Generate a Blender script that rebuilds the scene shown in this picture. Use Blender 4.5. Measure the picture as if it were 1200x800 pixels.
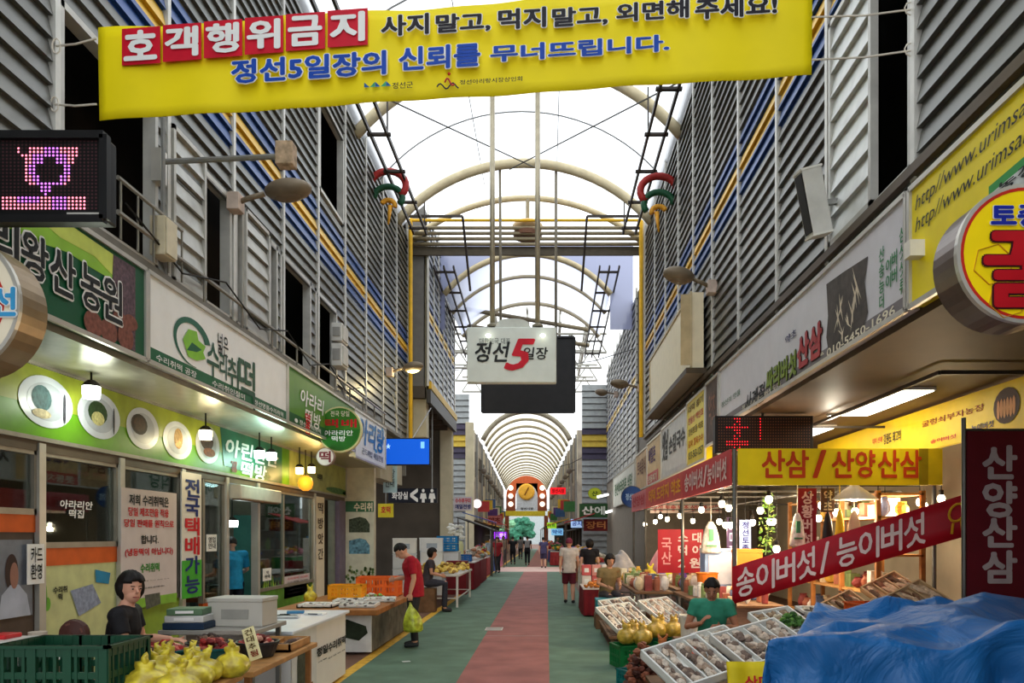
import bpy, math, random
from mathutils import Vector, Matrix
for o in list(bpy.data.objects): bpy.data.objects.remove(o)
random.seed(11)
S = bpy.context.scene
COL = S.collection
V = Vector
PI = math.pi

# ---------------------------------------------------------------- camera
F, CX, CY, EYE = 900.0, 640.0, 627.0, 1.75        # focal length and vanishing point in pixels of the 1200x800 frame
cam = bpy.data.cameras.new('camera')
cam.lens = 27.0; cam.sensor_width = 36.0
cam.shift_x = -(CX - 600) / 1200.0
cam.shift_y = (CY - 400) / 1200.0
cam.clip_end = 400
camo = bpy.data.objects.new('camera', cam)
camo.location = (0, 0, EYE); camo.rotation_euler = (PI / 2, 0, 0)
COL.objects.link(camo)
S.camera = camo

# ---------------------------------------------------------------- sky, exposure
W = bpy.data.worlds.new('overcast_sky'); S.world = W
W.use_nodes = True
bg = W.node_tree.nodes['Background']
bg.inputs[0].default_value = (0.93, 0.97, 1.0, 1); bg.inputs[1].default_value = 1.55
S.view_settings.view_transform = 'Standard'
try: S.view_settings.look = 'None'
except Exception: pass
S.view_settings.gamma = 1.0
S.view_settings.use_curve_mapping = False
S.view_settings.exposure = 0.62
S.cycles.use_denoising = True
S.cycles.max_bounces = 8
S.cycles.diffuse_bounces = 5
S.cycles.transmission_bounces = 6
S.cycles.transparent_max_bounces = 12
S.cycles.sample_clamp_indirect = 4.0
S.cycles.caustics_reflective = False
S.cycles.caustics_refractive = False

# ---------------------------------------------------------------- pixel -> place
def P(px, py, Y): return V(((px - CX) * Y / F, Y, EYE + (CY - py) * Y / F))
def PX(px, py, X): return P(px, py, X * F / (px - CX))
def PZ(px, py, Z): return P(px, py, (EYE - Z) * F / (py - CY))

# ---------------------------------------------------------------- materials
def lin(c):
    return tuple(((x / 255.0) / 12.92 if x / 255.0 <= 0.04045 else ((x / 255.0 + 0.055) / 1.055) ** 2.4) for x in c)
_M = {}
def M(c, rough=0.6, metal=0.0, var=0.12, scale=5.0, bump=0.0, emit=0.0, name=None):
    key = (tuple(c), rough, metal, var, scale, bump, emit)
    if key in _M: return _M[key]
    m = bpy.data.materials.new(name or 'mat_%d_%d_%d' % tuple(c)); m.use_nodes = True
    nt = m.node_tree; b = nt.nodes['Principled BSDF']
    r, g, bl = lin(c)
    b.inputs['Roughness'].default_value = rough; b.inputs['Metallic'].default_value = metal
    b.inputs['Specular IOR Level'].default_value = .22
    if emit:
        b.inputs['Base Color'].default_value = (r, g, bl, 1)
        b.inputs['Emission Color'].default_value = (r, g, bl, 1); b.inputs['Emission Strength'].default_value = emit
    tc = nt.nodes.new('ShaderNodeTexCoord'); nz = nt.nodes.new('ShaderNodeTexNoise')
    nz.inputs['Scale'].default_value = scale; nz.inputs['Detail'].default_value = 4
    nt.links.new(tc.outputs['Object'], nz.inputs['Vector'])
    rp = nt.nodes.new('ShaderNodeValToRGB')
    k0, k1 = 1 - var, 1 + var
    rp.color_ramp.elements[0].color = (r * k0, g * k0, bl * k0, 1); rp.color_ramp.elements[0].position = 0.3
    rp.color_ramp.elements[1].color = (min(1, r * k1), min(1, g * k1), min(1, bl * k1), 1); rp.color_ramp.elements[1].position = 0.7
    nt.links.new(nz.outputs['Fac'], rp.inputs['Fac'])
    if not emit: nt.links.new(rp.outputs['Color'], b.inputs['Base Color'])
    if bump:
        bp = nt.nodes.new('ShaderNodeBump'); bp.inputs['Strength'].default_value = bump; bp.inputs['Distance'].default_value = 0.02
        nt.links.new(nz.outputs['Fac'], bp.inputs['Height']); nt.links.new(bp.outputs['Normal'], b.inputs['Normal'])
    _M[key] = m
    return m
def banded(name, stops, rough=0.4, metal=0.3, axis=2, var=0.08):
    """paint bands by position along one axis: stops = [(coordinate, colour above it)]"""
    m = bpy.data.materials.new(name); m.use_nodes = True
    nt = m.node_tree; b = nt.nodes['Principled BSDF']
    b.inputs['Roughness'].default_value = rough; b.inputs['Metallic'].default_value = metal
    g = nt.nodes.new('ShaderNodeNewGeometry'); sx = nt.nodes.new('ShaderNodeSeparateXYZ')
    nt.links.new(g.outputs['Position'], sx.inputs[0])
    mr = nt.nodes.new('ShaderNodeMapRange')
    lo, hi = stops[0][0], stops[-1][0] + 0.5
    mr.inputs['From Min'].default_value = lo; mr.inputs['From Max'].default_value = hi
    nt.links.new(sx.outputs[axis], mr.inputs['Value'])
    rp = nt.nodes.new('ShaderNodeValToRGB'); cr = rp.color_ramp; cr.interpolation = 'CONSTANT'
    for i, (z, c) in enumerate(stops):
        t = (z - lo) / (hi - lo)
        e = cr.elements[i] if i < 2 else cr.elements.new(t)
        e.position = t; e.color = (*lin(c), 1)
    nt.links.new(mr.outputs[0], rp.inputs['Fac'])
    nz = nt.nodes.new('ShaderNodeTexNoise'); nz.inputs['Scale'].default_value = 1.3; nz.inputs['Detail'].default_value = 5
    nt.links.new(g.outputs['Position'], nz.inputs['Vector'])
    mx = nt.nodes.new('ShaderNodeMix'); mx.data_type = 'RGBA'; mx.blend_type = 'MULTIPLY'
    mx.inputs['Factor'].default_value = 1.0
    r2 = nt.nodes.new('ShaderNodeValToRGB')
    r2.color_ramp.elements[0].color = (1 - 3 * var,) * 3 + (1,); r2.color_ramp.elements[0].position = 0.3
    r2.color_ramp.elements[1].color = (1, 1, 1, 1); r2.color_ramp.elements[1].position = 0.65
    nt.links.new(nz.outputs['Fac'], r2.inputs['Fac'])
    nt.links.new(rp.outputs['Color'], mx.inputs['A']); nt.links.new(r2.outputs['Color'], mx.inputs['B'])
    nt.links.new(mx.outputs['Result'], b.inputs['Base Color'])
    return m
def membrane(name, c, transp=0.12):
    m = bpy.data.materials.new(name); m.use_nodes = True
    nt = m.node_tree; nt.nodes.remove(nt.nodes['Principled BSDF']); out = nt.nodes['Material Output']
    t = nt.nodes.new('ShaderNodeBsdfTranslucent'); t.inputs[0].default_value = (*lin(c), 1)
    d = nt.nodes.new('ShaderNodeBsdfTransparent'); mx = nt.nodes.new('ShaderNodeMixShader'); mx.inputs[0].default_value = transp
    nt.links.new(t.outputs[0], mx.inputs[1]); nt.links.new(d.outputs[0], mx.inputs[2]); nt.links.new(mx.outputs[0], out.inputs[0])
    return m
def glass(name, tint=(0.75, 0.85, 0.82), gloss=0.05, rough=0.02):
    m = bpy.data.materials.new(name); m.use_nodes = True
    nt = m.node_tree; nt.nodes.remove(nt.nodes['Principled BSDF']); out = nt.nodes['Material Output']
    t = nt.nodes.new('ShaderNodeBsdfTransparent'); t.inputs[0].default_value = (*tint, 1)
    d = nt.nodes.new('ShaderNodeBsdfGlossy'); d.inputs['Roughness'].default_value = rough
    fr = nt.nodes.new('ShaderNodeFresnel'); fr.inputs[0].default_value = 1.45
    mth = nt.nodes.new('ShaderNodeMath'); mth.operation = 'MULTIPLY_ADD'; mth.inputs[1].default_value = 0.8; mth.inputs[2].default_value = gloss
    nt.links.new(fr.outputs[0], mth.inputs[0])
    mx = nt.nodes.new('ShaderNodeMixShader')
    nt.links.new(mth.outputs[0], mx.inputs[0]); nt.links.new(t.outputs[0], mx.inputs[1]); nt.links.new(d.outputs[0], mx.inputs[2])
    nt.links.new(mx.outputs[0], out.inputs[0])
    return m

# ---------------------------------------------------------------- mesh builder
def rotm(rx=0, ry=0, rz=0):
    return Matrix.Rotation(rz, 4, 'Z') @ Matrix.Rotation(ry, 4, 'Y') @ Matrix.Rotation(rx, 4, 'X')
class MB:
    def __init__(s): s.v = []; s.f = []; s.m = []; s.mi = 0
    def add(s, vs, fs):
        b = len(s.v); s.v += [V(x) for x in vs]
        for f in fs: s.f.append([b + i for i in f]); s.m.append(s.mi)
        return s
    def mat(s, i): s.mi = i; return s
    def box(s, c, d, r=None):
        hx, hy, hz = d[0] / 2, d[1] / 2, d[2] / 2
        vs = [V((x, y, z)) for z in (-hz, hz) for y in (-hy, hy) for x in (-hx, hx)]
        if r is not None: vs = [r @ v for v in vs]
        c = V(c)
        return s.add([v + c for v in vs], [(0, 2, 3, 1), (4, 5, 7, 6), (0, 1, 5, 4), (2, 6, 7, 3), (0, 4, 6, 2), (1, 3, 7, 5)])
    def box2(s, a, b):
        a, b = V(a), V(b)
        return s.box((a + b) / 2, (abs(b.x - a.x), abs(b.y - a.y), abs(b.z - a.z)))
    def hexa(s, bot, top):
        return s.add(list(bot) + list(top), [(3, 2, 1, 0), (4, 5, 6, 7)] + [(i, (i + 1) % 4, 4 + (i + 1) % 4, 4 + i) for i in range(4)])
    def bar(s, a, b, w, h=None, up=(0, 0, 1)):
        a, b = V(a), V(b); h = h or w
        d = (b - a).normalized(); u = V(up)
        if abs(d.dot(u)) > 0.98: u = V((0, 1, 0))
        x = d.cross(u).normalized() * (w / 2); y = x.normalized().cross(d).normalized() * (h / 2)
        return s.hexa([a - x - y, a + x - y, a + x + y, a - x + y], [b - x - y, b + x - y, b + x + y, b - x + y])
    def tube(s, pts, r, n=8, closed=False):
        pts = [V(p) for p in pts]; k = len(pts)
        rs = r if isinstance(r, (list, tuple)) else [r] * k
        rings = []; u = None
        for i in range(k):
            if closed: d = pts[(i + 1) % k] - pts[i - 1]
            else: d = pts[min(i + 1, k - 1)] - pts[max(i - 1, 0)]
            d.normalize()
            if u is None:
                u = V((0, 0, 1)) if abs(d.z) < 0.9 else V((1, 0, 0))
            u = (u - d * u.dot(d)).normalized(); w = d.cross(u)
            rings.append([pts[i] + (u * math.cos(2 * PI * j / n) + w * math.sin(2 * PI * j / n)) * rs[i] for j in range(n)])
        vs = [p for rg in rings for p in rg]; fs = []
        for i in range(k if closed else k - 1):
            a, b = i * n, ((i + 1) % k) * n
            fs += [(a + j, a + (j + 1) % n, b + (j + 1) % n, b + j) for j in range(n)]
        if not closed: fs += [tuple(range(n - 1, -1, -1)), tuple(range((k - 1) * n, k * n))]
        return s.add(vs, fs)
    def lathe(s, prof, c=(0, 0, 0), n=16, r=None, sx=1, sy=1):
        c = V(c); vs = []
        for (rad, z) in prof:
            for j in range(n):
                v = V((rad * sx * math.cos(2 * PI * j / n), rad * sy * math.sin(2 * PI * j / n), z))
                vs.append((r @ v if r is not None else v) + c)
        k = len(prof); fs = []
        for i in range(k - 1):
            fs += [(i * n + j, i * n + (j + 1) % n, (i + 1) * n + (j + 1) % n, (i + 1) * n + j) for j in range(n)]
        if prof[0][0] > 1e-5: fs.append(tuple(range(n - 1, -1, -1)))
        if prof[-1][0] > 1e-5: fs.append(tuple(range((k - 1) * n, k * n)))
        return s.add(vs, fs)
    def sph(s, c, rx, ry=None, rz=None, n=10, k=7, jit=0.0, r=None):
        ry = ry or rx; rz = rz or rx; c = V(c); vs = []; fs = []
        for i in range(k + 1):
            t = PI * i / k
            for j in range(n):
                a = 2 * PI * j / n; q = 1 + (random.uniform(-jit, jit) if 0 < i < k else 0)
                v = V((rx * math.sin(t) * math.cos(a) * q, ry * math.sin(t) * math.sin(a) * q, -rz * math.cos(t) * q))
                vs.append((r @ v if r is not None else v) + c)
        for i in range(k):
            fs += [(i * n + j, i * n + (j + 1) % n, (i + 1) * n + (j + 1) % n, (i + 1) * n + j) for j in range(n)]
        return s.add(vs, fs)
    def quad(s, a, b, c, d): return s.add([a, b, c, d], [(0, 1, 2, 3)])
    def poly(s, pts): return s.add(pts, [tuple(range(len(pts)))])
    def prism(s, pts, d):
        pts = [V(p) for p in pts]; d = V(d); n = len(pts)
        return s.add(pts + [p + d for p in pts], [tuple(range(n - 1, -1, -1)), tuple(range(n, 2 * n))] + [(i, (i + 1) % n, n + (i + 1) % n, n + i) for i in range(n)])
    def grid(s, fn, nu, nv, both=0.0):
        vs = [V(fn(i / nu, j / nv)) for j in range(nv + 1) for i in range(nu + 1)]
        fs = [(j * (nu + 1) + i, j * (nu + 1) + i + 1, (j + 1) * (nu + 1) + i + 1, (j + 1) * (nu + 1) + i) for j in range(nv) for i in range(nu)]
        return s.add(vs, fs)
    def build(s, name, mats, parent=None, smooth=False, at=None, bevel=0, solid=0, auto=None):
        if not isinstance(mats, (list, tuple)): mats = [mats]
        me = bpy.data.meshes.new(name)
        if parent is not None: off = wloc(parent)
        elif at is not None: off = V(at)
        else:
            xs = [v.x for v in s.v]; ys = [v.y for v in s.v]; zs = [v.z for v in s.v]
            off = V(((min(xs) + max(xs)) / 2, (min(ys) + max(ys)) / 2, min(zs)))
        me.from_pydata([v - off for v in s.v], [], s.f)
        for m in mats: me.materials.append(m)
        me.polygons.foreach_set('material_index', s.m)
        if smooth: me.polygons.foreach_set('use_smooth', [True] * len(s.f))
        me.update()
        o = bpy.data.objects.new(name, me); COL.objects.link(o)
        if parent is not None: o.parent = parent
        else: o.location = off
        if solid:
            k = o.modifiers.new('thickness', 'SOLIDIFY'); k.thickness = solid
        if bevel:
            k = o.modifiers.new('bevel', 'BEVEL'); k.width = bevel; k.segments = 2; k.limit_method = 'ANGLE'
        return o
def wloc(o):
    p = V(o.location)
    while o.parent is not None:
        o = o.parent; p += V(o.location)
    return p
def tag(o, label, cat, group=None, kind=None):
    o['label'] = label; o['category'] = cat
    if group: o['group'] = group
    if kind: o['kind'] = kind
    return o
def thing(name, label, cat, loc=(0, 0, 0), group=None):
    o = bpy.data.objects.new(name, None); COL.objects.link(o)
    o.location = V(loc); o.empty_display_size = 0.1
    return tag(o, label, cat, group)
def struct(o):
    o['kind'] = 'structure'; return o
def copy_tree(o, loc=None, rz=None, label=None, parent=None, scale=None):
    c = o.copy(); COL.objects.link(c)
    if parent is not None: c.parent = parent
    if loc is not None: c.location = V(loc)
    if rz is not None: c.rotation_euler = (0, 0, rz)
    if scale is not None: c.scale = scale
    if label: c['label'] = label
    for ch in list(o.children): copy_tree(ch, parent=c)
    return c

# ---------------------------------------------------------------- flat faces that carry lettering
_TC = None
def text_mesh(body, bold=0.0, shear=0.0, line=1.0, align='CENTER', res=2):
    global _TC
    if _TC is None:
        cu = bpy.data.curves.new('t', 'FONT'); _TC = (cu, bpy.data.objects.new('t', cu))
    cu, o = _TC
    cu.body = body; cu.size = 1.0; cu.offset = bold
    cu.resolution_u = res; cu.shear = shear; cu.space_line = line; cu.align_x = align
    me = bpy.data.meshes.new_from_object(o)
    vs = [V(v.co) for v in me.vertices]; fs = [tuple(p.vertices) for p in me.polygons]
    bpy.data.meshes.remove(me)
    return vs, fs
class Face:
    """a plane patch: o + r*a + u*b, normal towards the reader"""
    def __init__(s, o, r, u): s.o, s.r, s.u = V(o), V(r), V(u); s.n = s.r.cross(s.u).normalized()
    def p(s, a, b, d=0.0): return s.o + s.r * a + s.u * b + s.n * d
    def ab(s, px, py):
        d = P(px, py, 1.0) - V((0, 0, EYE)); c = V((0, 0, EYE))
        t = (s.o - c).dot(s.n) / d.dot(s.n); q = c + d * t - s.o
        rr, uu, ru = s.r.dot(s.r), s.u.dot(s.u), s.r.dot(s.u); qr, qu = q.dot(s.r), q.dot(s.u)
        det = rr * uu - ru * ru
        return (qr * uu - qu * ru) / det, (qu * rr - qr * ru) / det
    def text(s, body, a0, b0, a1, b1, mat, parent, bold=0.02, d=0.006, name='lettering', edge=None, edge_w=0.05, shear=0.0, line=1.0, rot=0.0, align='CENTER'):
        mb = MB(); mats = [mat]
        vs, fs = text_mesh(body, 0.0, shear, line, align); bold *= .62
        x0 = min(v.x for v in vs); x1 = max(v.x for v in vs); y0 = min(v.y for v in vs); y1 = max(v.y for v in vs)
        def mp(v, dd):
            ta = (v.x - x0) / max(1e-6, x1 - x0); tb = (v.y - y0) / max(1e-6, y1 - y0)
            if rot:
                ca, sa = math.cos(rot), math.sin(rot); qa, qb = ta - .5, tb - .5
                ta, tb = .5 + qa * ca - qb * sa, .5 + qa * sa + qb * ca
            return s.p(a0 + (a1 - a0) * ta, b0 + (b1 - b0) * tb, dd)
        if edge is not None:
            for k in range(12):
                q = V((math.cos(k * PI / 6), math.sin(k * PI / 6), 0)) * (bold + edge_w * .8); mb.mat(1).add([mp(v + q, d + .0003 * k) for v in vs], fs)
            mats.append(edge); d += .0045
        mb.mat(0).add([mp(v, d) for v in vs], fs)
        if bold > .004:
            n = 8 if bold > .02 else 4
            for k in range(n):
                q = V((math.cos(k * 2 * PI / n), math.sin(k * 2 * PI / n), 0)) * bold; mb.add([mp(v + q, d + .0004 * (k + 1)) for v in vs], fs)
        return mb.build(name, mats, parent)
    def tpx(s, body, p0, p1, mat, parent, **k):
        a0, b0 = s.ab(*p0); a1, b1 = s.ab(*p1)
        return s.text(body, a0, b0, a1, b1, mat, parent, **k)
    def shape(s, pts, mat, parent, d=0.004, name='printed_panel', th=0):
        return MB().poly([s.p(a, b, d) for a, b in pts]).build(name, mat, parent)
    def rect(s, a0, b0, a1, b1, mat, parent, d=0.004, name='printed_panel'):
        return s.shape([(a0, b0), (a1, b0), (a1, b1), (a0, b1)], mat, parent, d, name)
    def ell(s, a, b, ra, rb, d=0.005, n=24, a0=0, a1=2 * PI):
        return [s.p(a + ra * math.cos(a0 + (a1 - a0) * i / n), b + rb * math.sin(a0 + (a1 - a0) * i / n), d) for i in range(n)]
    def disc(s, a, b, ra, rb, mat, parent, d=0.005, name='printed_panel', n=24):
        return MB().poly(s.ell(a, b, ra, rb, d, n)).build(name, mat, parent)
def slab(face, th, name, mat, parent=None, bevel=0):
    """solid board behind a Face"""
    f = face
    return MB().prism([f.p(0, 0, -th), f.p(1, 0, -th), f.p(1, 1, -th), f.p(0, 1, -th)], f.n * th).build(name, mat, parent, bevel=bevel)
def left_face(X, Y0, Y1, Z0, Z1): return Face((X, Y0, Z0), (0, Y1 - Y0, 0), (0, 0, Z1 - Z0))
def right_face(X, Y0, Y1, Z0, Z1): return Face((X, Y1, Z0), (0, Y0 - Y1, 0), (0, 0, Z1 - Z0))
def front_face(Y, X0, X1, Z0, Z1): return Face((X0, Y, Z0), (X1 - X0, 0, 0), (0, 0, Z1 - Z0))
def front_px(Y, x0, y0, x1, y1):
    """front facing rectangle from pixel corners (x0,y0 top) (x1,y1 bottom)"""
    a, b = P(x0, y1, Y), P(x1, y0, Y)
    return front_face(Y, a.x, b.x, a.z, b.z)
def lamp(loc, e, c=(255, 230, 190), r=0.08, parent=None, name='lamp_light'):
    l = bpy.data.lights.new(name, 'POINT'); l.energy = e; l.color = lin(c); l.shadow_soft_size = r
    o = bpy.data.objects.new(name, l); COL.objects.link(o)
    if parent is not None: o.parent = parent; o.location = V(loc) - wloc(parent)
    else: o.location = V(loc)
    return o
XL, XR, XC = -4.1, 2.9, -0.6       # street walls and the line midway
SL, SR = -5.06, 4.95               # recessed shopfronts under the fascias

# ================================================================ GROUND
GREEN = M((84, 108, 90), 0.75, var=0.22, scale=2.2, bump=0.15)
REDP = M((142, 88, 82), 0.75, var=0.2, scale=2.0, bump=0.15)
YEL = M((205, 160, 55), 0.7, var=0.25, scale=9)
PAVE = M((112, 84, 72), 0.8, var=0.3, scale=3)
PALE = M((190, 160, 150), 0.75, var=0.15, scale=2)
g = MB()
def strip(i, x0, x1, y0, y1):
    g.mat(i).quad((x0, y0, 0), (x1, y0, 0), (x1, y1, 0), (x0, y1, 0))
for (y0, y1) in ((-8, 37), (42.5, 100)):
    strip(3, -30, -2.60, y0, y1); strip(2, -2.60, -2.45, y0, y1); strip(0, -2.45, -1.07, y0, y1); strip(1, -1.07, 0.04, y0, y1)
    strip(0, 0.04, 1.0, y0, y1); strip(3, 1.0, 30, y0, y1)
strip(3, -30, -2.60, 37, 42.5); strip(4, -2.60, 1.0, 37, 42.5); strip(3, 1.0, 30, 37, 42.5)
strip(3, -60, 60, 100, 160)
struct(g.build('floor', [GREEN, REDP, YEL, PAVE, PALE], at=(0, 0, 0)))
c = PZ(579, 737, 0)
t = MB().box((c.x, c.y, 0.006), (0.32, 0.42, 0.012)).mat(1)
for k in range(6): t.box((c.x, c.y - 0.16 + k * 0.064, 0.013), (0.28, 0.022, 0.004))
tag(t.build('drain_cover', [M((178, 172, 165), 0.5), M((140, 136, 130), 0.5)], bevel=0.003), 'pale square drain cover set in the red centre strip', 'drain cover')
c = PZ(476, 775, 0)
tag(MB().box((c.x, c.y, 0.003), (0.11, 0.07, 0.006), rotm(rz=.4)).build('paper_scrap', M((190, 195, 190))), 'scrap of pale paper lying on the green paving', 'litter')
c = PZ(612, 745, 0)
struct(MB().box((-0.5, c.y, 0.002), (1.1, 0.05, 0.004)).build('trim_1', M((150, 120, 112), 0.7)))

# ================================================================ UPPER LOUVRE WALLS
GREY = (106, 106, 100)
STEEL = banded('louvre_paint', [(0, GREY), (6.72, (30, 74, 140)), (7.02, (232, 184, 40)), (7.33, (30, 74, 140)), (7.66, GREY)], rough=0.38, metal=0.35)
ENDS = M((205, 205, 200), 0.45, 0.2)
POLE = M((206, 204, 196), 0.4, 0.3, var=0.1)
DARK = M((30, 24, 20), 0.9)
def louvre(name, s, X, Y0, Y1, Z0, Z1, poles, holes, slat=0.19, mat=None):
    mb = MB(); rows = int((Z1 - Z0) / slat)
    cuts = [Y0] + [p for p in poles if Y0 < p < Y1] + [Y1]
    for k in range(rows):
        z0 = Z0 + k * slat; z1 = z0 + slat; zc = (z0 + z1) / 2
        for a, b in zip(cuts[:-1], cuts[1:]):
            segs = [(a + 0.05, b - 0.05)]
            for (h0, h1, hz0, hz1) in holes:
                if hz0 < zc < hz1:
                    n = []
                    for (p, q) in segs:
                        if h1 <= p or h0 >= q: n.append((p, q)); continue
                        if h0 > p: n.append((p, h0))
                        if h1 < q: n.append((h1, q))
                    segs = n
            for (p, q) in segs:
                if q - p < 0.05: continue
                o, i = X + s * 0.05, X + s * 0.005
                A = [(o, p, z0), (o, q, z0), (i, q, z1), (i, p, z1), (i, p, z0), (i, q, z0)]
                mb.mat(0)
                if s > 0: mb.add(A, [(0, 1, 2, 3), (4, 5, 1, 0)])
                else: mb.add(A, [(3, 2, 1, 0), (0, 1, 5, 4)])
                mb.mat(1).add(A, [(0, 3, 4), (1, 5, 2)])
    return struct(mb.build(name, [mat or STEEL, ENDS], at=(X, Y0, Z0)))
tn = [1]
def trim(mb, mat, **k):
    tn[0] += 1; return struct(mb.build('trim_%d' % tn[0], mat, **k))
def pole(s, X, y, z0, z1, w=0.07, mat=None):
    trim(MB().box2((X + s * 0.0, y - w / 2, z0), (X + s * 0.06, y + w / 2, z1)), mat or POLE)
PL = [4.6, 6.36, 8.24, 9.97, 11.86, 13.67, 15.5, 17.3, 19.1, 20.85, 22.6]
PR = [2.4, 4.2, 5.96, 7.8, 9.5, 11.4, 13.2, 14.9, 16.6, 18.4, 20.2, 22.2]
ZB, ZT = 4.5, 10.75
HL = [(6.4, 8.02, 4.5, 6.24), (9.1, 9.9, 4.5, 6.1), (10.02, 10.3, 4.5, 6.1), (11.25, 11.6, 4.5, 6.1), (11.72, 13.25, 4.5, 6.1), (13.5, 14.9, 4.5, 6.1), (13.75, 15.4, 7.95, 9.7), (4.7, 6.2, 8.0, 9.8)]
HR = [(6.0, 6.55, 4.75, 6.9), (6.55, 7.7, 4.6, 6.9)]
louvre('wall_left', 1, XL, 3.0, 22.6, ZB, ZT, PL, HL)
louvre('wall_right', -1, XR, 2.4, 22.2, ZB, ZT, PR, HR)
for y in PL: pole(1, XL, y, ZB, ZT)
for y in PR: pole(-1, XR, y, ZB, ZT)
# rooms behind the openings, floors and the wall mass
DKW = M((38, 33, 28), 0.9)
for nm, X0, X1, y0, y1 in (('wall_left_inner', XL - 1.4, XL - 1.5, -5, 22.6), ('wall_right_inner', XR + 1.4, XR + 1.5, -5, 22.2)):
    struct(MB().box2((X0, y0, 3.6), (X1, y1, ZT)).build(nm, DKW))  # dark backing colour stands for the shade inside the openings
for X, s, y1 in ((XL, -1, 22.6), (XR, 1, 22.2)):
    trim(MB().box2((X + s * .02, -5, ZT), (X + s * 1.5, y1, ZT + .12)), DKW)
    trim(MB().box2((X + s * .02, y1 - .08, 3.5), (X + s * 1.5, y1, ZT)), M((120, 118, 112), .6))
    # plain wall behind the viewer
    trim(MB().box2((X, -5, 3.5), (X + s * .1, 2.6 if s > 0 else 3.0, ZT)), M((120, 121, 117), .5))
# window frames and sliding louvre shutters
FR = M((186, 184, 176), 0.4, 0.3)
wn = [0]
def opening(s, X, y0, y1, z0, z1):
    wn[0] += 1
    mb = MB()
    for (a, b) in (((y0, z0), (y0 + .06, z1)), ((y1 - .06, z0), (y1, z1)), ((y0, z0), (y1, z0 + .06)), ((y0, z1 - .06), (y1, z1))):
        mb.box2((X - s * .08, a[0], a[1]), (X + s * .05, b[0], b[1]))
    w = struct(mb.build('window_%d' % wn[0], FR))
    return w
for h in HL: opening(1, XL, *h)
opening(-1, XR, 6.0, 7.7, 4.6, 6.9)
def shutter(s, X, y0, y1, z0, z1, c=(178, 178, 172)):
    wn[0] += 1
    r = struct(MB().box2((X - s * .02, y0, z0), (X + s * .05, y0 + .05, z1)).box2((X - s * .02, y1 - .05, z0), (X + s * .05, y1, z1)).box2((X - s * .02, y0, z1 - .05), (X + s * .05, y1, z1)).box2((X - s * .02, y0, z0), (X + s * .05, y1, z0 + .05)).build('window_%d' % wn[0], FR))
    m = MB(); n = max(2, int((z1 - z0 - .1) / .22))
    for k in range(n):
        a = z0 + .05 + k * (z1 - z0 - .1) / n; b = a + (z1 - z0 - .1) / n
        o, i = X + s * .045, X - s * .0
        q = [(o, y0 + .05, a), (o, y1 - .05, a), (i, y1 - .05, b), (i, y0 + .05, b)]
        m.add(q if s > 0 else q[::-1], [(0, 1, 2, 3)])
        q = [(i, y0 + .05, a), (i, y1 - .05, a), (o, y1 - .05, a), (o, y0 + .05, a)]
        m.add(q if s > 0 else q[::-1], [(0, 1, 2, 3)])
    m.build('shutter_panel', M(c, .4, .3), r)
shutter(1, XL + .03, 8.3, 9.1, 4.5, 6.2)
shutter(1, XL + .03, 10.3, 11.2, 4.5, 6.15)
shutter(-1, XR - .03, 6.68, 7.68, 4.62, 6.85, (205, 207, 202))
# ledge strips that carry the shop fascias
LEDGE = M((120, 116, 106), .5, .3)
trim(MB().box2((XL - .1, 3, 4.42), (XL + .1, 22.6, 4.5)), LEDGE)
trim(MB().box2((XR - .10, 2.4, 4.52), (XR + .1, 22.2, 4.6)).box2((XR - .02, 2.4, 4.40), (XR + .1, 22.2, 4.52)), [M((96, 84, 70), .5, .3)])
# yellow-striped strip below the wall foot on the far half is a pipe
# ================================================================ LOWER BUILDING, LEFT
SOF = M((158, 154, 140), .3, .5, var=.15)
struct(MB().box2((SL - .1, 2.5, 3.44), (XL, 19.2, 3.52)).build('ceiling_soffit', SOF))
struct(MB().box2((-8.5, 2.5, 3.4), (SL, 19.2, 3.5)).build('ceiling_shop', M((120, 116, 105), .8)))
struct(MB().box2((-8.6, 2.5, 0), (-8.5, 19.2, 3.5)).build('wall_shop_back', M((96, 88, 74), .8, scale=1.5)))
struct(MB().box2((-8.6, 2.4, 0), (SL, 2.5, 3.5)).build('wall_shop_near', M((70, 60, 50), .8)))
struct(MB().box2((-8.6, 9.55, 0), (SL - .3, 9.65, 3.5)).build('wall_shop_party', M((150, 140, 120), .8)))
struct(MB().box2((-8.6, 19.2, 0), (XL - .2, 19.4, 3.5)).build('wall_shop_end', M((196, 188, 164), .8)))
struct(MB().box2((XL - .6, 19.45, 3.2), (XL - .1, 22.4, 10.7)).build('wall_alley_end', M((176, 168, 146), .8, scale=1.2)))
# ================================================================ LOWER BUILDING, RIGHT
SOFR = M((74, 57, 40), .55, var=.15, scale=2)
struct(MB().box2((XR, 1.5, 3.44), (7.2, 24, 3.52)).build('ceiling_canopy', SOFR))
struct(MB().box2((6.6, 1.5, 0), (6.7, 24, 3.5)).build('wall_stall_back', M((184, 172, 150), .8, scale=1.5)))
struct(MB().box2((2.95, 24, 0), (6.7, 24.1, 3.5)).build('wall_stall_end', M((190, 180, 164), .8)))
struct(MB().box2((XR, 1.3, 0), (7.2, 1.5, 3.5)).build('wall_stall_near', M((90, 80, 66), .8)))

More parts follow.
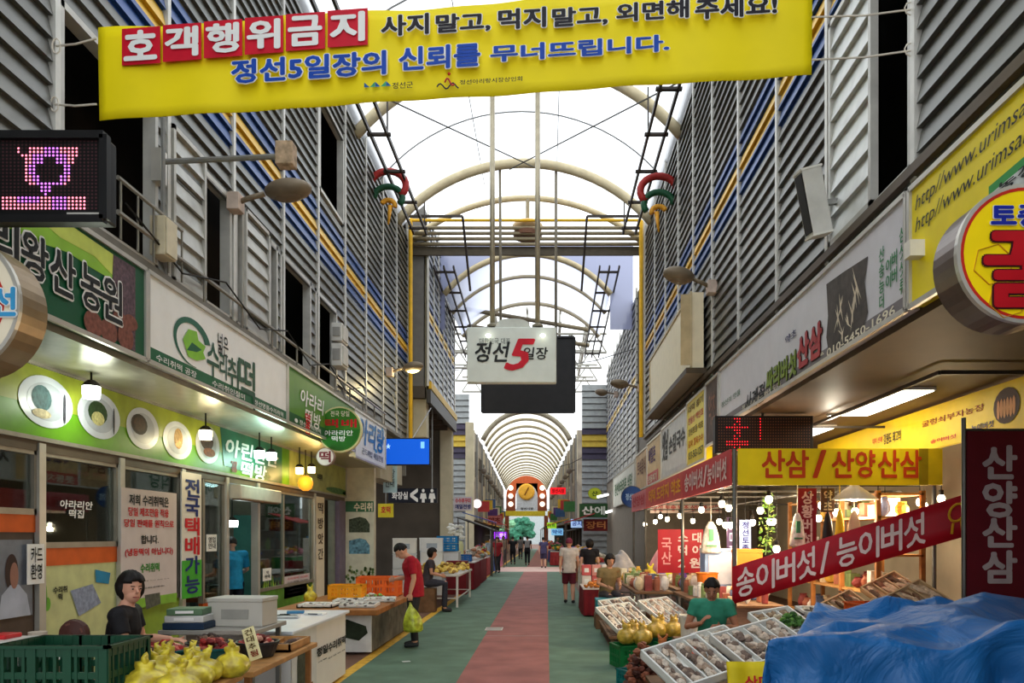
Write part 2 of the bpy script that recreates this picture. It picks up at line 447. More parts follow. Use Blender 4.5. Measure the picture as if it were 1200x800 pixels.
# ================================================================ ROOF
def arch(cx, y, hw, z0, rise, n=24, ext=0.0):
    R = (hw * hw + rise * rise) / (2 * rise); zc = z0 + rise - R; a = math.asin(min(1, hw / R)) + ext
    return [V((cx + R * math.sin(-a + 2 * a * i / n), y, zc + R * math.cos(-a + 2 * a * i / n))) for i in range(n + 1)]
RIB = M((196, 182, 148), .5, .1, var=.1)
RIBD = M((120, 108, 84), .5, .2)
MEM = membrane('roof_membrane', (238, 240, 243))
def vault(name, prof, mat):
    return struct(MB().grid(lambda u, v: prof(v)[int(round(u * 24))], 24, 12).build(name, mat, smooth=True))
vault('ceiling_vault', lambda v: arch(XC, -6 + 28.05 * v, 3.62, 10.5, 1.75), MEM)
ri = 0
for (y, r) in ((3.0, .11), (7.5, .11), (12.0, .11), (16.5, .12), (21.1, .13), (22.9, .09)):
    struct(MB().tube(arch(XC, y, 3.5, 10.35 if y != 22.9 else 10.45, 1.62 if y != 22.9 else 1.35), r, 10).build('roof_rib', RIB, smooth=True))
for (y) in (14.2, 18.8):   # thin seam cables on the vault
    struct(MB().tube(arch(XC, y, 3.5, 10.42, 1.70), .018, 5).build('roof_seam', M((120, 120, 118))))
for dx in (-1.2, .9):
    R = arch(XC, 0, 3.6, 10.48, 1.72); z = min(R, key=lambda p: abs(p.x - (XC + dx))).z
    struct(MB().tube([(XC + dx, -5, z - .02), (XC + dx, 22.5, z - .02)], .012, 5).build('roof_seam', M((150, 150, 148))))
# bracing rods under the vault
for x0, x1 in ((XC - 3.3, XC + .4), (XC + 3.3, XC - .4)):
    struct(MB().tube([(x0, 14.6, 10.45), (x1, 21.0, 11.75)], .018, 5).build('roof_tie', M((80, 78, 74), .5, .5)))
# cross beam of four pipes where the vault ends
BEAM = M((150, 138, 112), .45, .2)
for k in range(4):
    struct(MB().tube([(XL + .1, 22.5 + .05 * k, 10.75 - .14 * k), (XR - .15, 22.5 + .05 * k, 10.75 - .14 * k)], .055, 8).build('roof_beam', BEAM, smooth=True))
struct(MB().box2((XL, 22.75, 10.05), (XR, 22.83, 10.3)).build('roof_beam', M((84, 76, 62), .5)))
YP = M((226, 176, 40), .45)
# yellow service pipe across and down both walls
t = thing('service_pipe', 'thin yellow service pipe crossing under the roof beam and down both walls', 'pipe', (XC, 22.32, 3.6))
MB().tube([(XL + .16, 22.32, 10.9), (XR - .14, 22.32, 10.9)], .045, 8).build('cross_run', YP, t)
MB().tube([(XL + .16, 22.32, 10.95), (XL + .16, 22.32, 4.3)], .06, 8).build('down_pipe', YP, t)
MB().tube([(XR - .14, 22.32, 10.95), (XR - .14, 22.32, 4.6)], .06, 8).build('down_pipe', YP, t)
# dark cable trays along both eaves
DK = M((66, 60, 56), .5, .4)
for s, nm in ((-1, 'dark cable tray along the eave above the rice cake shops'), (1, 'dark cable tray along the eave above the honey and mushroom shops')):
    x0, x1 = XC + s * 2.75, XC + s * 3.1
    t = thing('cable_tray', nm, 'cable tray', (XC + s * 3, 10, 10.2))
    for x in (x0, x1): MB().bar((x, 2, 10.2), (x, 21.5, 10.2), .05, .09).build('side_rail', DK, t)
    for k in range(12): MB().box(((x0 + x1) / 2, 3 + k * 1.65, 10.2), (.5, .09, .05)).build('rung', DK, t)
    for k in (4, 8, 11): MB().tube([(x0, 3 + k * 1.65, 10.2), (x0, 3 + k * 1.65, 11.2)], .02, 5).build('hanger', DK, t)
    t = thing('cable_tray', nm.replace('along the eave', 'stepping down past the yellow service pipe'), 'cable tray', (XC + s * 2.7, 28, 8.7))
    xs = [XC + s * 2.25, XC + s * 2.55, XC + s * 2.85]
    for x in xs: MB().bar((x, 23.6, 10.0), (x, 33, 9.4), .045, .09).build('side_rail', DK, t)
    for k in range(6): MB().bar((xs[0], 24 + k * 1.7, 9.97 - k * .11), (xs[-1], 24 + k * 1.7, 9.97 - k * .11), .09, .05).build('rung', DK, t)
    # bracket under the beam
    b = MB().bar((XC + s * 1.75, 21.6, 10.72), (XC + s * 3.3, 21.6, 10.72), .06).bar((XC + s * 1.75, 21.6, 10.72), (XC + s * 1.65, 22.8, 9.0), .06)
    trim(b, DK)
# lower second vault beyond, its gable panel and ribs
def gable(y, hw, z0, rise, X0, X1, ztop):
    A = arch(XC - .02, y, hw, z0, rise)
    m = MB()
    for a, b in zip(A[:-1], A[1:]): m.quad(a, b, V((b.x, y, ztop)), V((a.x, y, ztop)))
    m.quad((X0, y, 8.6), (A[0].x, y, 8.6), (A[0].x, y, ztop), (X0, y, ztop)); m.quad((A[-1].x, y, 8.6), (X1, y, 8.6), (X1, y, ztop), (A[-1].x, y, ztop))
    return struct(m.build('wall_gable', membrane('gable_sheet', (160, 166, 196), .05)))
gable(25.6, 2.75, 9.75, 1.35, XL, XR, 11.4)
vault('ceiling_vault', lambda v: arch(XC - .02, 25.6 + 5.5 * v, 2.75, 9.75, 1.35), membrane('roof_membrane_b', (190, 194, 212), .08))
for y, r in ((25.4, .1), (27.6, .07), (30.8, .09)):
    struct(MB().tube(arch(XC - .02, y, 2.75, 9.72, 1.33), r, 10).build('roof_rib', RIB, smooth=True))
for y, z in ((30, 10.6), (30.4, 10.05)):
    struct(MB().tube([(XC - 2.6, y, z), (XC + 2.4, y + 2, z - .3)], .09, 8).build('roof_tie', RIBD, smooth=True))
# open lattice over the crossing
LAT = M((170, 168, 158), .5, .2)
def truss(name, a, b, h, n, r=.055):
    a, b = V(a), V(b); m = MB(); up = V((0, 0, h))
    m.tube([a, b], r, 6).tube([a + up, b + up], r, 6)
    for k in range(n):
        p = a.lerp(b, k / n); q = a.lerp(b, (k + .5) / n); w = a.lerp(b, (k + 1) / n)
        m.tube([p, q + up], r * .7, 5).tube([q + up, w], r * .7, 5)
    return struct(m.build(name, LAT))
for k in range(4): truss('roof_truss', (-4.6, 33 + 3 * k, 9.6), (2.6, 33 + 3 * k, 9.6), .8, 7)
for x in (-3.6, -2.2, -.8, .6, 1.8): truss('roof_truss', (x, 32, 10.6), (x, 44, 10.6), .6, 8)
# long vault at the far end of the street: the street bends slightly
def fx(y): return -23.0 * y / F
def farprof(v): y = 44 + 50 * v; return arch(fx(y), y, 2.55, 7.3, 1.65)
vault('ceiling_far_vault', farprof, membrane('roof_membrane_c', (226, 218, 200), .06))
for k in range(17):
    y = 44 + 3.05 * k
    struct(MB().tube(arch(fx(y), y, 2.5, 7.2, 1.65), .085 if k else .15, 6).build('roof_rib', M((150, 142, 122), .6), smooth=True))

# ================================================================ LEFT FASCIA SIGNS
WHITE = M((236, 236, 232), .4, var=.03)
BLACK = M((16, 18, 16), .5, var=.05)
DGREEN = M((20, 92, 56), .45, var=.1)
REDL = M((200, 24, 36), .45, var=.06)
NAVY = M((24, 40, 110), .45, var=.06)
CREAM = M((232, 222, 196), .5, var=.05)
ALU = M((196, 192, 182), .35, .5, var=.08)
STEELG = M((150, 150, 146), .4, .5)
def signbox(name, label, cat, face, th, mat, group=None, frame=None, origin=None):
    t = thing(name, label, cat, origin or face.p(.5, 0, -th), group)
    slab(face, th, 'sign_face', mat, t)
    if frame is not None:
        f = face; m = MB(); w = .035
        for a, b in (((0, 0), (1, 0)), ((0, 1), (1, 1)), ((0, 0), (0, 1)), ((1, 0), (1, 1))):
            m.bar(f.p(*a, .005), f.p(*b, .005), w, w * 1.2)
        m.build('sign_frame', frame, t)
    return t
def glyphs(face, parent, items, bot, top, mat, **k):
    """one glyph after another: items (char, x0, x1) with base and top lines given as (x, y, slope)"""
    for ch, x0, x1 in items:
        yb = bot[1] + bot[2] * (x0 - bot[0]); yt = top[1] + top[2] * (x1 - top[0])
        face.tpx(ch, (x0, yb), (x1, yt), mat, parent, **k)
XF = XL + .10
fa = left_face(XF, 4.35, 7.66, 3.5, 4.4)
t = signbox('shop_sign', 'dark green farm shop sign with pale outlined black letters and brown tubers', 'sign', fa, .12, M((14, 82, 50), .4, var=.06), frame=ALU)
def apx(face, pts): return [face.ab(*p) for p in pts]
fa.shape(apx(fa, [(-60, 262), (-60, 205), (62, 250), (132, 298), (131, 328), (104, 312), (80, 296), (40, 282), (0, 262)]), M((140, 190, 50), .4, var=.1), t, .003)
fa.shape(apx(fa, [(20, 235), (62, 250), (132, 298), (131, 322), (110, 300), (70, 278)]), M((196, 210, 90), .4), t, .005)
fa.shape(apx(fa, [(132, 298), (158, 314), (158, 412), (131, 396)]), M((88, 66, 74), .5, var=.5, scale=30), t, .005, 'photo_print')
m = MB()
for (x, y, r1, r2) in ((108, 385, 11, 15), (126, 402, 10, 14), (146, 400, 9, 16), (152, 378, 8, 9), (139, 372, 7, 8)):
    a, b = fa.ab(x, y); ra = abs(fa.ab(x + r1, y)[0] - a); rb = abs(fa.ab(x, y + r2)[1] - b); m.poly(fa.ell(a, max(b, rb), ra, rb, .007 + .0006 * r1))
m.build('photo_print', M((122, 72, 58), .6, var=.35, scale=22), t)
glyphs(fa, t, [('리', -16, 19), ('왕', 23, 54), ('산', 57, 86), ('농', 93, 117), ('원', 118, 141)], (45, 331, .53), (30, 270, .57), BLACK, bold=.035, edge=WHITE, edge_w=.05, d=.012)
fb = left_face(XF, 7.70, 11.83, 3.5, 4.4)
t = signbox('shop_sign', 'long white rice cake shop sign with a green leaf swirl above a dark green strip', 'sign', fb, .12, WHITE, frame=ALU)
fb.rect(0, 0, 1, .17, DGREEN, t, .004)
fb.text('수리취인절미', .36, .045, .60, .125, WHITE, t, bold=.02); fb.text('정선명품수리취떡', .68, .045, .96, .125, WHITE, t, bold=.02)
fb.text('수리취떡 공장', .04, .045, .26, .125, WHITE, t, bold=.02)
A = fb.ab(226, 402)
m = MB()
def ringpts(face, a, b, ra, rb, w0, w1, t0, t1, d, n=26):
    o, i = [], []
    for k in range(n + 1):
        th = t0 + (t1 - t0) * k / n; w = w0 + (w1 - w0) * k / n
        o.append(face.p(a + ra * math.cos(th), b + rb * math.sin(th), d)); i.append(face.p(a + ra * (1 - w) * math.cos(th), b + rb * (1 - w) * math.sin(th), d))
    return o, i
def ring(mb, face, *a):
    o, i = ringpts(face, *a)
    for k in range(len(o) - 1): mb.quad(o[k], o[k + 1], i[k + 1], i[k])
ring(m, fb, A[0], A[1], .112, .30, .34, .03, .3, PI * 1.55, .006)
m.build('logo_swirl', M((24, 92, 66), .4), t)
fb.shape([(A[0] - .062, A[1] - .02), (A[0] - .03, A[1] + .14), (A[0] + .02, A[1] + .17), (A[0] + .03, A[1] + .07), (A[0] + .075, A[1] + .04), (A[0] + .06, A[1] - .05), (A[0] + .075, A[1] - .12), (A[0] + .02, A[1] - .20), (A[0] - .03, A[1] - .2)], M((128, 190, 40), .4, var=.15), t, .008, 'logo_leaf')
fb.shape([(A[0] - .04, A[1] - .13), (A[0] - .01, A[1] + .0), (A[0] + .05, A[1] - .03), (A[0] + .02, A[1] - .09)], DGREEN, t, .010, 'logo_leaf')
for ch, x0, yb, x1, yt in (('수', 242, 440, 256, 406), ('리', 257, 442, 265, 416), ('취', 266, 451, 279, 424), ('떡', 279, 472, 298, 426)):
    fb.tpx(ch, (x0, yb), (x1, yt), M((20, 74, 50), .4), t, bold=.025, d=.008)
fb.tpx('넓은', (255, 413), (267, 396), BLACK, t, bold=.015)
fb.tpx('정선의 정성을 담은 떡', (254, 456), (279, 462), M((150, 150, 148)), t)
fc = left_face(XF, 11.87, 16.0, 3.5, 4.4)
t = signbox('shop_sign', 'mossy green shop sign with white brush letters behind the round delivery sign', 'sign', fc, .12, M((84, 134, 46), .4, var=.06), frame=ALU)
fc.rect(0, 0, 1, .2, M((22, 84, 44), .4), t, .004)
fc.text('● 정선 수리취떡', .08, .05, .42, .14, WHITE, t); fc.text('033 562 7979', .48, .05, .8, .14, WHITE, t)
fc.tpx('아라리\n떡방', (352, 494), (379, 470), WHITE, t, bold=.03, d=.008, shear=.15)
fc.tpx('명\n품', (357, 507), (363, 486), REDL, t, bold=.05, d=.008)
fd = left_face(XF, 16.05, 19.1, 3.4, 4.4)
t = signbox('shop_sign', 'white shop sign with blue flowing brush letters at the alley corner', 'sign', fd, .12, M((222, 228, 236), .4, var=.03), frame=ALU)
fd.text('아리랑', .12, .34, .95, .9, M((36, 110, 180), .4), t, bold=.05, shear=.2, d=.008)
fd.text('곤드레밥 메밀전병', .2, .12, .9, .26, M((90, 100, 110), .4), t, bold=.02)
m = MB()
for k in range(9):
    a, b = random.uniform(.1, .9), random.uniform(.3, .95); m.poly(fd.ell(a, b, .035, .05, .006, 8))
m.build('printed_flowers', M((60, 150, 210), .4), t)
# rails above the fascias
RAIL = M((150, 146, 136), .4, .5)
t = thing('guard_rail', 'long grey metal guard rail running above the rice cake shop signs', 'railing', (XL + .12, 12.8, 4.45))
MB().tube([(XL + .14, 7.1, 4.74), (XL + .14, 19.0, 4.74)], .025, 6).build('rail', RAIL, t)
MB().tube([(XL + .14, 7.1, 5.06), (XL + .14, 8.35, 5.06)], .022, 6).build('rail', RAIL, t)
for k in range(5): MB().tube([(XL + .14, 7.15 + k * .3, 4.5), (XL + .14, 7.15 + k * .3, 5.06)], .012, 5).build('baluster', RAIL, t)
for k in range(10): MB().tube([(XL + .14, 8.9 + k * 1.1, 4.45), (XL + .14, 8.9 + k * 1.1, 4.74)], .016, 5).build('baluster', RAIL, t)
m = MB()
pts = [(XL + .16, 7.2 + 9 * u, 4.86 - .34 * (1 - abs((u * 4) % 1 * 2 - 1)) * .8) for u in [i / 48 for i in range(49)]]
tag(m.tube(pts, .011, 5).build('power_cable', M((34, 32, 30))), 'dark cable looping in swags along the guard rail', 'cable')

# electrical box and small boxes on the wall
c = PX(191, 280, XL + .14)
t = thing('junction_box', 'cream electrical box on a wall pole beside a sliding louvre shutter', 'electrical box', (c.x, c.y, c.z - .2))
MB().box(c, (.16, .24, .40)).build('body', M((206, 194, 164), .5), t, bevel=.01)
MB().box(c + V((.09, 0, 0)), (.015, .22, .37)).build('door', M((214, 204, 176), .5), t, bevel=.005)
MB().tube([c + V((0, 0, .2)), c + V((0, 0, 1.6))], .025, 6).tube([c + V((0, .1, -.08)), c + V((0, .95, -.08))], .018, 6).build('conduit', STEELG, t)
for (px, py, h, lb) in ((398, 392, .34, 'small white wall box, upper of two above the green round sign'), (398, 418, .42, 'small white wall box, lower of two above the green round sign')):
    c = PX(px, py, XL + .16)
    t = thing('wall_box', lb, 'wall box', (c.x, c.y, c.z - h / 2))
    MB().box(c, (.2, .45, h)).build('body', M((208, 206, 198), .5), t, bevel=.01)
    MB().box(c + V((.11, 0, 0)), (.02, .36, h * .8)).build('cover', M((190, 188, 180), .5), t, bevel=.004)
    MB().box(c + V((0, -.23, 0)), (.14, .02, h * .5)).build('vent_plate', M((150, 148, 142), .5), t)
# ---- floodlights on arms
LAMPG = M((126, 112, 92), .5, .2)
def flood(label, base, tip, s, lit=False, grp=None):
    base, tip = V(base), V(tip)
    t = thing('street_lamp', label, 'lamp', base - V((0, 0, .15)))
    MB().box(base, (.16, .2, .22)).build('mount_box', M((196, 176, 160), .6, var=.2), t, bevel=.01)
    d = (tip - base); h = base + d * .38
    MB().tube([base, base + d * .2 + V((0, 0, .05)), h + V((0, 0, .08))], .035, 8).build('arm', LAMPG, t, smooth=True)
    L = (tip - h).length; c = (h + tip) / 2 + V((0, 0, .10))
    ang = math.atan2(d.y, d.x); R = rotm(0, -.10 if not lit else -.15, ang)
    MB().sph(c, L / 2, .19, .13, 16, 10, r=R).build('lamp_housing', LAMPG, t, smooth=True)
    MB().sph(c + V((0, 0, -.05)), L / 2 * .72, .14, .10, 14, 8, r=R).build('lens', M((255, 232, 150), .3, emit=6.0) if lit else M((120, 104, 84), .25), t, smooth=True)
    if lit: lamp(c - V((0, 0, .3)), 25, (255, 232, 170), .1, t)
    return t
b = PX(276, 238, XL + .12); flood('grey street lamp on a wall pole over the blue and yellow stripe', b, (b.x + .98, b.y, b.z + .10), 1)
b = PX(457, 436, XL + .16); flood('lit street lamp glowing beside the yellow service pipe', b, (b.x + .85, b.y, b.z + .05), 1, True)
b = PX(834, 337, XR - .1); flood('grey street lamp above the blank cream panel', b, (b.x - .86, b.y - .3, b.z + .06), -1)
b = P(750, 455, 22.75); flood('grey street lamp past the yellow service pipe on the far louvre wall', b, (b.x - .9, b.y - .2, b.z + .02), -1)
b = PX(722, 462, XR - .12); flood('small distant street lamp low on the grey corner wall', b, (b.x - .85, b.y, b.z - .02), -1)
# pipe arm with the rusty box
b = PX(183, 190, XL + .05)
t = thing('lamp_bracket', 'long grey pipe bracket with a rust stained box at its end', 'bracket', b)
MB().tube([b, (-2.78, b.y, b.z + .06)], .03, 8).build('arm', STEELG, t)
MB().box((XL + .08, b.y, b.z - .05), (.1, .14, .34)).build('wall_plate', ALU, t)
MB().box((-2.70, b.y, b.z + .07), (.18, .16, .24)).build('end_box', M((190, 166, 140), .7, var=.4, scale=14), t, bevel=.01)
# ---- pixel display box
f = front_px(5.0, -98, 160, 124, 258)
t = thing('led_display', 'black dot display box showing pink lights over the farm shop sign', 'display', f.p(.5, 0, -.12))
LB = M((14, 14, 15), .4)
slab(f, .13, 'housing', LB, t, bevel=.012)
m = MB()
for a, b in (((0, 0), (1, 0)), ((0, 1), (1, 1)), ((1, 0), (1, 1))): m.bar(f.p(*a, .01), f.p(*b, .01), .05, .05)
m.build('bezel', M((26, 26, 27), .35), t)
offm, pk, pr = MB(), MB(), MB()
art = ["......................................", "....*..*****####*****.....", ".....***##########***.....", "......**###....###**......", "......*##........##.......", "......*##........##.......", "......**##......##*.......", ".......**########*........", "..........####............", "...........##.............", "****######****####*****...", "**************####*****..."]
nx, nz = 46, 20
for j in range(nz):
    for i in range(nx):
        a, b = .03 + .92 * i / (nx - 1), .14 + .8 * j / (nz - 1)
        x = f.p(a, b)[0] * F / 5.0 + CX; c0 = int((x - 2) / 112 * 26); r0 = int((1 - (b - .14) / .8) * 11.99)
        ch = art[r0][c0] if 0 <= c0 < len(art[r0]) and x > 0 else '.'
        tgt = offm if ch == '.' else (pk if ch == '*' else pr)
        tgt.poly(f.ell(a, b, .0062, .0135, .004, 6))
offm.build('dark_pixels', M((70, 40, 44), .5), t); pk.build('pink_pixels', M((255, 130, 150), emit=1.6), t); pr.build('purple_pixels', M((214, 110, 240), emit=1.6), t)
f.rect(.80, .03, .985, .085, M((170, 168, 160), .5), t, .012, 'maker_plate')
MB().bar(f.p(.05, .85, -.06), f.p(0, .85, -.06) + V((-.08, 0, 0)), .05).build('wall_bracket', STEELG, t)
# ---- drum sign at the picture edge
def drum(label, cx, cz, y, d, r, facec, rimc, side, name='drum_sign'):
    t = thing(name, label, 'sign', (cx, y + d, cz - r))
    RX = rotm(PI / 2)
    MB().lathe([(r * .985, -d), (r, -d), (r, 0), (r, .004), (0, .004)], (cx, y, cz), 48, RX).build('drum', rimc, t, smooth=False)
    MB().lathe([(r * 1.012, -.012), (r * 1.012, .02), (r * .955, .02), (r * .955, -.01), (0, -.01)], (cx, y, cz), 48, RX).build('rim', ALU, t)
    f = Face((cx - r, y - .014, cz - r), (2 * r, 0, 0), (0, 0, 2 * r))
    f.disc(.5, .5, .478, .478, facec, t, .004, 'sign_face', 48)
    MB().bar((cx, y + d / 2, cz), (cx + side * (r + .25), y + d / 2, cz), .05).build('wall_bracket', STEELG, t)
    return t, f
t, f = drum('round drum sign with a cream rim ring and red disc below the dot display', -3.87, 3.26, 5.0, .27, .45, CREAM, M((150, 128, 96), .35, .45, var=.25, scale=3), -1)
f.disc(.5, .5, .40, .40, M((186, 42, 30), .4), t, .007)
f.text('정선', .62, .40, .98, .60, M((60, 150, 200), .4), t, bold=.06, edge=WHITE, edge_w=.05, d=.012)
f.text('메밀', .2, .40, .55, .60, WHITE, t, bold=.06, d=.012)
# ---- round delivery sign
def blade(label, px, py, Y, rx, ry, facec, rimc, th=.10):
    c = P(px, py, Y); rx *= Y / F; ry *= Y / F
    t = thing('round_sign', label, 'sign', c - V((0, 0, ry)))
    MB().lathe([(1, -th), (1, 0)], c, 40, Matrix.Diagonal((1, 1, 1, 1)) @ rotm(PI / 2) @ Matrix.Diagonal((rx, ry, 1, 1))).build('sign_body', rimc, t)
    f = Face(c + V((-rx, -.003, -ry)), (2 * rx, 0, 0), (0, 0, 2 * ry))
    f.disc(.5, .5, .465, .465, facec, t, .004, 'sign_face', 40)
    return t, f
t, f = blade('round green delivery sign with red block letters on a pole', 398, 503, 13.9, 26, 27, M((60, 120, 36), .4, var=.08), M((214, 204, 150), .4))
f.shape([(.05, .5), (.95, .5), (.9, .3), (.75, .13), (.5, .04), (.25, .13), (.1, .3)], M((36, 104, 30), .4), t, .006)
f.text('택배', .14, .54, .88, .72, REDL, t, bold=.03, d=.009); f.text('전국 당일', .3, .78, .72, .90, CREAM, t)
f.text('아라리안\n떡방', .16, .24, .8, .48, WHITE, t, bold=.03, d=.009)
c = P(371, 500, 13.9)
MB().tube([(c.x, 13.95, 3.45), (c.x, 13.95, 4.3)], .018, 6).tube([(c.x, 13.95, 3.7), (c.x + .1, 13.95, 3.7)], .018, 6).build('pole', STEELG, t)
t, f = blade('small round cream sign under the round green delivery sign', 381, 535, 13.75, 10.5, 10.5, M((216, 196, 190), .4), M((150, 120, 110), .4))
f.text('떡', .2, .2, .8, .8, M((120, 40, 50)), t, bold=.05)

# ================================================================ SHOPFRONT, LEFT
def yl(px): return SL * F / (px - CX)
MB_ = left_face(SL + .06, 4.6, 19.15, 2.70, 3.43)
t = signbox('menu_board', 'long lime green menu board with round photos of dishes under the soffit', 'sign', MB_, .12, M((98, 154, 26), .4, var=.12), frame=M((150, 146, 136), .4, .4))
f = MB_
f.rect(0, .45, .62, .97, M((150, 162, 52), .4, var=.15), t, .004)
f.shape(apx(f, [(256, 489), (330, 518), (330, 568), (262, 545)]), M((20, 100, 74), .4), t, .008)
f.rect(.71, 0, 1, 1, M((150, 156, 84), .4, var=.2), t, .004)
PLW = M((206, 212, 222), .3, var=.06)
def plate(x, y, rx, ry, cols):
    a, b = f.ab(x, y); ra = abs(f.ab(x + rx, y)[0] - f.ab(x - rx, y)[0]) / 2; rb = abs(f.ab(x, y + ry)[1] - f.ab(x, y - ry)[1]) / 2
    m = MB(); mats = [PLW]; m.poly(f.ell(a, b, ra, rb, .009, 32))
    m.mat(1).poly(f.ell(a, b, ra * .72, rb * .74, .011, 28)); mats.append(M((176, 182, 192), .3))
    for k, (dx, dy, sx, sy, c) in enumerate(cols):
        m.mat(k + 2).poly(f.ell(a + dx * ra, b + dy * rb, sx * ra, sy * rb, .013 + k * .002, 16)); mats.append(M(c, .6, var=.4, scale=26))
    m.build('dish_photo', mats, t)
plate(54, 471, 32, 30, [(-.2, .1, .36, .5, (60, 96, 100)), (-.2, -.5, .34, .18, (190, 176, 140)), (.65, -.1, .05, .6, (60, 60, 70))])
plate(116, 487, 25, 27, [(-.1, .1, .45, .5, (40, 66, 34)), (-.1, -.15, .3, .3, (196, 190, 130)), (.65, -.1, .05, .6, (60, 60, 70))])
plate(167, 502, 19, 24, [(-.25, .15, .5, .5, (46, 30, 24)), (-.25, .15, .36, .36, (70, 44, 32))])
plate(208, 516, 17, 22, [(0, .1, .3, .55, (160, 128, 80)), (0, -.2, .24, .2, (190, 150, 100))])
plate(243, 521, 14, 22, [(-.1, .2, .55, .5, (70, 44, 30)), (.1, -.4, .5, .24, (150, 90, 50))])
f.tpx('아린산찬\n떡방', (264, 556), (325, 531), WHITE, t, bold=.05, d=.012, shear=.15)
f.tpx('명\n품', (270, 552), (277, 541), M((140, 50, 40)), t, bold=.05, d=.012)
for (x, y, rx, ry) in ((305, 556, 12, 9), (395, 575, 12, 14), (412, 586, 10, 12)):
    a, b = f.ab(x, y); ra = abs(f.ab(x + rx, y)[0] - a); f.disc(a, max(.12, min(.85, b)), ra, .1, M((70, 110, 60), .5, var=.5, scale=20), t, .010, 'dish_photo', 16)
f.tpx('수리취', (371, 562), (377, 556), BLACK, t, bold=.05, d=.012)
# lamps under the soffit
def soffit_lamp(label, px, py, X, c, e, glow, w=.10, grp=None):
    p = PX(px, py, X)
    t = thing('hanging_lamp', label, 'lamp', (p.x, p.y, p.z - .06), grp)
    MB().tube([p + V((0, 0, .08)), (p.x, p.y, 3.44)], .012, 6).build('cord', BLACK, t)
    MB().lathe([(.035, .12), (.06, .10), (w * 1.05, .065), (w * 1.05, .055)], p, 16).build('cap', M((40, 36, 32)), t)
    MB().lathe([(w * .3, -.075), (w * .92, -.07), (w, -.02), (w, .06), (w * .5, .065)], p, 16).build('shade', M(c, .4, emit=glow), t, smooth=True)
    lamp(p - V((-.12, 0, .12)), e, c, .06, t, 'lamp_light')
    return t
soffit_lamp('bright hanging lamp in front of the second dish photo', 107, 459, -4.72, (245, 255, 235), 9, 7, .085)
soffit_lamp('warm hanging lamp beside the last dish photo', 241, 509, -4.72, (255, 240, 190), 9, 7, .085)
soffit_lamp('cool hanging lamp over the white brush letters, nearer one of two', 304, 532, -4.72, (200, 255, 235), 8, 6, .085)
soffit_lamp('cool hanging lamp over the white brush letters, farther one of two', 318, 534, -4.72, (215, 255, 240), 8, 6, .085)
soffit_lamp('amber lantern near the entrance, nearer one of the pair', 351, 551, -4.74, (255, 214, 130), 7, 6, .075)
soffit_lamp('amber lantern near the entrance, farther one of the pair', 365, 550, -4.74, (255, 214, 130), 7, 6, .075)
p = PX(358, 566, -4.76)
t = thing('paper_lantern', 'orange paper lantern hanging below the pair of amber lanterns', 'lantern', p - V((0, 0, .15)))
MB().lathe([(.05, -.15), (.12, -.1), (.15, 0), (.12, .1), (.05, .15)], p, 14).build('lantern_body', M((236, 150, 40), .5, emit=.8), t, smooth=True)
MB().tube([p + V((0, 0, .14)), (p.x, p.y, 3.44)], .01, 5).build('cord', BLACK, t)
# front posts, panels, glazing
GL = glass('shop_glass')
def pane_window(y0, y1, z0, z1, mull=()):
    wn[0] += 1
    X = SL
    m = MB(); w = .06
    for (a, b) in ((y0, z0), (y0, z1)), ((y1, z0), (y1, z1)): m.box2((X - .04, a[0] - w / 2, a[1]), (X + .04, b[0] + w / 2, b[1])) if False else m.box2((X - .04, a[0] - w / 2, z0), (X + .04, a[0] + w / 2, z1))
    m.box2((X - .04, y0, z0), (X + .04, y1, z0 + w)).box2((X - .04, y0, z1 - w), (X + .04, y1, z1))
    for q in mull: m.box2((X - .03, q - .025, z0), (X + .03, q + .025, z1))
    r = struct(m.build('window_%d' % wn[0], M((150, 142, 128), .4, .4)))
    MB().box2((X - .004, y0, z0 + w), (X + .004, y1, z1 - w)).build('pane', GL, r)
    return r
ys = [yl(p) for p in (-150, 42, 137, 208, 262, 300, 366)]
trim(MB().box2((SL - .05, 4.6, 2.58), (SL + .05, 19.1, 2.72)), M((92, 80, 66), .5, .2))
for p in (42, 137, 210, 262, 299, 366): trim(MB().box2((SL - .05, yl(p) - .05, 0), (SL + .07, yl(p) + .05, 2.66)), ALU)
pane_window(4.6, yl(42) - .05, 1.95, 2.6); pane_window(yl(42) + .05, yl(137) - .05, 1.62, 2.6)
pane_window(yl(137) + .05, yl(210) - .05, .9, 2.6)
pane_window(yl(236), yl(261), .75, 2.6); pane_window(yl(300) + .04, yl(366) - .05, .75, 2.6, (yl(331),))
ORG = M((206, 92, 32), .5); PALEG = M((200, 204, 146), .5)
trim(MB().box2((SL - .04, 4.6, 1.78), (SL + .03, yl(42) - .05, 1.95)), ORG); trim(MB().box2((SL - .04, 4.6, 0), (SL + .02, yl(42) - .05, 1.78)), M((84, 70, 60), .6))
trim(MB().box2((SL - .04, yl(42) + .05, 1.44), (SL + .03, yl(137) - .05, 1.62)), ORG); trim(MB().box2((SL - .04, yl(42) + .05, 0), (SL + .02, yl(137) - .05, 1.44)), PALEG)
trim(MB().box2((SL - .04, yl(137) + .05, 0), (SL + .02, yl(210) - .05, .9)), M((140, 168, 60), .5))
trim(MB().box2((SL - .04, yl(236), 0), (SL + .02, yl(261), .75)), ORG); trim(MB().box2((SL - .04, yl(300) + .04, 0), (SL + .02, yl(366) - .05, .75)), M((90, 140, 40), .5, var=.3))
trim(MB().box2((SL - .05, yl(367), 0), (SL + .06, yl(377), 2.6)), CREAM); trim(MB().box2((SL - .05, yl(395), 0), (SL + .06, yl(402), 2.6)), M((120, 108, 128), .5))
d = struct(MB().box2((SL - .3, yl(377), 0), (SL - .22, yl(395), 2.6)).build('door_1', M((52, 48, 42), .6)))
MB().box2((SL - .21, yl(380), 1.0), (SL - .16, yl(380.5), 1.3)).build('door_handle', ALU, d)
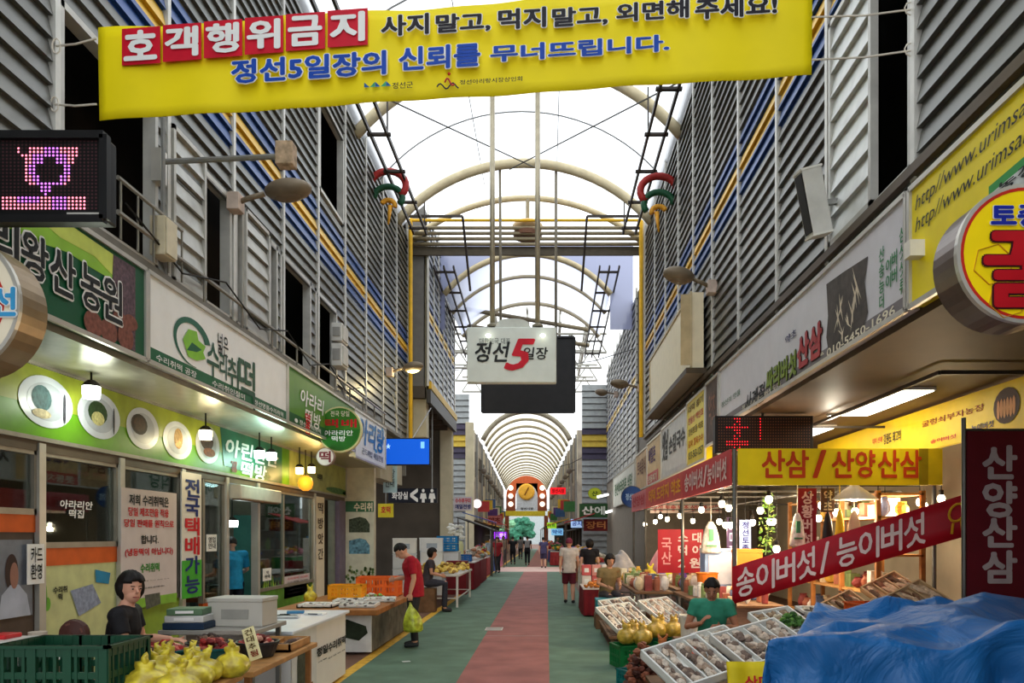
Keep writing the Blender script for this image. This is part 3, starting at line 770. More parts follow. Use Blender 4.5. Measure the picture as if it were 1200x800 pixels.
def flatpanel(name, label, cat, face, mat, th=.02, bevel=0, group=None):
    t = thing(name, label, cat, face.p(.5, 0, -th), group); slab(face, th, 'sheet', mat, t); return t, face
def lpx(x0, yb0, x1, yt1, X):   # left-wall sheet from near-bottom and far-top pixels
    a, b = PX(x0, yb0, X), PX(x1, yt1, X); return left_face(X, a.y, b.y, a.z, b.z)
# lettering on the dark glass, inner boards
w = bpy.data.objects['window_%d' % (wn[0] - 3)]
f = left_face(SL + .012, yl(45), yl(134), 1.62, 2.6)
f.tpx('아라리안\n떡집', (70, 606), (108, 588), WHITE, w, bold=.04, d=.003, shear=.1)
t, f = flatpanel('inner_sign', 'dim yellow sign hanging inside the dark shop window', 'sign', lpx(72, 557, 128, 540, SL - .35), M((130, 100, 40), .6))
f.text('올챙이국수', .1, .4, .95, .9, BLACK, t, bold=.04); f.text('막국수 전병', .1, .08, .9, .34, REDL, t, bold=.04)
t, f = flatpanel('photo_poster', 'dim photo of a smiling vendor on the panel beside the scale', 'poster', lpx(-60, 735, 38, 632, SL + .04), M((120, 124, 132), .5, var=.2))
m = MB(); ctr = f.ab(16, 676)
m.poly(f.ell(ctr[0] - .03, ctr[1] + .06, .085, .24, .004)); m.mat(1).poly(f.ell(ctr[0], ctr[1] + .02, .055, .17, .006)); m.mat(2).poly([f.p(ctr[0] + a_, b_, .005) for a_, b_ in ((-.2, .0), (.22, .0), (.17, .28), (.06, .42), (-.05, .42), (-.16, .3))])
m.build('printed_figure', [M((60, 44, 40)), M((156, 112, 96)), M((176, 182, 196))], t)
t, f = flatpanel('paper_notice', 'white paper notice with handwriting taped to a silver post', 'notice', lpx(32, 685, 52, 637, SL + .085), WHITE, .006)
f.text('카드\n환영', .18, .12, .85, .92, BLACK, t, bold=.03)
f2 = left_face(SL + .026, yl(45), yl(134), 0, 1.44)
t = thing('wall_graphic', 'pale green shop panel print with black brush letters and picture cards', 'panel print', f2.p(.5, .5))
f2.tpx('수리취\n떡', (62, 704), (78, 686), BLACK, t, bold=.05, d=.004)
m = MB(); a, b = f2.ab(52, 698)
m.poly(f2.ell(a, b, .03, .1, .003, 10)).poly(f2.ell(a + .03, b - .06, .04, .05, .003, 10)).build('printed_leaf', M((110, 176, 60)), t)
f2.shape(apx(f2, [(82, 692), (108, 684), (118, 706), (92, 722)]), M((140, 150, 172), .5, var=.3, scale=18), t, .005, 'picture_card'); f2.shape(apx(f2, [(111, 667), (129, 671), (127, 684), (112, 682)]), M((40, 130, 170), .5), t, .005, 'picture_card')
t, f = flatpanel('notice_banner', 'tall pale banner with red and black notice lines about fresh rice cakes', 'banner', lpx(142, 716, 207, 578, SL + .09), M((206, 194, 190), .6, var=.04), .01)
f.tpx('저희 수리취떡은', (151, 591), (197, 583), BLACK, t, bold=.04)
f.tpx('당일 제조만을 적용', (150, 604), (197, 597), REDL, t, bold=.04)
f.tpx('당일 판매를 원칙으로', (145, 617), (203, 610), REDL, t, bold=.04)
f.tpx('합니다.', (165, 637), (185, 627), BLACK, t, bold=.04)
f.tpx('(냉동떡이 아닙니다)', (146, 653), (202, 641), REDL, t, bold=.04)
f.tpx('수리취떡', (164, 671), (186, 659), M((60, 140, 50)), t, bold=.05)
f.tpx('• 수리취떡을 드신 분은 모두', (152, 683), (198, 677), BLACK, t, bold=.02); f.tpx('맛있게 드세요 감사합니다', (160, 691), (192, 685), BLACK, t, bold=.02)
f.rect(.0, 0, 1, .08, M((130, 180, 60), .6), t, .003); f.shape(apx(f, [(169, 697), (187, 694), (188, 707), (171, 714)]), M((90, 92, 80), .6, var=.4, scale=20), t, .005, 'picture_card')
t, f = flatpanel('vertical_sign', 'tall narrow white and green nationwide delivery sign with stacked letters', 'sign', lpx(213, 702, 236, 556, SL + .09), M((222, 218, 208), .5, var=.04), .02)
f.rect(0, 0, 1, .30, M((70, 170, 50), .5, var=.15), t, .003)
for i, (ch, mt) in enumerate((('전', NAVY), ('국', NAVY), ('택', REDL), ('배', REDL), ('가', NAVY), ('능', NAVY))):
    f.text(ch, .16, 1 - .155 * (i + 1) - .035, .86, 1 - .155 * i - .05, mt, t, bold=.045, d=.007)
# air curtain over the entrance
a, b = yl(266), yl(316)
t = thing('air_curtain', 'pale air curtain unit over the entrance of the rice cake shop', 'air curtain', (SL + .1, (a + b) / 2, 2.3))
MB().box2((SL + .02, a, 2.33), (SL + .22, b, 2.56)).build('housing', M((206, 200, 186), .4), t, bevel=.02)
MB().box2((SL + .06, a + .05, 2.312), (SL + .18, b - .05, 2.33)).build('outlet_grille', M((120, 96, 70), .5), t)
# entrance interior
soffit_lamp('small white lamp hanging inside the doorway beyond the man in blue', 272, 613, -6.2, (235, 255, 250), 14, 7, .11)
struct(MB().box2((-7.4, yl(240), 0), (-7.3, yl(366), 3.4)).build('wall_shop_room', M((44, 48, 48), .7, var=.3, scale=1.5)))  # added wall, coloured dark so the doorway reads as unlit
lamp((-5.9, 13.6, 2.9), 40, (220, 250, 255), .3); lamp((-6.6, 11.0, 2.9), 5, (230, 240, 255), .2); lamp((-6.6, 7.6, 2.9), 1.2, (230, 240, 255), .2)  # unseen fill lights without fixtures, added to brighten the shop interior
# refrigerated shelves with bottles seen through the glass
t = thing('display_cooler', 'upright glass cooler with shelves behind the green tinted window', 'cooler', (-6.6, 18.1, 0))
MB().box2((-7.0, 17.2, 0), (-6.42, 19.1, 2.2)).build('cabinet', M((60, 110, 100), .5), t)
for k in range(4): MB().box2((-6.42, 17.25, .5 + k * .45), (-6.2, 19.05, .53 + k * .45)).build('shelf', STEELG, t)
for k in range(4):
    for j in range(6):
        c = random.choice([(90, 150, 60), (180, 160, 60), (60, 110, 130), (200, 200, 190), (150, 70, 50)])
        tag(MB().lathe([(.05, 0), (.06, .02), (.06, .17), (.02, .22), (.02, .27), (0, .27)], (-6.3, 17.4 + j * .3, .53 + k * .45), 8).build('bottle', M(c, .4)), 'small bottle on a cooler shelf behind the green tinted window', 'bottle', 'bottles in the shop cooler')
t, f = flatpanel('paper_notice', 'white price sheet with lines taped low on the cooler window', 'notice', lpx(333, 702, 363, 671, SL + .02), M((206, 196, 200), .5), .004)
for i in range(5): f.text('수리취떡 10,000', .1, .82 - i * .17, .9, .92 - i * .17, REDL if i == 0 else BLACK, t)
t, f = flatpanel('paper_notice', 'small white paper taped to the cooler window beside the door', 'notice', lpx(308, 681, 318, 665, SL + .02), WHITE, .004)
f.text('떡\n판매', .2, .2, .8, .8, BLACK, t)
f = left_face(SL + .012, yl(302), yl(366), .76, 1.05)
t = thing('wall_graphic', 'green and yellow grass print along the foot of the cooler window', 'panel print', f.p(.5, .0))
m = MB()
for k in range(60):
    a = random.random(); h = random.uniform(.3, 1); m.mat(k % 3).poly([f.p(a - .012, 0, .003), f.p(a + .012, 0, .003), f.p(a + random.uniform(-.03, .03), h, .004)])
m.build('printed_grass', [M((70, 130, 40)), M((150, 180, 50)), M((40, 90, 40))], t)
t, f = flatpanel('paper_notice', 'white notice sheet beside bottles in the narrow door side window', 'notice', lpx(242, 646, 254, 626, SL + .02), WHITE, .004)
f.text('영업\n안내', .15, .15, .85, .85, BLACK, t)
for k, px in enumerate((241, 245, 250, 254)):
    q = yl(px) + .1
    tag(MB().lathe([(.04, 0), (.05, .02), (.05, .2), (.02, .26), (.02, .33), (0, .33)], (SL - .2, q, .82), 8).build('bottle', M([(200, 200, 205), (120, 130, 140), (60, 70, 90), (190, 190, 180)][k], .3)), 'clear and dark bottles standing in the narrow door side window', 'bottle', 'bottles in the door side window')
tag(MB().box2((SL - .35, yl(238), .76), (SL - .06, yl(260), .82)).build('bottle_shelf', M((120, 70, 40))), 'low brown shelf inside the narrow door side window', 'shelf')
# lettering on the cream pier, poster at the end wall
t = thing('pier_sign', 'column of small dark letters on the cream pier', 'lettering', (SL + .07, yl(372), .8)); f = left_face(SL + .064, yl(367), yl(377), 0, 2.6)
for i, ch in enumerate('떡방앗간'): f.text(ch, .2, .86 - .13 * i, .8, .95 - .13 * i, M((70, 50, 30)), t, bold=.03)
f = Face((-5.0, 19.155, 0.55), (.70, 0, 0), (0, 0, 2.05)); f.r.y = 0
t, f = flatpanel('mushroom_poster', 'tall pale poster with arched mushroom photos on the alley corner wall', 'poster', f, M((204, 204, 184), .5), .03)
f.rect(0, .87, 1, 1, M((60, 110, 80), .5), t, .003); f.text('수리취', .3, .88, .95, .98, CREAM, t, bold=.05)
m = MB()
for zb, c in ((.62, 0), (.36, 1)):
    m.mat(c).poly([f.p(.12, zb, .004), f.p(.86, zb, .004), f.p(.86, zb + .1, .004), f.p(.72, zb + .17, .004), f.p(.5, zb + .19, .004), f.p(.12, zb + .16, .004)])
m.build('photo_print', [M((66, 76, 60), .6, var=.6, scale=20), M((96, 140, 160), .6, var=.6, scale=16)], t)
m = MB()
for k in range(50):
    a, b = random.uniform(.02, .98), random.uniform(.02, .2); m.mat(k % 2).poly(f.ell(a, b, .05, .02, .004, 6))
m.build('printed_leaf', [M((80, 110, 60)), M((150, 160, 110))], t)

# ================================================================ RIGHT FASCIA SIGNS
XG = XR - .10
YSIGN = M((238, 214, 20), .4, var=.05)
f = right_face(XG, 3.4, 5.90, 3.5, 4.4)
t = signbox('shop_sign', 'bright yellow farm web address sign above the round honey drum', 'sign', f, .12, YSIGN, frame=ALU)
def rtext(f, body, x0, y0b, x1, y1t, mat, t, **k): return f.tpx(body, (x0, y0b), (x1, y1t), mat, t, **k)
f.text('http//www.urimsabujafarm.com', .035, .745, .98, .90, BLACK, t, bold=.0, d=.008, shear=.25)
f.text('http//www.urimsabujafarm.co.kr', .035, .56, .98, .715, BLACK, t, bold=.0, d=.008, shear=.25)
f.shape([(.42, .5), (1, .56), (1, .50), (.42, .44)], M((40, 140, 60), .4), t, .005); f.shape([(.42, .44), (1, .50), (1, .1), (.42, .1)], M((196, 200, 196), .4, var=.3, scale=8), t, .005)
f.text('농장', .46, .38, .62, .46, BLACK, t, bold=.03, d=.009)
MB().box(f.p(.07, .42, .05), (.12, .1, .12)).build('lamp_clip', M((220, 214, 200), .5), t)
f = right_face(XG, 5.96, 12.35, 3.5, 4.4)
t = signbox('shop_sign', 'long pale mushroom shop sign with brush letters and a dark photo of wild ginseng roots', 'sign', f, .12, M((206, 202, 204), .4, var=.04), frame=ALU)
f.rect(0, 0, 1, .13, M((120, 112, 112), .5), t, .003)
A = apx(f, [(972, 416), (969, 395), (971, 370), (969, 333), (990, 318), (1018, 300), (1014, 330), (1018, 366), (1009, 396), (990, 407)])
f.shape(A, M((74, 66, 60), .6, var=.3, scale=12), t, .006, 'photo_print')
m = MB()
for (px, py, l) in ((983, 372, .2), (986, 360, .18), (995, 380, .16), (1003, 345, .26), (1005, 335, .24), (1000, 368, .2), (988, 392, .12)):
    a, b = f.ab(px, py)
    for k in range(6):
        q = random.uniform(-.018, .018)
        m.poly([f.p(a - .0025, b, .009), f.p(a + .0025, b, .009), f.p(a + q, b + random.choice((-1, 1)) * l * random.uniform(.4, 1), .010)])
m.build('printed_roots', M((212, 196, 170), .6), t)
f.text('℡ 010-5450-1696', .70, .025, .97, .115, CREAM, t, bold=.02); f.text('정선산삼약초 버섯도매', .22, .02, .5, .10, CREAM, t)
GT = M((60, 130, 76), .4)
for s_, x0, y0, x1, y1 in (('산\n송\n능\n더', 1031, 364, 1037, 287), ('이\n이', 1039, 340, 1045, 300), ('버\n버', 1046, 334, 1052, 291), ('삼\n섯\n섯\n류', 1055, 346, 1062, 262)):
    f.tpx(s_, (x0, y0), (x1, y1), GT, t, bold=.03)
f.tpx('정선의 명품', (846, 478), (868, 455), M((120, 140, 120)), t)
f.tpx('사계절', (874, 483), (897, 447), BLACK, t, bold=.03, shear=.2, d=.008)
f.tpx('싸리버섯', (899, 460), (934, 410), M((120, 140, 40), .4), t, bold=.07, edge=M((40, 46, 20)), edge_w=.03, d=.008)
f.tpx('산삼', (936, 432), (964, 376), M((166, 40, 46), .4), t, bold=.08, edge=M((60, 16, 20)), edge_w=.03, d=.008)
f.tpx('약초', (921, 404), (934, 384), M((40, 40, 90), .4), t, bold=.02, d=.008)
# farther fascia boards
f = right_face(XG, 12.45, 13.45, 3.3, 4.38); t = signbox('shop_sign', 'dark brown photo strip ending the pale mushroom sign', 'sign', f, .12, M((84, 66, 56), .5, var=.4, scale=6), frame=ALU)
f.text('약초', .25, .3, .75, .8, M((150, 110, 90)), t, bold=.02)
f = right_face(XG, 13.5, 15.25, 3.1, 4.35); t = signbox('shop_sign', 'square yellow menu sign with rows of red and dark lines past the brown photo strip', 'sign', f, .12, YSIGN, frame=ALU)
for i, (tx, mt) in enumerate((('더덕 황기', M((110, 80, 20))), ('만물상 백년초', REDL), ('강원토종 약초', M((110, 80, 20))), ('감자 찰옥수수', M((200, 90, 20))), ('033-563-1257', BLACK))): f.text(tx, .1, .82 - i * .18, .9, .93 - i * .18, mt, t, bold=.02)
f = right_face(XG, 15.3, 18.6, 3.1, 4.3); t = signbox('shop_sign', 'pale grey shop sign with black brush letters beyond the square yellow menu sign', 'sign', f, .12, M((198, 198, 196), .4), frame=ALU)
f.text('옛날', .05, .35, .3, .9, BLACK, t, bold=.05, shear=.2); f.text('손칼국수', .34, .4, .95, .72, M((80, 80, 80)), t, bold=.05)
f = right_face(XG, 18.65, 21.2, 3.1, 4.25); t = signbox('shop_sign', 'orange beige shop sign with a photo print over a pink strip', 'sign', f, .12, M((214, 182, 130), .5, var=.15), frame=ALU)
f.text('메밀촌', .1, .5, .6, .85, M((90, 60, 110)), t, bold=.04); f.rect(0, 0, .8, .28, M((204, 80, 76), .5), t); f.text('콧등치기', .08, .05, .7, .22, CREAM, t, bold=.04, d=.009)
f = right_face(XG, 21.25, 23.9, 3.1, 4.2); t = signbox('shop_sign', 'tan shop sign at the far end of the fascia row', 'sign', f, .12, M((196, 160, 112), .5, var=.25), frame=ALU)
f.text('토속음식', .15, .4, .85, .8, M((110, 60, 40)), t, bold=.04)
f = right_face(XR - .1, 24.2, 32, 2.9, 4.1); t = signbox('shop_sign', 'long white shop sign past the fascia corner with green trim', 'sign', f, .12, M((214, 214, 200), .5), frame=ALU)
f.text('정선아라리촌 식당', .1, .35, .9, .75, M((60, 110, 70)), t, bold=.04)
# honey drum sign
t, f = drum('round yellow honey drum sign with red brush letter and honeycomb', 2.54, 3.24, 4.08, .24, .365, M((244, 214, 10), .4, var=.05), M((110, 96, 88), .3, .55, var=.25, scale=4), 1)
m = MB(); o = f.ell(.5, .5, .478, .478, .006, 48); i = f.ell(.5, .5, .455, .455, .006, 48)
for k in range(48): m.quad(o[k], o[(k + 1) % 48], i[(k + 1) % 48], i[k])
m.build('red_ring', M((186, 40, 26), .4), t)
HC = M((206, 150, 30), .4)
m = MB()
for (a, b, r) in ((.26, .42, .15), (.36, .17, .14), (.56, .2, .13)):
    hx = [f.p(a + r * math.cos(PI / 3 * k + .3), b + r * math.sin(PI / 3 * k + .3), .008) for k in range(6)]
    for k in range(6): m.bar(hx[k], hx[(k + 1) % 6], .009, .003)
m.build('honeycomb', HC, t)
f.disc(.34, .24, .07, .05, M((226, 190, 60), .4), t, .009, 'honey_drop')
f.text('토종꿀', .24, .69, .80, .84, M((24, 40, 150), .4), t, bold=.07, edge=WHITE, edge_w=.03, d=.012)
f.text('꿀', .20, .12, .82, .64, M((176, 18, 30), .4), t, bold=.045, edge=M((60, 10, 14)), edge_w=.02, d=.012)
# column speaker
c = PX(953, 238, XR - .28)
t = thing('wall_speaker', 'long pale column speaker tilted on the louvre wall', 'speaker', c - V((0, 0, .3)))
R = rotm(0, math.radians(-14), 0) @ rotm(math.radians(8), 0, 0)
MB().box(c, (.20, .22, .62), R).build('cabinet', M((206, 204, 196), .4), t, bevel=.012)
MB().box(c + R @ V((-.105, -.02, 0)), (.012, .17, .56), R).build('grille', M((34, 32, 30), .6), t)
for q_ in (.31, -.31): MB().box(c + R @ V((0, 0, q_)), (.21, .23, .02), R).build('end_cap', M((222, 220, 210), .4), t)
MB().bar(c + V((.08, 0, 0)), (XR - .02, c.y, c.z + .02), .05).build('bracket', STEELG, t)
# blank cream panel
f = right_face(XR - .30, 13.75, 19.2, 4.75, 6.1)
t = signbox('blank_panel', 'large blank cream light panel mounted on the louvre wall', 'sign panel', f, .22, M((232, 218, 184), .5, var=.05), frame=M((196, 178, 140), .5))
f = front_face(13.74, XR - .52, XR - .28, 4.75, 6.1); f.rect(.1, .03, .9, .97, M((190, 170, 130), .5), t, .005, 'side_plate')
MB().box((XR - .2, 16.4, 4.68), (.42, 5.5, .1)).build('support_frame', M((76, 64, 48), .5), t)
# inner yellow board, canopy lights
f = right_face(SR, 6.0, 14.0, 2.86, 3.4)
t = signbox('inner_sign', 'long yellow herb list board under the canopy with a mushroom basket photo', 'sign', f, .06, M((226, 196, 30), .45, var=.06), origin=(SR, 10, 2.86))
f.tpx('굴렁쇠부자농장', (1081, 501), (1154, 472), M((140, 56, 20)), t, bold=.02); f.tpx('강원도 최고의', (1036, 521), (1056, 503), BLACK, t, bold=.03)
f.tpx('더덕 산채', (1023, 521), (1034, 511), REDL, t); f.tpx('송이버섯', (1091, 520), (1121, 508), REDL, t, bold=.03); f.tpx('능이버섯', (1139, 506), (1165, 492), M((70, 70, 110)), t, bold=.03)
a, b = f.ab(1180, 475); m = MB(); m.poly(f.ell(a, b, .03, .36, .006, 18)); m.mat(1)
for k in range(6): m.poly(f.ell(a - .018 + .007 * k, b - .05 + .02 * (k % 2), .0035, .2, .009, 8))
m.build('photo_print', [M((66, 44, 34)), M((206, 150, 100))], t)
for i, (y0, y1) in enumerate(((8.75, 10.6), (11.75, 13.3))):
    lb = ('flat rectangular ceiling light over the herb board, nearer one', 'flat rectangular ceiling light over the herb board, half hidden by the display box')[i]
    t = thing('ceiling_light', lb, 'ceiling light', (4.25, (y0 + y1) / 2, 3.40))
    MB().box2((4.05, y0, 3.405), (4.45, y1, 3.44)).build('frame', M((200, 200, 196), .4), t)
    MB().box2((4.07, y0 + .02, 3.395), (4.43, y1 - .02, 3.41)).build('diffuser', M((255, 250, 232), emit=5.5), t)
p = P(976, 483, 10.7)
t = thing('hanging_lamp', 'small white cone lamp hanging between the ceiling lights', 'lamp', p - V((0, 0, .06)))
MB().lathe([(.09, -.05), (.03, .04), (.02, .08)], p, 16).build('shade', M((180, 180, 170), .4), t, smooth=True)
MB().sph(p - V((0, 0, .05)), .05, .05, .03).build('bulb', M((255, 255, 245), emit=12), t, smooth=True)
MB().tube([p + V((0, 0, .06)), (p.x, p.y, 3.44)], .01, 5).build('cord', BLACK, t)
lamp(p - V((0, 0, .25)), 14, (255, 245, 220), .1); 
m = MB(); m.bar((3.9, 7.6, 3.36), (3.9, 14, 3.36), .04).bar((3.9, 7.6, 3.36), (4.85, 7.6, 3.36), .04).bar((3.2, 11, 3.3), (4.85, 11, 3.3), .03)
tag(m.build('lighting_rail', DK), 'thin black rail fixed under the dark canopy around the ceiling lights', 'rail')
# ================================================================ STALL AWNING FRAME
YA = 9.7; XA = 2.38; ZA0, ZA1 = 2.38, 2.84
PIPE = M((92, 90, 86), .4, .6)
t = thing('pipe_awning', 'grey pipe frame of the market stall carrying the red and yellow banners', 'frame', (XA, 15, 0))
for y in (9.7, 13.4, 18.4, 20.9): MB().tube([(XA, y, 0), (XA, y, ZA1)], .028, 8).build('post', PIPE, t)
MB().tube([(4.9, YA, 0), (4.9, YA, ZA1)], .028, 8).build('post', PIPE, t)
for z in (2.42, 2.80):
    MB().tube([(XA, 9.7, z), (XA, 20.9, z)], .02, 6).build('rail', PIPE, t); MB().tube([(XA, YA, z), (4.9, YA, z)], .02, 6).build('rail', PIPE, t)
for y in (10.7, 12.2, 15.2, 18.2): MB().tube([(XA, y, 2.36), (SR, y, 2.36)], .016, 6).build('cross_rail', PIPE, t)
MB().tube([(3.4, 9.9, 2.30), (3.4, 20, 2.30)], .014, 6).build('cross_rail', PIPE, t)
f = front_face(YA - .05, XA + .03, 4.98, ZA0, ZA1)
t = signbox('stall_banner', 'yellow wild ginseng stall banner with red letters facing the street', 'banner', f, .02, M((236, 206, 16), .5, var=.05))
f.rect(.885, 0, .93, 1, M((150, 130, 14), .5), t, .003); f.rect(.93, 0, 1, 1, M((206, 180, 20), .5), t, .003)
OT = M((196, 66, 20), .5)
for ch, x0, x1 in (('산', 893, 919), ('삼', 921, 947), ('/', 953, 967), ('산', 975, 1000), ('양', 1003, 1025), ('산', 1029, 1053), ('삼', 1055, 1079)):
    f.tpx(ch, (x0, 559), (x1, 528), OT, t, bold=.04, d=.008)
f = right_face(XA - .05, 9.72, 20.9, ZA0, ZA1); f.o.x = f.o.x
t = signbox('stall_banner', 'long red and pink stall banner along the aisle with white mushroom letters', 'banner', f, .02, M((196, 52, 56), .5, var=.08))
a0 = f.ab(800, 580)[0]; a1 = f.ab(757, 590)[0]
f.rect(a1, 0, a0, 1, M((206, 74, 66), .5), t, .003); f.rect(0, 0, a1, 1, M((206, 106, 112), .5), t, .004)
for s_, x0, x1 in (('송이버섯', 803, 824), ('/', 825, 829), ('능이버섯', 830, 852)): 
    b0, b1 = f.ab(x0, 575)[0], f.ab(x1, 575)[0]; f.text(s_, b0, .2, b1, .82, M((230, 196, 190)), t, bold=.05, d=.009)
b0, b1 = f.ab(761, 590)[0], f.ab(798, 590)[0]; f.text('더덕 도라지 약초', b0, .22, b1, .8, M((240, 170, 50)), t, bold=.05, d=.009)
f.text('산양삼', .03, .25, a1 - .02, .8, M((196, 50, 60)), t, bold=.05, d=.009)
# dot display over the yellow banner
f = front_px(10.55, 838, 487, 953, 531)
t = thing('led_display', 'black dot display box with red lights above the yellow ginseng banner', 'display', f.p(.5, 0, -.15))
slab(f, .15, 'housing', M((22, 16, 16), .4), t, bevel=.008)
MB().tube([f.p(.5, 1, -.08), V((f.p(.5, 1).x, 10.62, 3.44))], .02, 6).build('hanger', DK, t)
m1, m2 = MB(), MB()
for j in range(12):
    for i in range(36):
        a, b = .04 + .92 * i / 35, .08 + .84 * j / 11
        lit = (5 < i < 9 and (j + i) % 4 != 0) or (2 < i < 12 and j in (2, 3, 8)) or (i in (16,) and j > 3)
        (m2 if lit else m1).poly(f.ell(a, b, .006, .018, .004, 6))
m1.build('dark_pixels', M((96, 60, 40), .5), t); m2.build('red_pixels', M((235, 30, 40), emit=1.4), t)
# diagonal red banner
A, B = P(858, 708, 9.5), P(858, 664, 9.5); C_, D_ = P(1142, 625, 8.4), P(1142, 584, 8.4)
f = Face(A, C_ - A, B - A)
t = thing('diagonal_banner', 'red mushroom banner slung on a slant across the stall front', 'banner', f.p(.5, 0))
m = MB(); m.grid(lambda u, v: f.p(u, v, .03 * math.sin(u * 7) * (1 - v)), 24, 3).build('cloth', M((176, 18, 36), .5, var=.1), t, smooth=True, solid=.006)
WR = M((232, 208, 204), .5)
for ch, a0, a1 in (('송', .025, .105), ('이', .115, .195), ('버', .205, .285), ('섯', .295, .375), ('/', .395, .43), ('능', .465, .545), ('이', .555, .635), ('버', .645, .725), ('섯', .735, .815)):
    f.text(ch, a0, .13, a1, .87, WR, t, bold=.03, d=.045)
m = MB(); m.tube([f.p(.935 + .03 * math.cos(k * PI / 8), .62 + .2 * math.sin(k * PI / 8), .045) for k in range(16)], .014, 6, True)
m.bar(f.p(.92, .4, .045), f.p(.915, .15, .045), .02).bar(f.p(.95, .4, .045), f.p(.955, .15, .045), .02)
m.build('printed_ring', M((226, 176, 40)), t)
# tall dark red banner with its pole
f = front_px(7.5, 1133, 505, 1203, 703); 
t = thing('vertical_banner', 'tall dark maroon banner with four stacked grey letters', 'banner', (f.p(.5, 0).x, 7.5, 0))
slab(f, .02, 'cloth', M((96, 16, 28), .6, var=.1), t)
for i, ch in enumerate(('산', '양', '산', '삼')):
    y0 = (560, 605, 640, 682)[i]; y1 = (523, 565, 606, 646)[i]
    f.tpx(ch, (1152, y0), (1190, y1), M((176, 160, 158), .6), t, bold=.06, d=.008)
MB().tube([(f.p(0, 0).x - .02, 7.52, 0), (f.p(0, 0).x - .02, 7.52, 2.9)], .022, 8).build('pole', PIPE, t)
MB().tube([(f.p(0, 1).x - .02, 7.52, 2.78), (f.p(1, 1).x, 7.52, 2.78)], .015, 6).build('top_rod', PIPE, t)
# round blue and yellow signs farther along
def rblade(label, px, py, Y, rx, ry, c, txt, tc):
    t, f = blade(label, px, py, Y, rx, ry, M(c, .4), M((60, 70, 90), .4))
    f.text(txt, .2, .36, .8, .64, M(tc), t, bold=.05, d=.01)
    q = P(px, py, Y); MB().bar(q + V((0, .05, 0)), (XR - .08, Y + .05, q.z), .04).build('wall_bracket', STEELG, t)
rblade('round dark blue sign over the pink end of the stall banner', 741, 582, 22.0, 13, 13, (24, 66, 130), '정선맛집', (160, 190, 220))

# ================================================================ BANNER ACROSS THE STREET
A, B, C_, D_ = P(113, 138, 6.2), P(113, 30, 6.2), P(953, 84, 6.15), P(948, -14, 6.15)
f = Face(A, C_ - A, B - A)
t = thing('street_banner', 'wide yellow banner with red boxed letters strung across the street', 'banner', f.p(.5, 0))
m = MB()
def bw(u, v): return .020 * math.sin(u * 19 + v * 2) * (.4 + .6 * v) + .008 * math.sin(u * 53)
m.grid(lambda u, v: f.p(u, v, bw(u, v) - .040), 80, 8).build('cloth', M((244, 222, 10), .55, var=.05, scale=2), t, smooth=True, solid=.006)
ab = f.ab
bx = [(143, 188), (191, 236), (239, 284), (287, 332), (335, 381), (384, 431)]
for i, (ch, (x0, x1)) in enumerate(zip('호객행위금지', bx)):
    yb = 77 - (x0 - 143) * .088; yt = 34 - (x0 - 143) * .088; q0 = ab(x0, yb); q1 = ab(x1, yb - (x1 - x0) * .07); q2 = ab(x0, yt)
    MB().prism([f.p(q0[0], q0[1], 0), f.p(q1[0], q1[1], 0), f.p(q1[0], q1[1] + (q2[1] - q0[1]), 0), f.p(q0[0], q2[1], 0)], f.n * .003).build('red_box', M((206, 16, 44), .5), t)
    w = q1[0] - q0[0]; h = q2[1] - q0[1]
    f.text(ch, q0[0] + w * .1, q0[1] + h * .12, q1[0] - w * .1, q0[1] + h * .88, WHITE, t, bold=.06, d=.012)
def bline(words, slope, mat, d=.012, bold=.055):
    for (s_, x0, x1, yb, yt) in words:
        q0 = ab(x0, yb); q1 = ab(x1, yt); f.text(s_, q0[0], q0[1], q1[0], q1[1], mat, t, bold=bold, d=d, edge=WHITE, edge_w=.045)
BK = M((30, 26, 34), .5)
bline([('사지', 448, 502, 44, 17.5), ('말고,', 512, 574, 41, 15.5), ('먹지', 585, 639, 36, 10), ('말고,', 648, 711, 34, 8), ('외면해', 723, 806, 27, 1), ('주세요!', 815, 909, 24, -5)], -.08, BK)
BL = M((18, 70, 170), .5)
bline([('정선5일장의', 273, 452, 99, 61), ('신뢰를', 469, 562, 84, 52), ('무너뜨립니다.', 576, 783, 74, 42)], -.08, BL)
q0, q1 = ab(460, 105), ab(484, 96); f.text('정선군', q0[0], q0[1], q1[0], q1[1], BK, t, bold=.02, d=.008)
q0, q1 = ab(539, 100), ab(612, 90); f.text('정선아리랑시장상인회', q0[0], q0[1], q1[0], q1[1], BK, t, bold=.03, d=.008)
m = MB(); mats = [M((30, 90, 150)), M((60, 160, 110))]
for k in range(5):
    q = ab(427 + k * 6.4, 103 - k * .4); m.mat(k % 2).poly([f.p(q[0], q[1], .006), f.p(q[0] + .0074, q[1], .006), f.p(q[0] + .0074 * (1 if k % 2 else 0), q[1] + .055, .006)])
m.build('printed_logo', mats, t)
m = MB(); q = ab(524, 96)
m.tube([f.p(q[0] - .014 + .03 * k / 12, q[1] - .05 + .03 * math.sin(k * .9), .008) for k in range(13)], .006, 5).mat(1).sph(f.p(q[0] + .003, q[1] + .08, .008), .012)
m.mat(2).tube([f.p(q[0] - .003 + .013 * k / 8, q[1] + .04 * math.sin(k * .7) - .01, .010) for k in range(9)], .007, 5)
m.build('printed_logo', [M((60, 60, 70)), M((210, 60, 40)), M((190, 40, 60))], t)
ROPE = M((214, 206, 190), .8)
for (x0, y0, x1, y1) in ((113, 45, 64, 54), (113, 122, 62, 122)):
    MB().tube([P(x0, y0, 6.2), P((x0 + x1) / 2, (y0 + y1) / 2 + 2, 6.22), P(x1, y1, 6.34)], .009, 5).tube([P(x1 + 2 + 5 * math.cos(k * .7), y1 + 9 * math.sin(k * .7), 6.3) for k in range(10)], .007, 5).build('rope', ROPE, t)
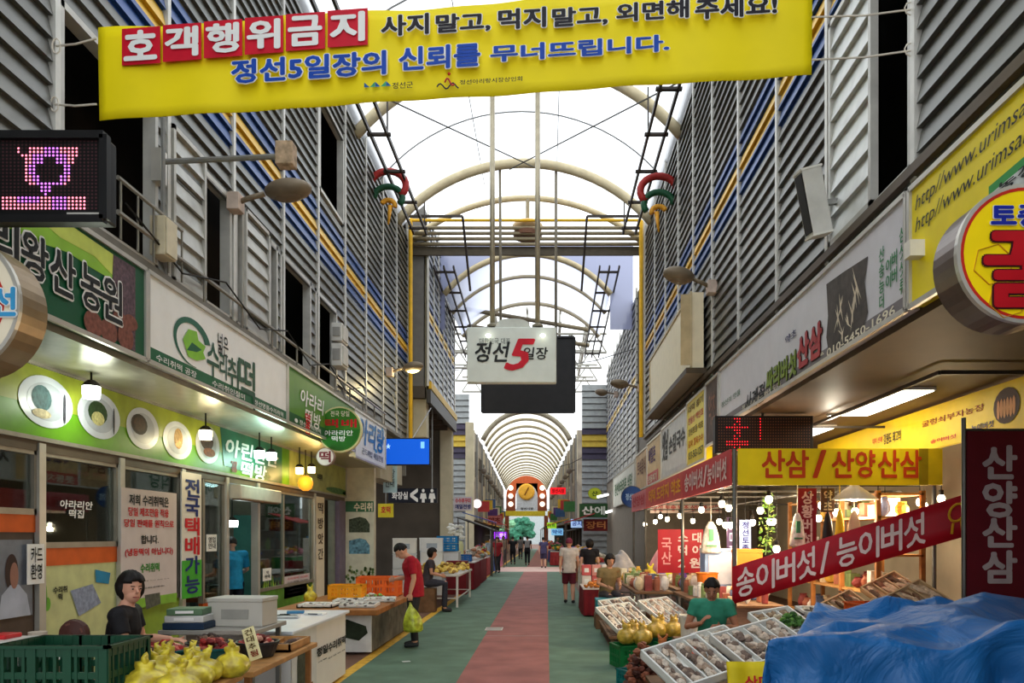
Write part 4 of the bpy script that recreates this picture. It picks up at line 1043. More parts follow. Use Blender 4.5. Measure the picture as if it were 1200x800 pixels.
for (x0, y0, x1, y1) in ((951, 70, 1076, 58), (951, 20, 1076, 10)):
    MB().tube([P(x0, y0, 6.15), P((x0 + x1) / 2, (y0 + y1) / 2 + 3, 6.08), P(x1, y1, 5.97)], .008, 5).tube([P(x1 - 8 + 8 * math.cos(k * .8), y1 + 8 * math.sin(k * .8), 5.99) for k in range(12)], .006, 5).build('rope', ROPE, t)

# ================================================================ HANGING STREET SIGN AND SCREEN
f = front_px(16.4, 547, 383, 652, 448)
t = thing('hanging_sign', 'white street market sign with a red numeral hung from two poles', 'sign', f.p(.5, 0, -.1))
LG = M((222, 228, 218), .4, var=.04)
slab(f, .22, 'sign_body', LG, t, bevel=.02)
o = [f.p(.33 + .18 * (1 - math.cos(PI * k / 14)), 1 + .16 * math.sin(PI * k / 14) ** .5 if 0 < k < 14 else 1, -.22) for k in range(15)]
MB().prism([f.p(.3, .98, -.22)] + o[1:-1] + [f.p(.72, .98, -.22)], f.n * .2).build('top_crest', M((206, 210, 200), .4), t)
for px in (577, 630):
    x = P(px, 380, 16.5).x
    MB().tube([(x, 16.5, 6.3), (x, 16.5, 11.85)], .055, 10).build('pole', M((170, 160, 136), .4, .4), t, smooth=True)
    MB().lathe([(.12, 0), (.12, .04), (.06, .08)], (x, 16.5, 6.22), 12).build('pole_flange', M((150, 144, 124), .4, .4), t)
BKs = M((34, 36, 34), .5)
f.tpx('정선', (557, 424), (597, 401), BKs, t, bold=.035, d=.01, shear=.2); f.tpx('일장', (614, 421), (642, 407), BKs, t, bold=.03, d=.01, shear=.1)
f.tpx('대한민국 대표', (562, 403), (598, 396), M((130, 136, 130)), t, d=.008)
f.tpx('5', (592, 433), (626, 398), M((206, 24, 44), .5), t, bold=.04, d=.014, shear=.35)
for px in (572, 636):
    q = P(px, 393, 16.3); MB().sph(q, .06, .06, .035).build('spotlight', M((255, 255, 240), emit=3), t, smooth=True)
f = front_px(21.5, 565, 395, 673, 483)
t = thing('hanging_screen', 'large dark screen hanging behind the white street market sign', 'screen', f.p(.5, 0, -.1))
slab(f, .2, 'housing', M((40, 40, 42), .45, .2), t, bevel=.015)
m = MB()
for a, b in (((0, 0), (1, 0)), ((0, 1), (1, 1)), ((0, 0), (0, 1)), ((1, 0), (1, 1))): m.bar(f.p(*a, .01), f.p(*b, .01), .07, .06)
m.build('bezel', M((30, 30, 32), .4), t)
for a in (.2, .8): MB().tube([f.p(a, 1, -.1), V((f.p(a, 1).x, 21.2, 11.98))], .04, 8).build('pole', M((120, 112, 96), .4, .4), t)
# disc lamp on the cross beam, swirl ornaments
t = thing('ceiling_disc', 'cream disc fitting on a rod in the middle of the pipe beam', 'ceiling fitting', (XC + .05, 22.85, 10.6))
MB().lathe([(.2, 0), (.42, .06), (.46, .16), (.40, .24), (.14, .27)], (XC + .05, 22.85, 10.78), 20).build('dish', M((214, 190, 150), .5), t, smooth=True)
MB().lathe([(.42, -.12), (.44, 0), (.42, .02)], (XC + .05, 22.85, 10.72), 20).build('base_ring', M((120, 84, 64), .5), t)
MB().tube([(XC + .05, 22.85, 10.98), (XC + .05, 22.88, 11.85)], .06, 8).build('rod', M((150, 138, 112), .5), t)
for s_, px, py, X, nm in ((1, 455, 226, XL + .35, 'rice cake shop side'), (-1, 772, 233, XR - .35, 'mushroom shop side')):
    c = PX(px, py, X)
    t = thing('swirl_ornament', 'red, green and yellow curled ornament high on the louvre wall, ' + nm, 'ornament', c - V((0, 0, .4)))
    def arc(r, a0, a1, dz, n=12): return [c + V((s_ * (r * math.cos(a0 + (a1 - a0) * k / n)), 0, r * .8 * math.sin(a0 + (a1 - a0) * k / n) + dz)) for k in range(n + 1)]
    MB().tube(arc(.42, PI * .95, -PI * .25, .18), .085, 8).build('red_curl', M((160, 44, 40), .4), t, smooth=True)
    MB().tube(arc(.34, PI, -PI * .2, -.12), .075, 8).build('green_curl', M((34, 84, 56), .4), t, smooth=True)
    MB().tube(arc(.16, PI * .9, -PI * .1, -.30), .06, 8).tube([c + V((s_ * .05, 0, -.3)), c + V((s_ * .0, 0, -.75))], [.06, .02], 8).build('yellow_tail', M((226, 160, 50), .4), t, smooth=True)
    MB().bar(c + V((-s_ * .38, 0, .1)), (X - s_ * .27, c.y, c.z + .1), .04).build('wall_bracket', DK, t)

# ================================================================ ALLEY AND SECOND BUILDING, LEFT
BEI = M((196, 186, 156), .6, var=.12, scale=2)
def louvre2(name, s, X, Y0, Y1, Z0, Z1, poles):
    st = banded(name + '_paint', [(0, (132, 136, 142)), (8.0, (60, 78, 130)), (8.2, (232, 190, 60)), (8.5, (60, 78, 130)), (8.75, (140, 144, 150))], .38, .35) if s > 0 else banded(name + '_paint', [(0, (128, 130, 130)), (6.4, (60, 70, 120)), (6.6, (214, 180, 70)), (6.9, (60, 70, 120)), (7.1, (128, 130, 132))], .38, .35)
    louvre(name, s, X, Y0, Y1, Z0, Z1, poles, [], .24, st)
    for y in poles: pole(s, X, y, Z0, Z1, .08)
P2 = [22.9 + 1.1 * k for k in range(7)]
louvre2('wall_overhang', 1, -3.55, 22.9, 29.4, 6.2, 11.6, P2)
struct(MB().box2((-3.62, 22.9, 5.85), (-12, 29.4, 6.2)).build('ceiling_overhang', M((78, 70, 60), .6)))
struct(MB().box2((-3.65, 22.9, 6.2), (-12, 29.3, 11.6)).build('wall_overhang_core', M((110, 108, 104), .6)))
trim(MB().box2((-3.50, 22.9, 6.12), (-3.42, 29.5, 6.34)), M((214, 172, 46), .5))
trim(MB().box2((-3.56, 22.9, 5.7), (-3.44, 29.5, 6.1)), M((64, 62, 60), .5))
for k in range(5): trim(MB().bar((-3.7, 23.5 + k * 1.3, 5.78), (-9, 23.5 + k * 1.3, 5.78), .14, .2), M((70, 58, 48), .6))
def column(x, y, z1, w, mat, lb):
    t = thing('column', lb, 'column', (x, y, 0))
    MB().box((x, y, z1 / 2), (w, w, z1)).build('shaft', mat, t, bevel=.03)
    MB().box((x, y, .25), (w + .08, w + .08, .5)).build('base', M((150, 140, 118), .6), t, bevel=.02)
column(-3.78, 29.2, 5.85, .46, BEI, 'beige square column under the overhanging louvre building by the alley')
struct(MB().box((XL + .28, 23.4, 7.9), (.42, .5, 6.4)).build('trim_101', BEI, bevel=.03))
struct(MB().box((XR + .1, 22.7, 7.9), (.3, .5, 6.4)).build('trim_102', BEI, bevel=.03))
# alley behind: back wall with signs
struct(MB().box2((-12, 29.5, 0), (-3.95, 29.7, 5.8)).build('wall_alley', M((88, 80, 70), .7, scale=1.5)))
struct(MB().box2((-12, 19.4, 0), (-11.8, 29.7, 6)).build('wall_alley_back', M((70, 64, 58), .7)))
f = front_px(19.7, 449, 513, 504, 545)
t = thing('video_screen', 'blue video screen hanging on wires at the mouth of the alley', 'screen', f.p(.5, 0, -.1))
slab(f, .12, 'housing', M((20, 22, 26), .4), t, bevel=.01)
f.rect(.02, .04, .98, .96, M((12, 84, 200), emit=.55), t, .004, 'display')
f.rect(.8, .62, .88, .86, M((120, 190, 240), emit=.6), t, .007, 'display_mark'); f.text('★', .06, .6, .16, .8, M((160, 210, 250), emit=.6), t, d=.007)
for a, q in ((.4, (452, 462)), (.5, (470, 480)), (.62, (498, 470))): MB().tube([f.p(a, 1, -.06), P(q[0] + 8, q[1], 19.9) if q[0] != 498 else P(505, 478, 22.95)], .015, 5).build('wire', STEELG, t)
f = front_px(24.5, 455, 572, 512, 589)
t = thing('toilet_sign', 'dark hanging toilet sign with white arrow and figures', 'sign', f.p(.5, 0)); slab(f, .1, 'sign_body', M((26, 28, 40), .4), t)
f.text('화장실', .08, .25, .4, .75, WHITE, t, bold=.05); f.text('<', .46, .1, .6, .95, WHITE, t, bold=.06)
for a in (.72, .9):
    m = MB(); m.poly(f.ell(a, .84, .03, .12, .006, 12)); m.poly([f.p(a - .05, .66, .006), f.p(a + .05, .66, .006), f.p(a + .07, .28, .006), f.p(a + .03, .28, .006), f.p(a + .03, .02, .006), f.p(a - .03, .02, .006), f.p(a - .03, .28, .006), f.p(a - .07, .28, .006)][::-1]); m.build('pictogram', WHITE, t)
MB().tube([f.p(.1, 1, -.05), f.p(.1, 1, -.05) + V((0, 0, 2.62))], .02, 5).tube([f.p(.9, 1, -.05), f.p(.9, 1, -.05) + V((0, 0, 2.62))], .02, 5).build('hanger', STEELG, t)
f = front_px(21.0, 449, 545, 465, 577); t = signbox('alley_sign', 'pale blue leaning sign panel under the blue video screen', 'sign', f, .05, M((170, 200, 210), .5)); f.text('시장\n안내', .15, .2, .85, .85, M((70, 80, 90)), t)
MB().bar(f.p(.5, 1, -.04), f.p(.5, 1, -.04) + V((-.4, .3, 1.2)), .03).build('hanger', STEELG, t)
f = front_px(26.0, 443, 590, 461, 606); t = signbox('alley_sign', 'bright yellow banner square hanging in the alley above red packets', 'sign', f, .03, M((220, 200, 40), .5)); f.text('호떡', .2, .3, .8, .8, REDL, t, bold=.04)
MB().bar(f.p(.5, 1, -.02), f.p(.5, 1, -.02) + V((0, 0, 3.3)), .02).build('hanger', STEELG, t)
f = front_px(29.0, 532, 582, 553, 598); t = signbox('alley_sign', 'pink and blue lettered sign beside the beige column', 'sign', f, .05, M((200, 190, 196), .5)); f.text('수수부꾸미', .08, .55, .92, .9, REDL, t, bold=.05); f.text('메밀전병', .08, .12, .92, .45, NAVY, t, bold=.05)
MB().bar(f.p(.5, .8, -.02), (-3.56, 29.1, f.p(.5, .8).z), .03).build('hanger', STEELG, t)
# fence facades that face us across the crossing
def slatwall(name, Y, X0, X1, Z0, Z1, band):
    m = MB(); n = int((Z1 - Z0) / .3)
    for k in range(n):
        z = Z0 + k * .3; zc = z + .15
        m.mat(1 if band[0] < zc < band[1] else (2 if band[0] - .5 < zc < band[1] + .5 else 0))
        A = [(X0, Y - .08, z), (X1, Y - .08, z), (X1, Y, z + .3), (X0, Y, z + .3), (X0, Y, z), (X1, Y, z)]
        m.add(A, [(0, 1, 2, 3), (4, 5, 1, 0)])
    return struct(m.build(name, [M((150, 154, 154), .45, .3), M((206, 178, 70), .45), M((70, 64, 84), .45)]))
slatwall('wall_crossing_left', 39.5, -8, -3.95, 0, 9.0, (6.3, 6.9)); slatwall('wall_crossing_right', 37.0, 1.72, 8, 0, 9.2, (5.9, 6.5))
louvre2('wall_right_far', -1, XR, 24.2, 36.5, 4.2, 9.6, [24.4 + 1.35 * k for k in range(9)])
struct(MB().box2((XR + .02, 22.3, 0), (XR + 3.0, 36.9, 9.5)).build('wall_right_far_core', M((120, 112, 100), .6)))
column(-3.9, 39.2, 7.5, .4, BEI, 'slim beige column on the far side of the crossing')
# ================================================================ FAR STREET
def fcx(y): return fx(y)
for s_, nm in ((-1, 'wall_far_left'), (1, 'wall_far_right')):
    m = MB(); n = 16
    for k in range(n):
        y0, y1 = 42 + k * 3.4, 42 + (k + 1) * 3.4
        x = fcx((y0 + y1) / 2) + s_ * 2.85
        m.mat(k % 3).box2((x, y0, 2.6), (x + s_ * 1.5, y1 - .05, 7.5)); m.mat(3).box2((x + s_ * .6, y0, 0), (x + s_ * 1.6, y1, 2.6))
        m.mat(4).box2((x - s_ * .05, y0, 4.7), (x, y0 + .25, 7.5)).mat(3).box2((x - s_ * .03, y0 + .8, 5.0), (x, y0 + 2.5, 6.4))
    struct(m.build(nm, [M((160, 150, 134), .7, var=.3, scale=1.2), M((140, 132, 122), .7, var=.3, scale=1.2), M((176, 164, 142), .7), M((60, 52, 46), .8), M((190, 180, 156), .6)]))
    for k in range(10): trim(MB().bar((fcx(43 + 5 * k) + s_ * 2.78, 43 + 5 * k, 2.6), (fcx(43 + 5 * k) + s_ * 2.78, 43 + 5 * k, 7.4), .12), STEELG)
# brackets, meter boxes and signs along the far walls
for s_, nm in ((-1, 'nearer the tree end, left row'), (1, 'right row')):
    for k in range(9):
        y = 44 + k * 4.2; x = fcx(y) + s_ * 2.55; z = 3.1 + (k % 3) * .25
        c = [(170, 60, 60), (60, 110, 60), (200, 190, 170), (90, 60, 120), (60, 90, 140), (206, 170, 60)][(k * 5 + (s_ > 0)) % 6]
        f = front_face(y, x - .42, x + .42, z, z + .6)
        t = signbox('far_shop_sign', 'small projecting shop sign in the distant covered street', 'sign', f, .12, M(c, .5), 'distant projecting shop signs')
        MB().bar(f.p(.5, .5, -.06), (fcx(y) + s_ * 2.9, y + .06, z + .3), .05).build('wall_bracket', STEELG, t)
    for k in range(8):
        y = 45 + k * 4.6; x = fcx(y) + s_ * 2.5
        t = thing('wall_fan', 'dark round wall fan in the distant covered street', 'fan', (x, y, 5.2), 'distant wall fans')
        MB().lathe([(.15, 0), (.17, .05), (.15, .1), (.06, .13)], (x, y, 5.5), 10, rotm(PI / 2)).build('fan_cage', M((110, 100, 90), .5), t)
        MB().bar((x, y, 5.5), (fcx(y) + s_ * 2.9, y, 5.6), .05).build('wall_bracket', DK, t)
def fpx(name, label, cat, Y, x0, y0, x1, y1, c, emit=0, txt=None, tc=None, hang=None, group=None):
    f = front_px(Y, x0, y0, x1, y1); t = signbox(name, label, cat, f, .1, M(c, .5, emit=emit), group)
    if txt: f.text(txt, .1, .2, .9, .8, M(tc, emit=.6 if emit else 0), t, bold=.05, d=.015)
    if hang is not None: MB().bar(f.p(.5, .5, -.06), f.p(.5, .5, -.06) + V(hang), .06).build('bracket', STEELG, t)
    return t, f
fpx('led_sign', 'small red lit dot sign in the distant street', 'sign', 46, 645, 571, 663, 579, (200, 20, 30), .9, '정선시장', (90, 0, 0), (.9, 0, .1))
fpx('far_sign', 'purple lit sign above the crowd far down the street', 'sign', 60, 579, 623, 594, 631, (140, 40, 210), 1.1, '노래방', (240, 210, 255), (-1.2, 0, 0))
fpx('far_sign', 'dull red parasol coloured sign above the purple lit sign', 'sign', 56, 571, 604, 588, 615, (186, 110, 110), 0, '약초', (120, 40, 40), (-1.2, 0, .1))
fpx('far_sign', 'green shop sign with white letters below the yellow round sign', 'sign', 35.5, 679, 590, 712, 606, (40, 84, 44), 0, '산에', (220, 230, 220), (1.5, 0, .2))
fpx('far_sign', 'lime lit sign beside the crowd on the mushroom side', 'sign', 52, 641, 612, 652, 619, (150, 200, 40), .5, '마트', (40, 80, 20), (1.4, 0, .2))
fpx('far_sign', 'pale blue lit notice board past the lime lit sign', 'sign', 46, 669, 608, 683, 618, (170, 200, 240), .5, '공지', (60, 80, 130), (1.2, 0, .2))
fpx('far_sign', 'small blue lit board low beside the lime lit sign', 'sign', 50, 646, 619, 660, 627, (120, 180, 220), .5, '약국', (30, 60, 120), (1.4, 0, .2))
fpx('far_awning', 'dark red shop awning panel under the green shop sign', 'awning', 36, 684, 608, 712, 622, (120, 34, 34), 0, '장터', (230, 150, 90), (1.4, 0, .3))
t, f = blade('round lime yellow sign on a bracket at the crossing corner', 697, 578, 35, 8, 7, M((176, 190, 40), .4), M((130, 140, 60), .4))
MB().bar(f.p(.5, .5, -.05), V((2.95, 35.2, f.p(.5, .5).z)), .05).build('bracket', STEELG, t); f.text('산', .3, .3, .7, .7, M((60, 80, 20)), t, bold=.05)
t, f = blade('white round lamp sign on the far beige wall past the crossing', 559, 590, 41, 5.5, 5.5, M((236, 226, 226), emit=.8), M((190, 180, 180), .4))
MB().bar(f.p(.5, .5, -.05), f.p(.5, .5, -.05) + V((-.7, 1.2, .2)), .05).build('bracket', STEELG, t)
for (px, py) in ((706, 582), (716, 600)):
    q = P(px, py, 33.5); t = thing('tube_light', 'white tube light hanging under the far fascia', 'light', q, 'far tube lights')
    MB().bar(q + V((-.2, 0, 0)), q + V((.3, .9, .15)), .09).build('tube', M((250, 250, 245), emit=2.5), t); MB().bar(q + V((.05, .4, .1)), (q.x + .05, q.y + .4, q.z + 1.0), .03).build('hanger', STEELG, t)
# clock gate at the end of the street
YG = 92.0
c = P(617, 580, YG)
t = thing('clock_gate', 'arched gate with a big golden clock disc at the end of the street', 'gate', (c.x, YG, 0))
k_ = YG / F
def gp(px, py): return V(((px - CX) * k_, YG, EYE + (CY - py) * k_))
m = MB()
out = [gp(617 + 24 * math.cos(PI - PI * k / 20), 582 - 25 * math.sin(PI * k / 20)) for k in range(21)]
inn = [gp(617 + 13 * math.cos(PI - PI * k / 20), 582 - 15 * math.sin(PI * k / 20)) for k in range(21)]
for k in range(20): m.prism([out[k], out[k + 1], inn[k + 1], inn[k]], (0, .6, 0))
m.build('arch', M((196, 96, 56), .5), t)
for s_ in (-1, 1):
    MB().box2(gp(617 + s_ * 13, 582), gp(617 + s_ * 24, 598.5) + V((0, .6, 0))).build('pillar', M((150, 82, 60), .5), t)
    for j in range(3): MB().lathe([(3 * k_, 0), (3 * k_, .1)], gp(617 + s_ * 18.5, 571.5 + j * 9.5), 14, rotm(PI / 2)).build('round_lamp', M((255, 236, 214), emit=1.2), t)
MB().box2(gp(605, 598), gp(630, 566) + V((0, .5, 0))).build('back_panel', M((214, 224, 244), .5), t)
MB().lathe([(9.6 * k_, 0), (9.6 * k_, .2), (8 * k_, .3)], gp(617, 576), 28, rotm(PI / 2)).build('clock_disc', M((240, 184, 70), .5), t)
MB().bar(gp(617, 576) + V((0, -.35, 0)), gp(619.5, 571) + V((0, -.35, 0)), .12).bar(gp(617, 576) + V((0, -.35, 0)), gp(615, 580) + V((0, -.35, 0)), .12).build('clock_hand', M((120, 70, 20)), t)
MB().box2(gp(592, 604.5), gp(639, 598.5) + V((0, .4, 0))).build('yellow_beam', M((226, 206, 60), .5), t)
for s_ in (-1, 1): MB().box2((gp(617 + s_ * 23, 600).x - .25, YG, 0), (gp(617 + s_ * 23, 600).x + .25, YG + .5, gp(0, 604).z)).build('leg', M((150, 82, 60), .5), t)
ff = Face(gp(605, 598) + V((0, -.02, 0)), gp(630, 598) - gp(605, 598), gp(605, 566) - gp(605, 598)); ff.text('정선시장', .2, .03, .8, .11, BLACK, t, bold=.04)
# trees beyond the gate
def tree(label, x, y, h, r, c):
    t = thing('street_tree', label, 'tree', (x, y, 0))
    MB().tube([(x, y, 0), (x, y, h * .6)], [.25, .15], 8).build('trunk', M((90, 70, 56)), t)
    m = MB()
    for k in range(26):
        a, b, q = random.uniform(0, 2 * PI), random.uniform(-.9, 1), random.uniform(.4, 1)
        p = V((x + r * q * math.cos(a) * math.cos(b), y + r * q * math.sin(a) * math.cos(b), h * .58 + h * .36 * q * math.sin(b))); m.sph(p, r * .38, None, r * .34, 9, 6, .25)
    m.build('crown', M(c, .7, var=.45, scale=2.5, bump=.5), t)
tree('round blue green tree beyond the clock gate', P(612, 640, 112).x, 112, 4.6, 1.9, (56, 118, 92))
tree('paler tree behind the round blue green tree', P(598, 640, 128).x, 128, 5.0, 2.2, (110, 160, 120))
struct(MB().box2((-40, 150, 0), (40, 152, 7)).build('wall_horizon', M((180, 190, 190), .8)))
# thin cables across the far part
for (x0, y0, Y0, x1, y1, Y1) in ((468, 430, 23, 552, 432, 40), (552, 432, 40, 548, 432, 41), (660, 428, 38, 755, 405, 24), (540, 551, 40, 590, 556, 60), (650, 548, 45, 690, 532, 37)):
    tag(MB().tube([P(x0, y0, Y0), (P(x0, y0, Y0) + P(x1, y1, Y1)) / 2 - V((0, 0, .12)), P(x1, y1, Y1)], .02, 5).build('overhead_cable', M((40, 38, 36))), 'thin dark cable strung across the street past the roof beam', 'cable', 'overhead cables')

# ================================================================ STALL GOODS: builders
FOAM = M((228, 228, 222), .6, var=.05)
WOOD = M((150, 96, 48), .6, var=.3, scale=7)
WOODP = M((176, 128, 74), .6, var=.25, scale=8)
CARD = M((176, 140, 96), .7, var=.1)
def crate(label, c, w, d, h, col, rz=0, cat='crate', group=None, name='plastic_crate'):
    """slatted plastic crate, c = middle of the base"""
    m = MB(); t_ = .018
    m.box((0, 0, .01), (w, d, .02))
    for s_ in (-1, 1):
        for z, hh in ((.03, .06), (h * .5, .035), (h - .03, .06)):
            m.box((0, s_ * (d / 2 - t_ / 2), z), (w, t_, hh)); m.box((s_ * (w / 2 - t_ / 2), 0, z), (t_, d, hh))
        n = max(5, int(w / .05))
        for k in range(n + 1): m.box((-w / 2 + w * k / n, s_ * (d / 2 - t_ / 2), h / 2), (.016, t_ * 1.3, h))
        n2 = max(4, int(d / .05))
        for k in range(n2 + 1): m.box((s_ * (w / 2 - t_ / 2), -d / 2 + d * k / n2, h / 2), (t_ * 1.3, .016, h))
        for k in (-1, -.33, .33, 1): m.box((k * (w / 2 - .02), s_ * (d / 2 - t_ * .4), h / 2), (.045, t_ * 1.5, h))
        m.box((0, s_ * d / 2, h - .008), (w + .03, .03, .016)); m.box((s_ * w / 2, 0, h - .008), (.03, d + .03, .016))
        m.mat(0)
    o = m.build(name, M(col, .45, var=.1), at=(0, 0, 0))
    o.location = V(c); o.rotation_euler = (0, 0, rz)
    return tag(o, label, cat, group)
def heap(name, label, cat, c, rx, ry, h, sizes, cols, n, rz=0, stuff=True, elong=1.0, parent=None, flat=1.0):
    """uncountable small goods heaped on one spot"""
    m = MB(); ca, sa = math.cos(rz), math.sin(rz); c = V(c)
    for k in range(n):
        q = math.sqrt(random.random()); a = random.uniform(0, 2 * PI); u, v = q * math.cos(a), q * math.sin(a)
        if elong == 0: u, v = random.uniform(-1, 1), random.uniform(-1, 1); q = max(abs(u), abs(v))
        x, y = u * rx, v * ry; z = h * max(0, 1 - q * q) * random.uniform(.35, 1.0)
        s_ = random.uniform(*sizes); m.mat(k % len(cols))
        m.sph(c + V((x * ca - y * sa, x * sa + y * ca, z + s_ * .78)), s_ * random.uniform(.8, 1.5), s_, s_ * .7 * flat, 7, 5, .2, rotm(random.uniform(-.6, .6), random.uniform(-.6, .6), random.uniform(0, 6)))
    o = m.build(name, [M(cc, .65, var=.25, scale=20) for cc in cols], parent)
    if parent is None:
        tag(o, label, cat, kind='stuff' if stuff else None)
    return o
def tilt(c, rx, ry, rz): return Matrix.Translation(V(c)) @ rotm(rx, ry, rz)
def tray(label, c, w, d, h, rx=0, ry=0, rz=0, rows=4, fill=((150, 120, 100), (190, 170, 150), (120, 96, 84)), col=FOAM, cat='tray', group=None, dens=20, name='display_tray'):
    """open white tray with rows of sliced goods, tilted towards the buyer"""
    T = tilt(c, rx, ry, rz); t = thing(name, label, cat, c, group)
    def bx(m, cc, dd): m.box(T @ V(cc), dd, T.to_3x3().to_4x4())
    m = MB(); th = .018
    bx(m, (0, 0, th / 2), (w, d, th))
    for s_ in (-1, 1): bx(m, (0, s_ * (d / 2 - th / 2), h / 2), (w, th, h)); bx(m, (s_ * (w / 2 - th / 2), 0, h / 2), (th, d, h))
    m.build('tray_body', col, t)
    m = MB()
    for k in range(1, rows): bx(m, (-w / 2 + w * k / rows, 0, h * .4), (.014, d - .03, h * .8))
    if rows > 1: m.build('divider', col, t)
    m = MB()
    for k in range(rows):
        for j in range(dens):
            x = -w / 2 + w * (k + .5) / rows + random.uniform(-.27, .27) * w / rows; y = -d / 2 + .04 + (d - .08) * (j + .5) / dens
            m.mat(random.randrange(len(fill))); m.sph(T @ V((x, y, h * .55 + random.uniform(-.01, .015))), w / rows * random.uniform(.13, .26), d / dens * random.uniform(1.0, 2.2), h * .34, 7, 5, .2, T.to_3x3().to_4x4() @ rotm(rz=random.uniform(-.4, .4)))
    g = m.build('sliced_goods', [M(f_, .7, var=.3, scale=25) for f_ in fill], t); g['kind'] = 'stuff'
    return t
def bagmesh(r, h, seed):
    rnd = random.Random(seed); m = MB(); n, k = 16, 9; vs = []; ph = rnd.uniform(0, 6)
    for i in range(k + 1):
        u = i / k; z = h * u
        rad = r * (math.sin(PI * (.12 + .75 * min(1, u / .72))) ** .6 if u < .72 else (.36 - .1 * (u - .72)) * (1 if u < .8 else 1.15))
        for j in range(n):
            a = 2 * PI * j / n; q = 1 + .09 * math.sin(a * 5 + ph + u * 4) + rnd.uniform(-.06, .06)
            vs.append((rad * q * math.cos(a), rad * q * math.sin(a), z))
    fs = [(i * n + j, i * n + (j + 1) % n, (i + 1) * n + (j + 1) % n, (i + 1) * n + j) for i in range(k) for j in range(n)]
    fs += [tuple(range(n - 1, -1, -1)), tuple(range(k * n, (k + 1) * n))]
    m.add(vs, fs)
    for s_ in (-1, 1): m.tube([(s_ * r * .1, 0, h * .95), (s_ * r * .34, 0, h * 1.06), (s_ * r * .42, rnd.uniform(-.02, .02), h * 1.16), (s_ * r * .3, .01, h * 1.22)], [r * .16, r * .15, r * .1, r * .03], 7)
    return m
YB = None
def plastic(name, c):
    m = bpy.data.materials.new(name); m.use_nodes = True; nt = m.node_tree; b = nt.nodes['Principled BSDF']
    b.inputs['Base Color'].default_value = (*lin(c), 1); b.inputs['Roughness'].default_value = .32
    b.inputs['Transmission Weight'].default_value = .25
    tc = nt.nodes.new('ShaderNodeTexCoord'); nz = nt.nodes.new('ShaderNodeTexNoise'); nz.inputs['Scale'].default_value = 14
    nt.links.new(tc.outputs['Object'], nz.inputs[0]); rp = nt.nodes.new('ShaderNodeValToRGB')
    r, g, bl = lin(c); rp.color_ramp.elements[0].color = (r * .6, g * .55, bl * .5, 1); rp.color_ramp.elements[1].color = (min(1, r * 1.25), min(1, g * 1.25), min(1, bl * 1.3), 1)
    rp.color_ramp.elements[0].position = .35; rp.color_ramp.elements[1].position = .65
    nt.links.new(nz.outputs['Fac'], rp.inputs[0]); nt.links.new(rp.outputs[0], b.inputs['Base Color'])
    bp = nt.nodes.new('ShaderNodeBump'); bp.inputs['Strength'].default_value = .4; bp.inputs['Distance'].default_value = .02; nt.links.new(nz.outputs['Fac'], bp.inputs['Height']); nt.links.new(bp.outputs[0], b.inputs['Normal'])
    return m
def bag(label, c, r, h, mat, cat='bag', group=None, name='plastic_bag', seed=None, rz=0):
    o = bagmesh(r, h, seed if seed is not None else random.random()).build(name, mat, at=(0, 0, 0), smooth=True)
    o.location = V(c); o.rotation_euler = (0, 0, rz); return tag(o, label, cat, group)
def table(name, label, x0, x1, y0, y1, z, top, leg, th=.04, lw=.04, apron=None):
    t = thing(name, label, 'table', ((x0 + x1) / 2, (y0 + y1) / 2, 0))
    MB().box2((x0, y0, z - th), (x1, y1, z)).build('tabletop', top, t, bevel=.006)
    for x in (x0 + .06, x1 - .06):
        for y in (y0 + .06, y1 - .06): MB().box2((x - lw / 2, y - lw / 2, 0), (x + lw / 2, y + lw / 2, z - th)).build('leg', leg, t)
    m = MB()
    for y in (y0 + .06, y1 - .06): m.bar((x0 + .06, y, .22), (x1 - .06, y, .22), .025)
    for x in (x0 + .06, x1 - .06): m.bar((x, y0 + .06, .22), (x, y1 - .06, .22), .025)
    m.build('stretcher', leg, t)
    if apron: MB().box2((x0 + .01, y0 + .01, z - th - apron[0]), (x1 - .01, y1 - .01, z - th)).build('apron', apron[1], t)
    return t
def box_(name, label, cat, c, d, mat, rz=0, lid=None, group=None, tape=None):
    """a packed box with a lid and a label patch"""
    t = thing(name, label, cat, c, group); R = rotm(rz=rz); c = V(c)
    MB().box(c + V((0, 0, d[2] / 2)), d, R).build('body', mat, t, bevel=.006)
    if lid: MB().box(c + V((0, 0, d[2] + lid / 2)), (d[0] + .012, d[1] + .012, lid), R).build('lid', mat, t, bevel=.006)
    if tape is not None: MB().box(c + V((0, 0, d[2] * .5)) + R @ V((0, -d[1] / 2 - .002, 0)), (d[0] * .5, .004, d[2] * .4), R).build('label_patch', tape, t)
    return t

# ================================================================ LEFT STALLS, NEAREST FIRST
GREYM = M((120, 118, 112), .5, .3)
table('stall_table', 'low plain table under the green crate and yellow bags, mostly out of frame', -3.0, -1.95, 3.75, 4.95, .86, WOODP, GREYM)
crate('large dark green slatted crate at the near end of the produce table', (-2.58, 4.2, .862), .60, .42, .315, (16, 62, 42), 0)
YBAG = plastic('yellow_bag_film', (236, 214, 62))
tn_ = 0
lbs = 'knotted yellow plastic bags of produce piled beside the green crate'
for (x, y, z, r) in ((-2.22, 4.25, .862, .13), (-2.05, 4.42, .862, .13), (-2.27, 4.5, .862, .13), (-2.10, 4.68, .862, .13), (-2.36, 4.72, .862, .12), (-2.02, 4.2, .862, .12), (-2.22, 4.82, .862, .12), (-2.45, 4.62, .862, .11), (-1.98, 4.84, .862, .11), (-2.4, 4.86, .862, .11)):
    bag('knotted yellow plastic bag in the pile beside the green crate', (x, y, z), r, random.uniform(.17, .21), YBAG, group=lbs, rz=random.uniform(0, 6))
table('stall_table', 'wooden produce table behind the yellow bags with baskets on it', -2.85, -1.95, 5.12, 6.55, .84, WOODP, WOOD)
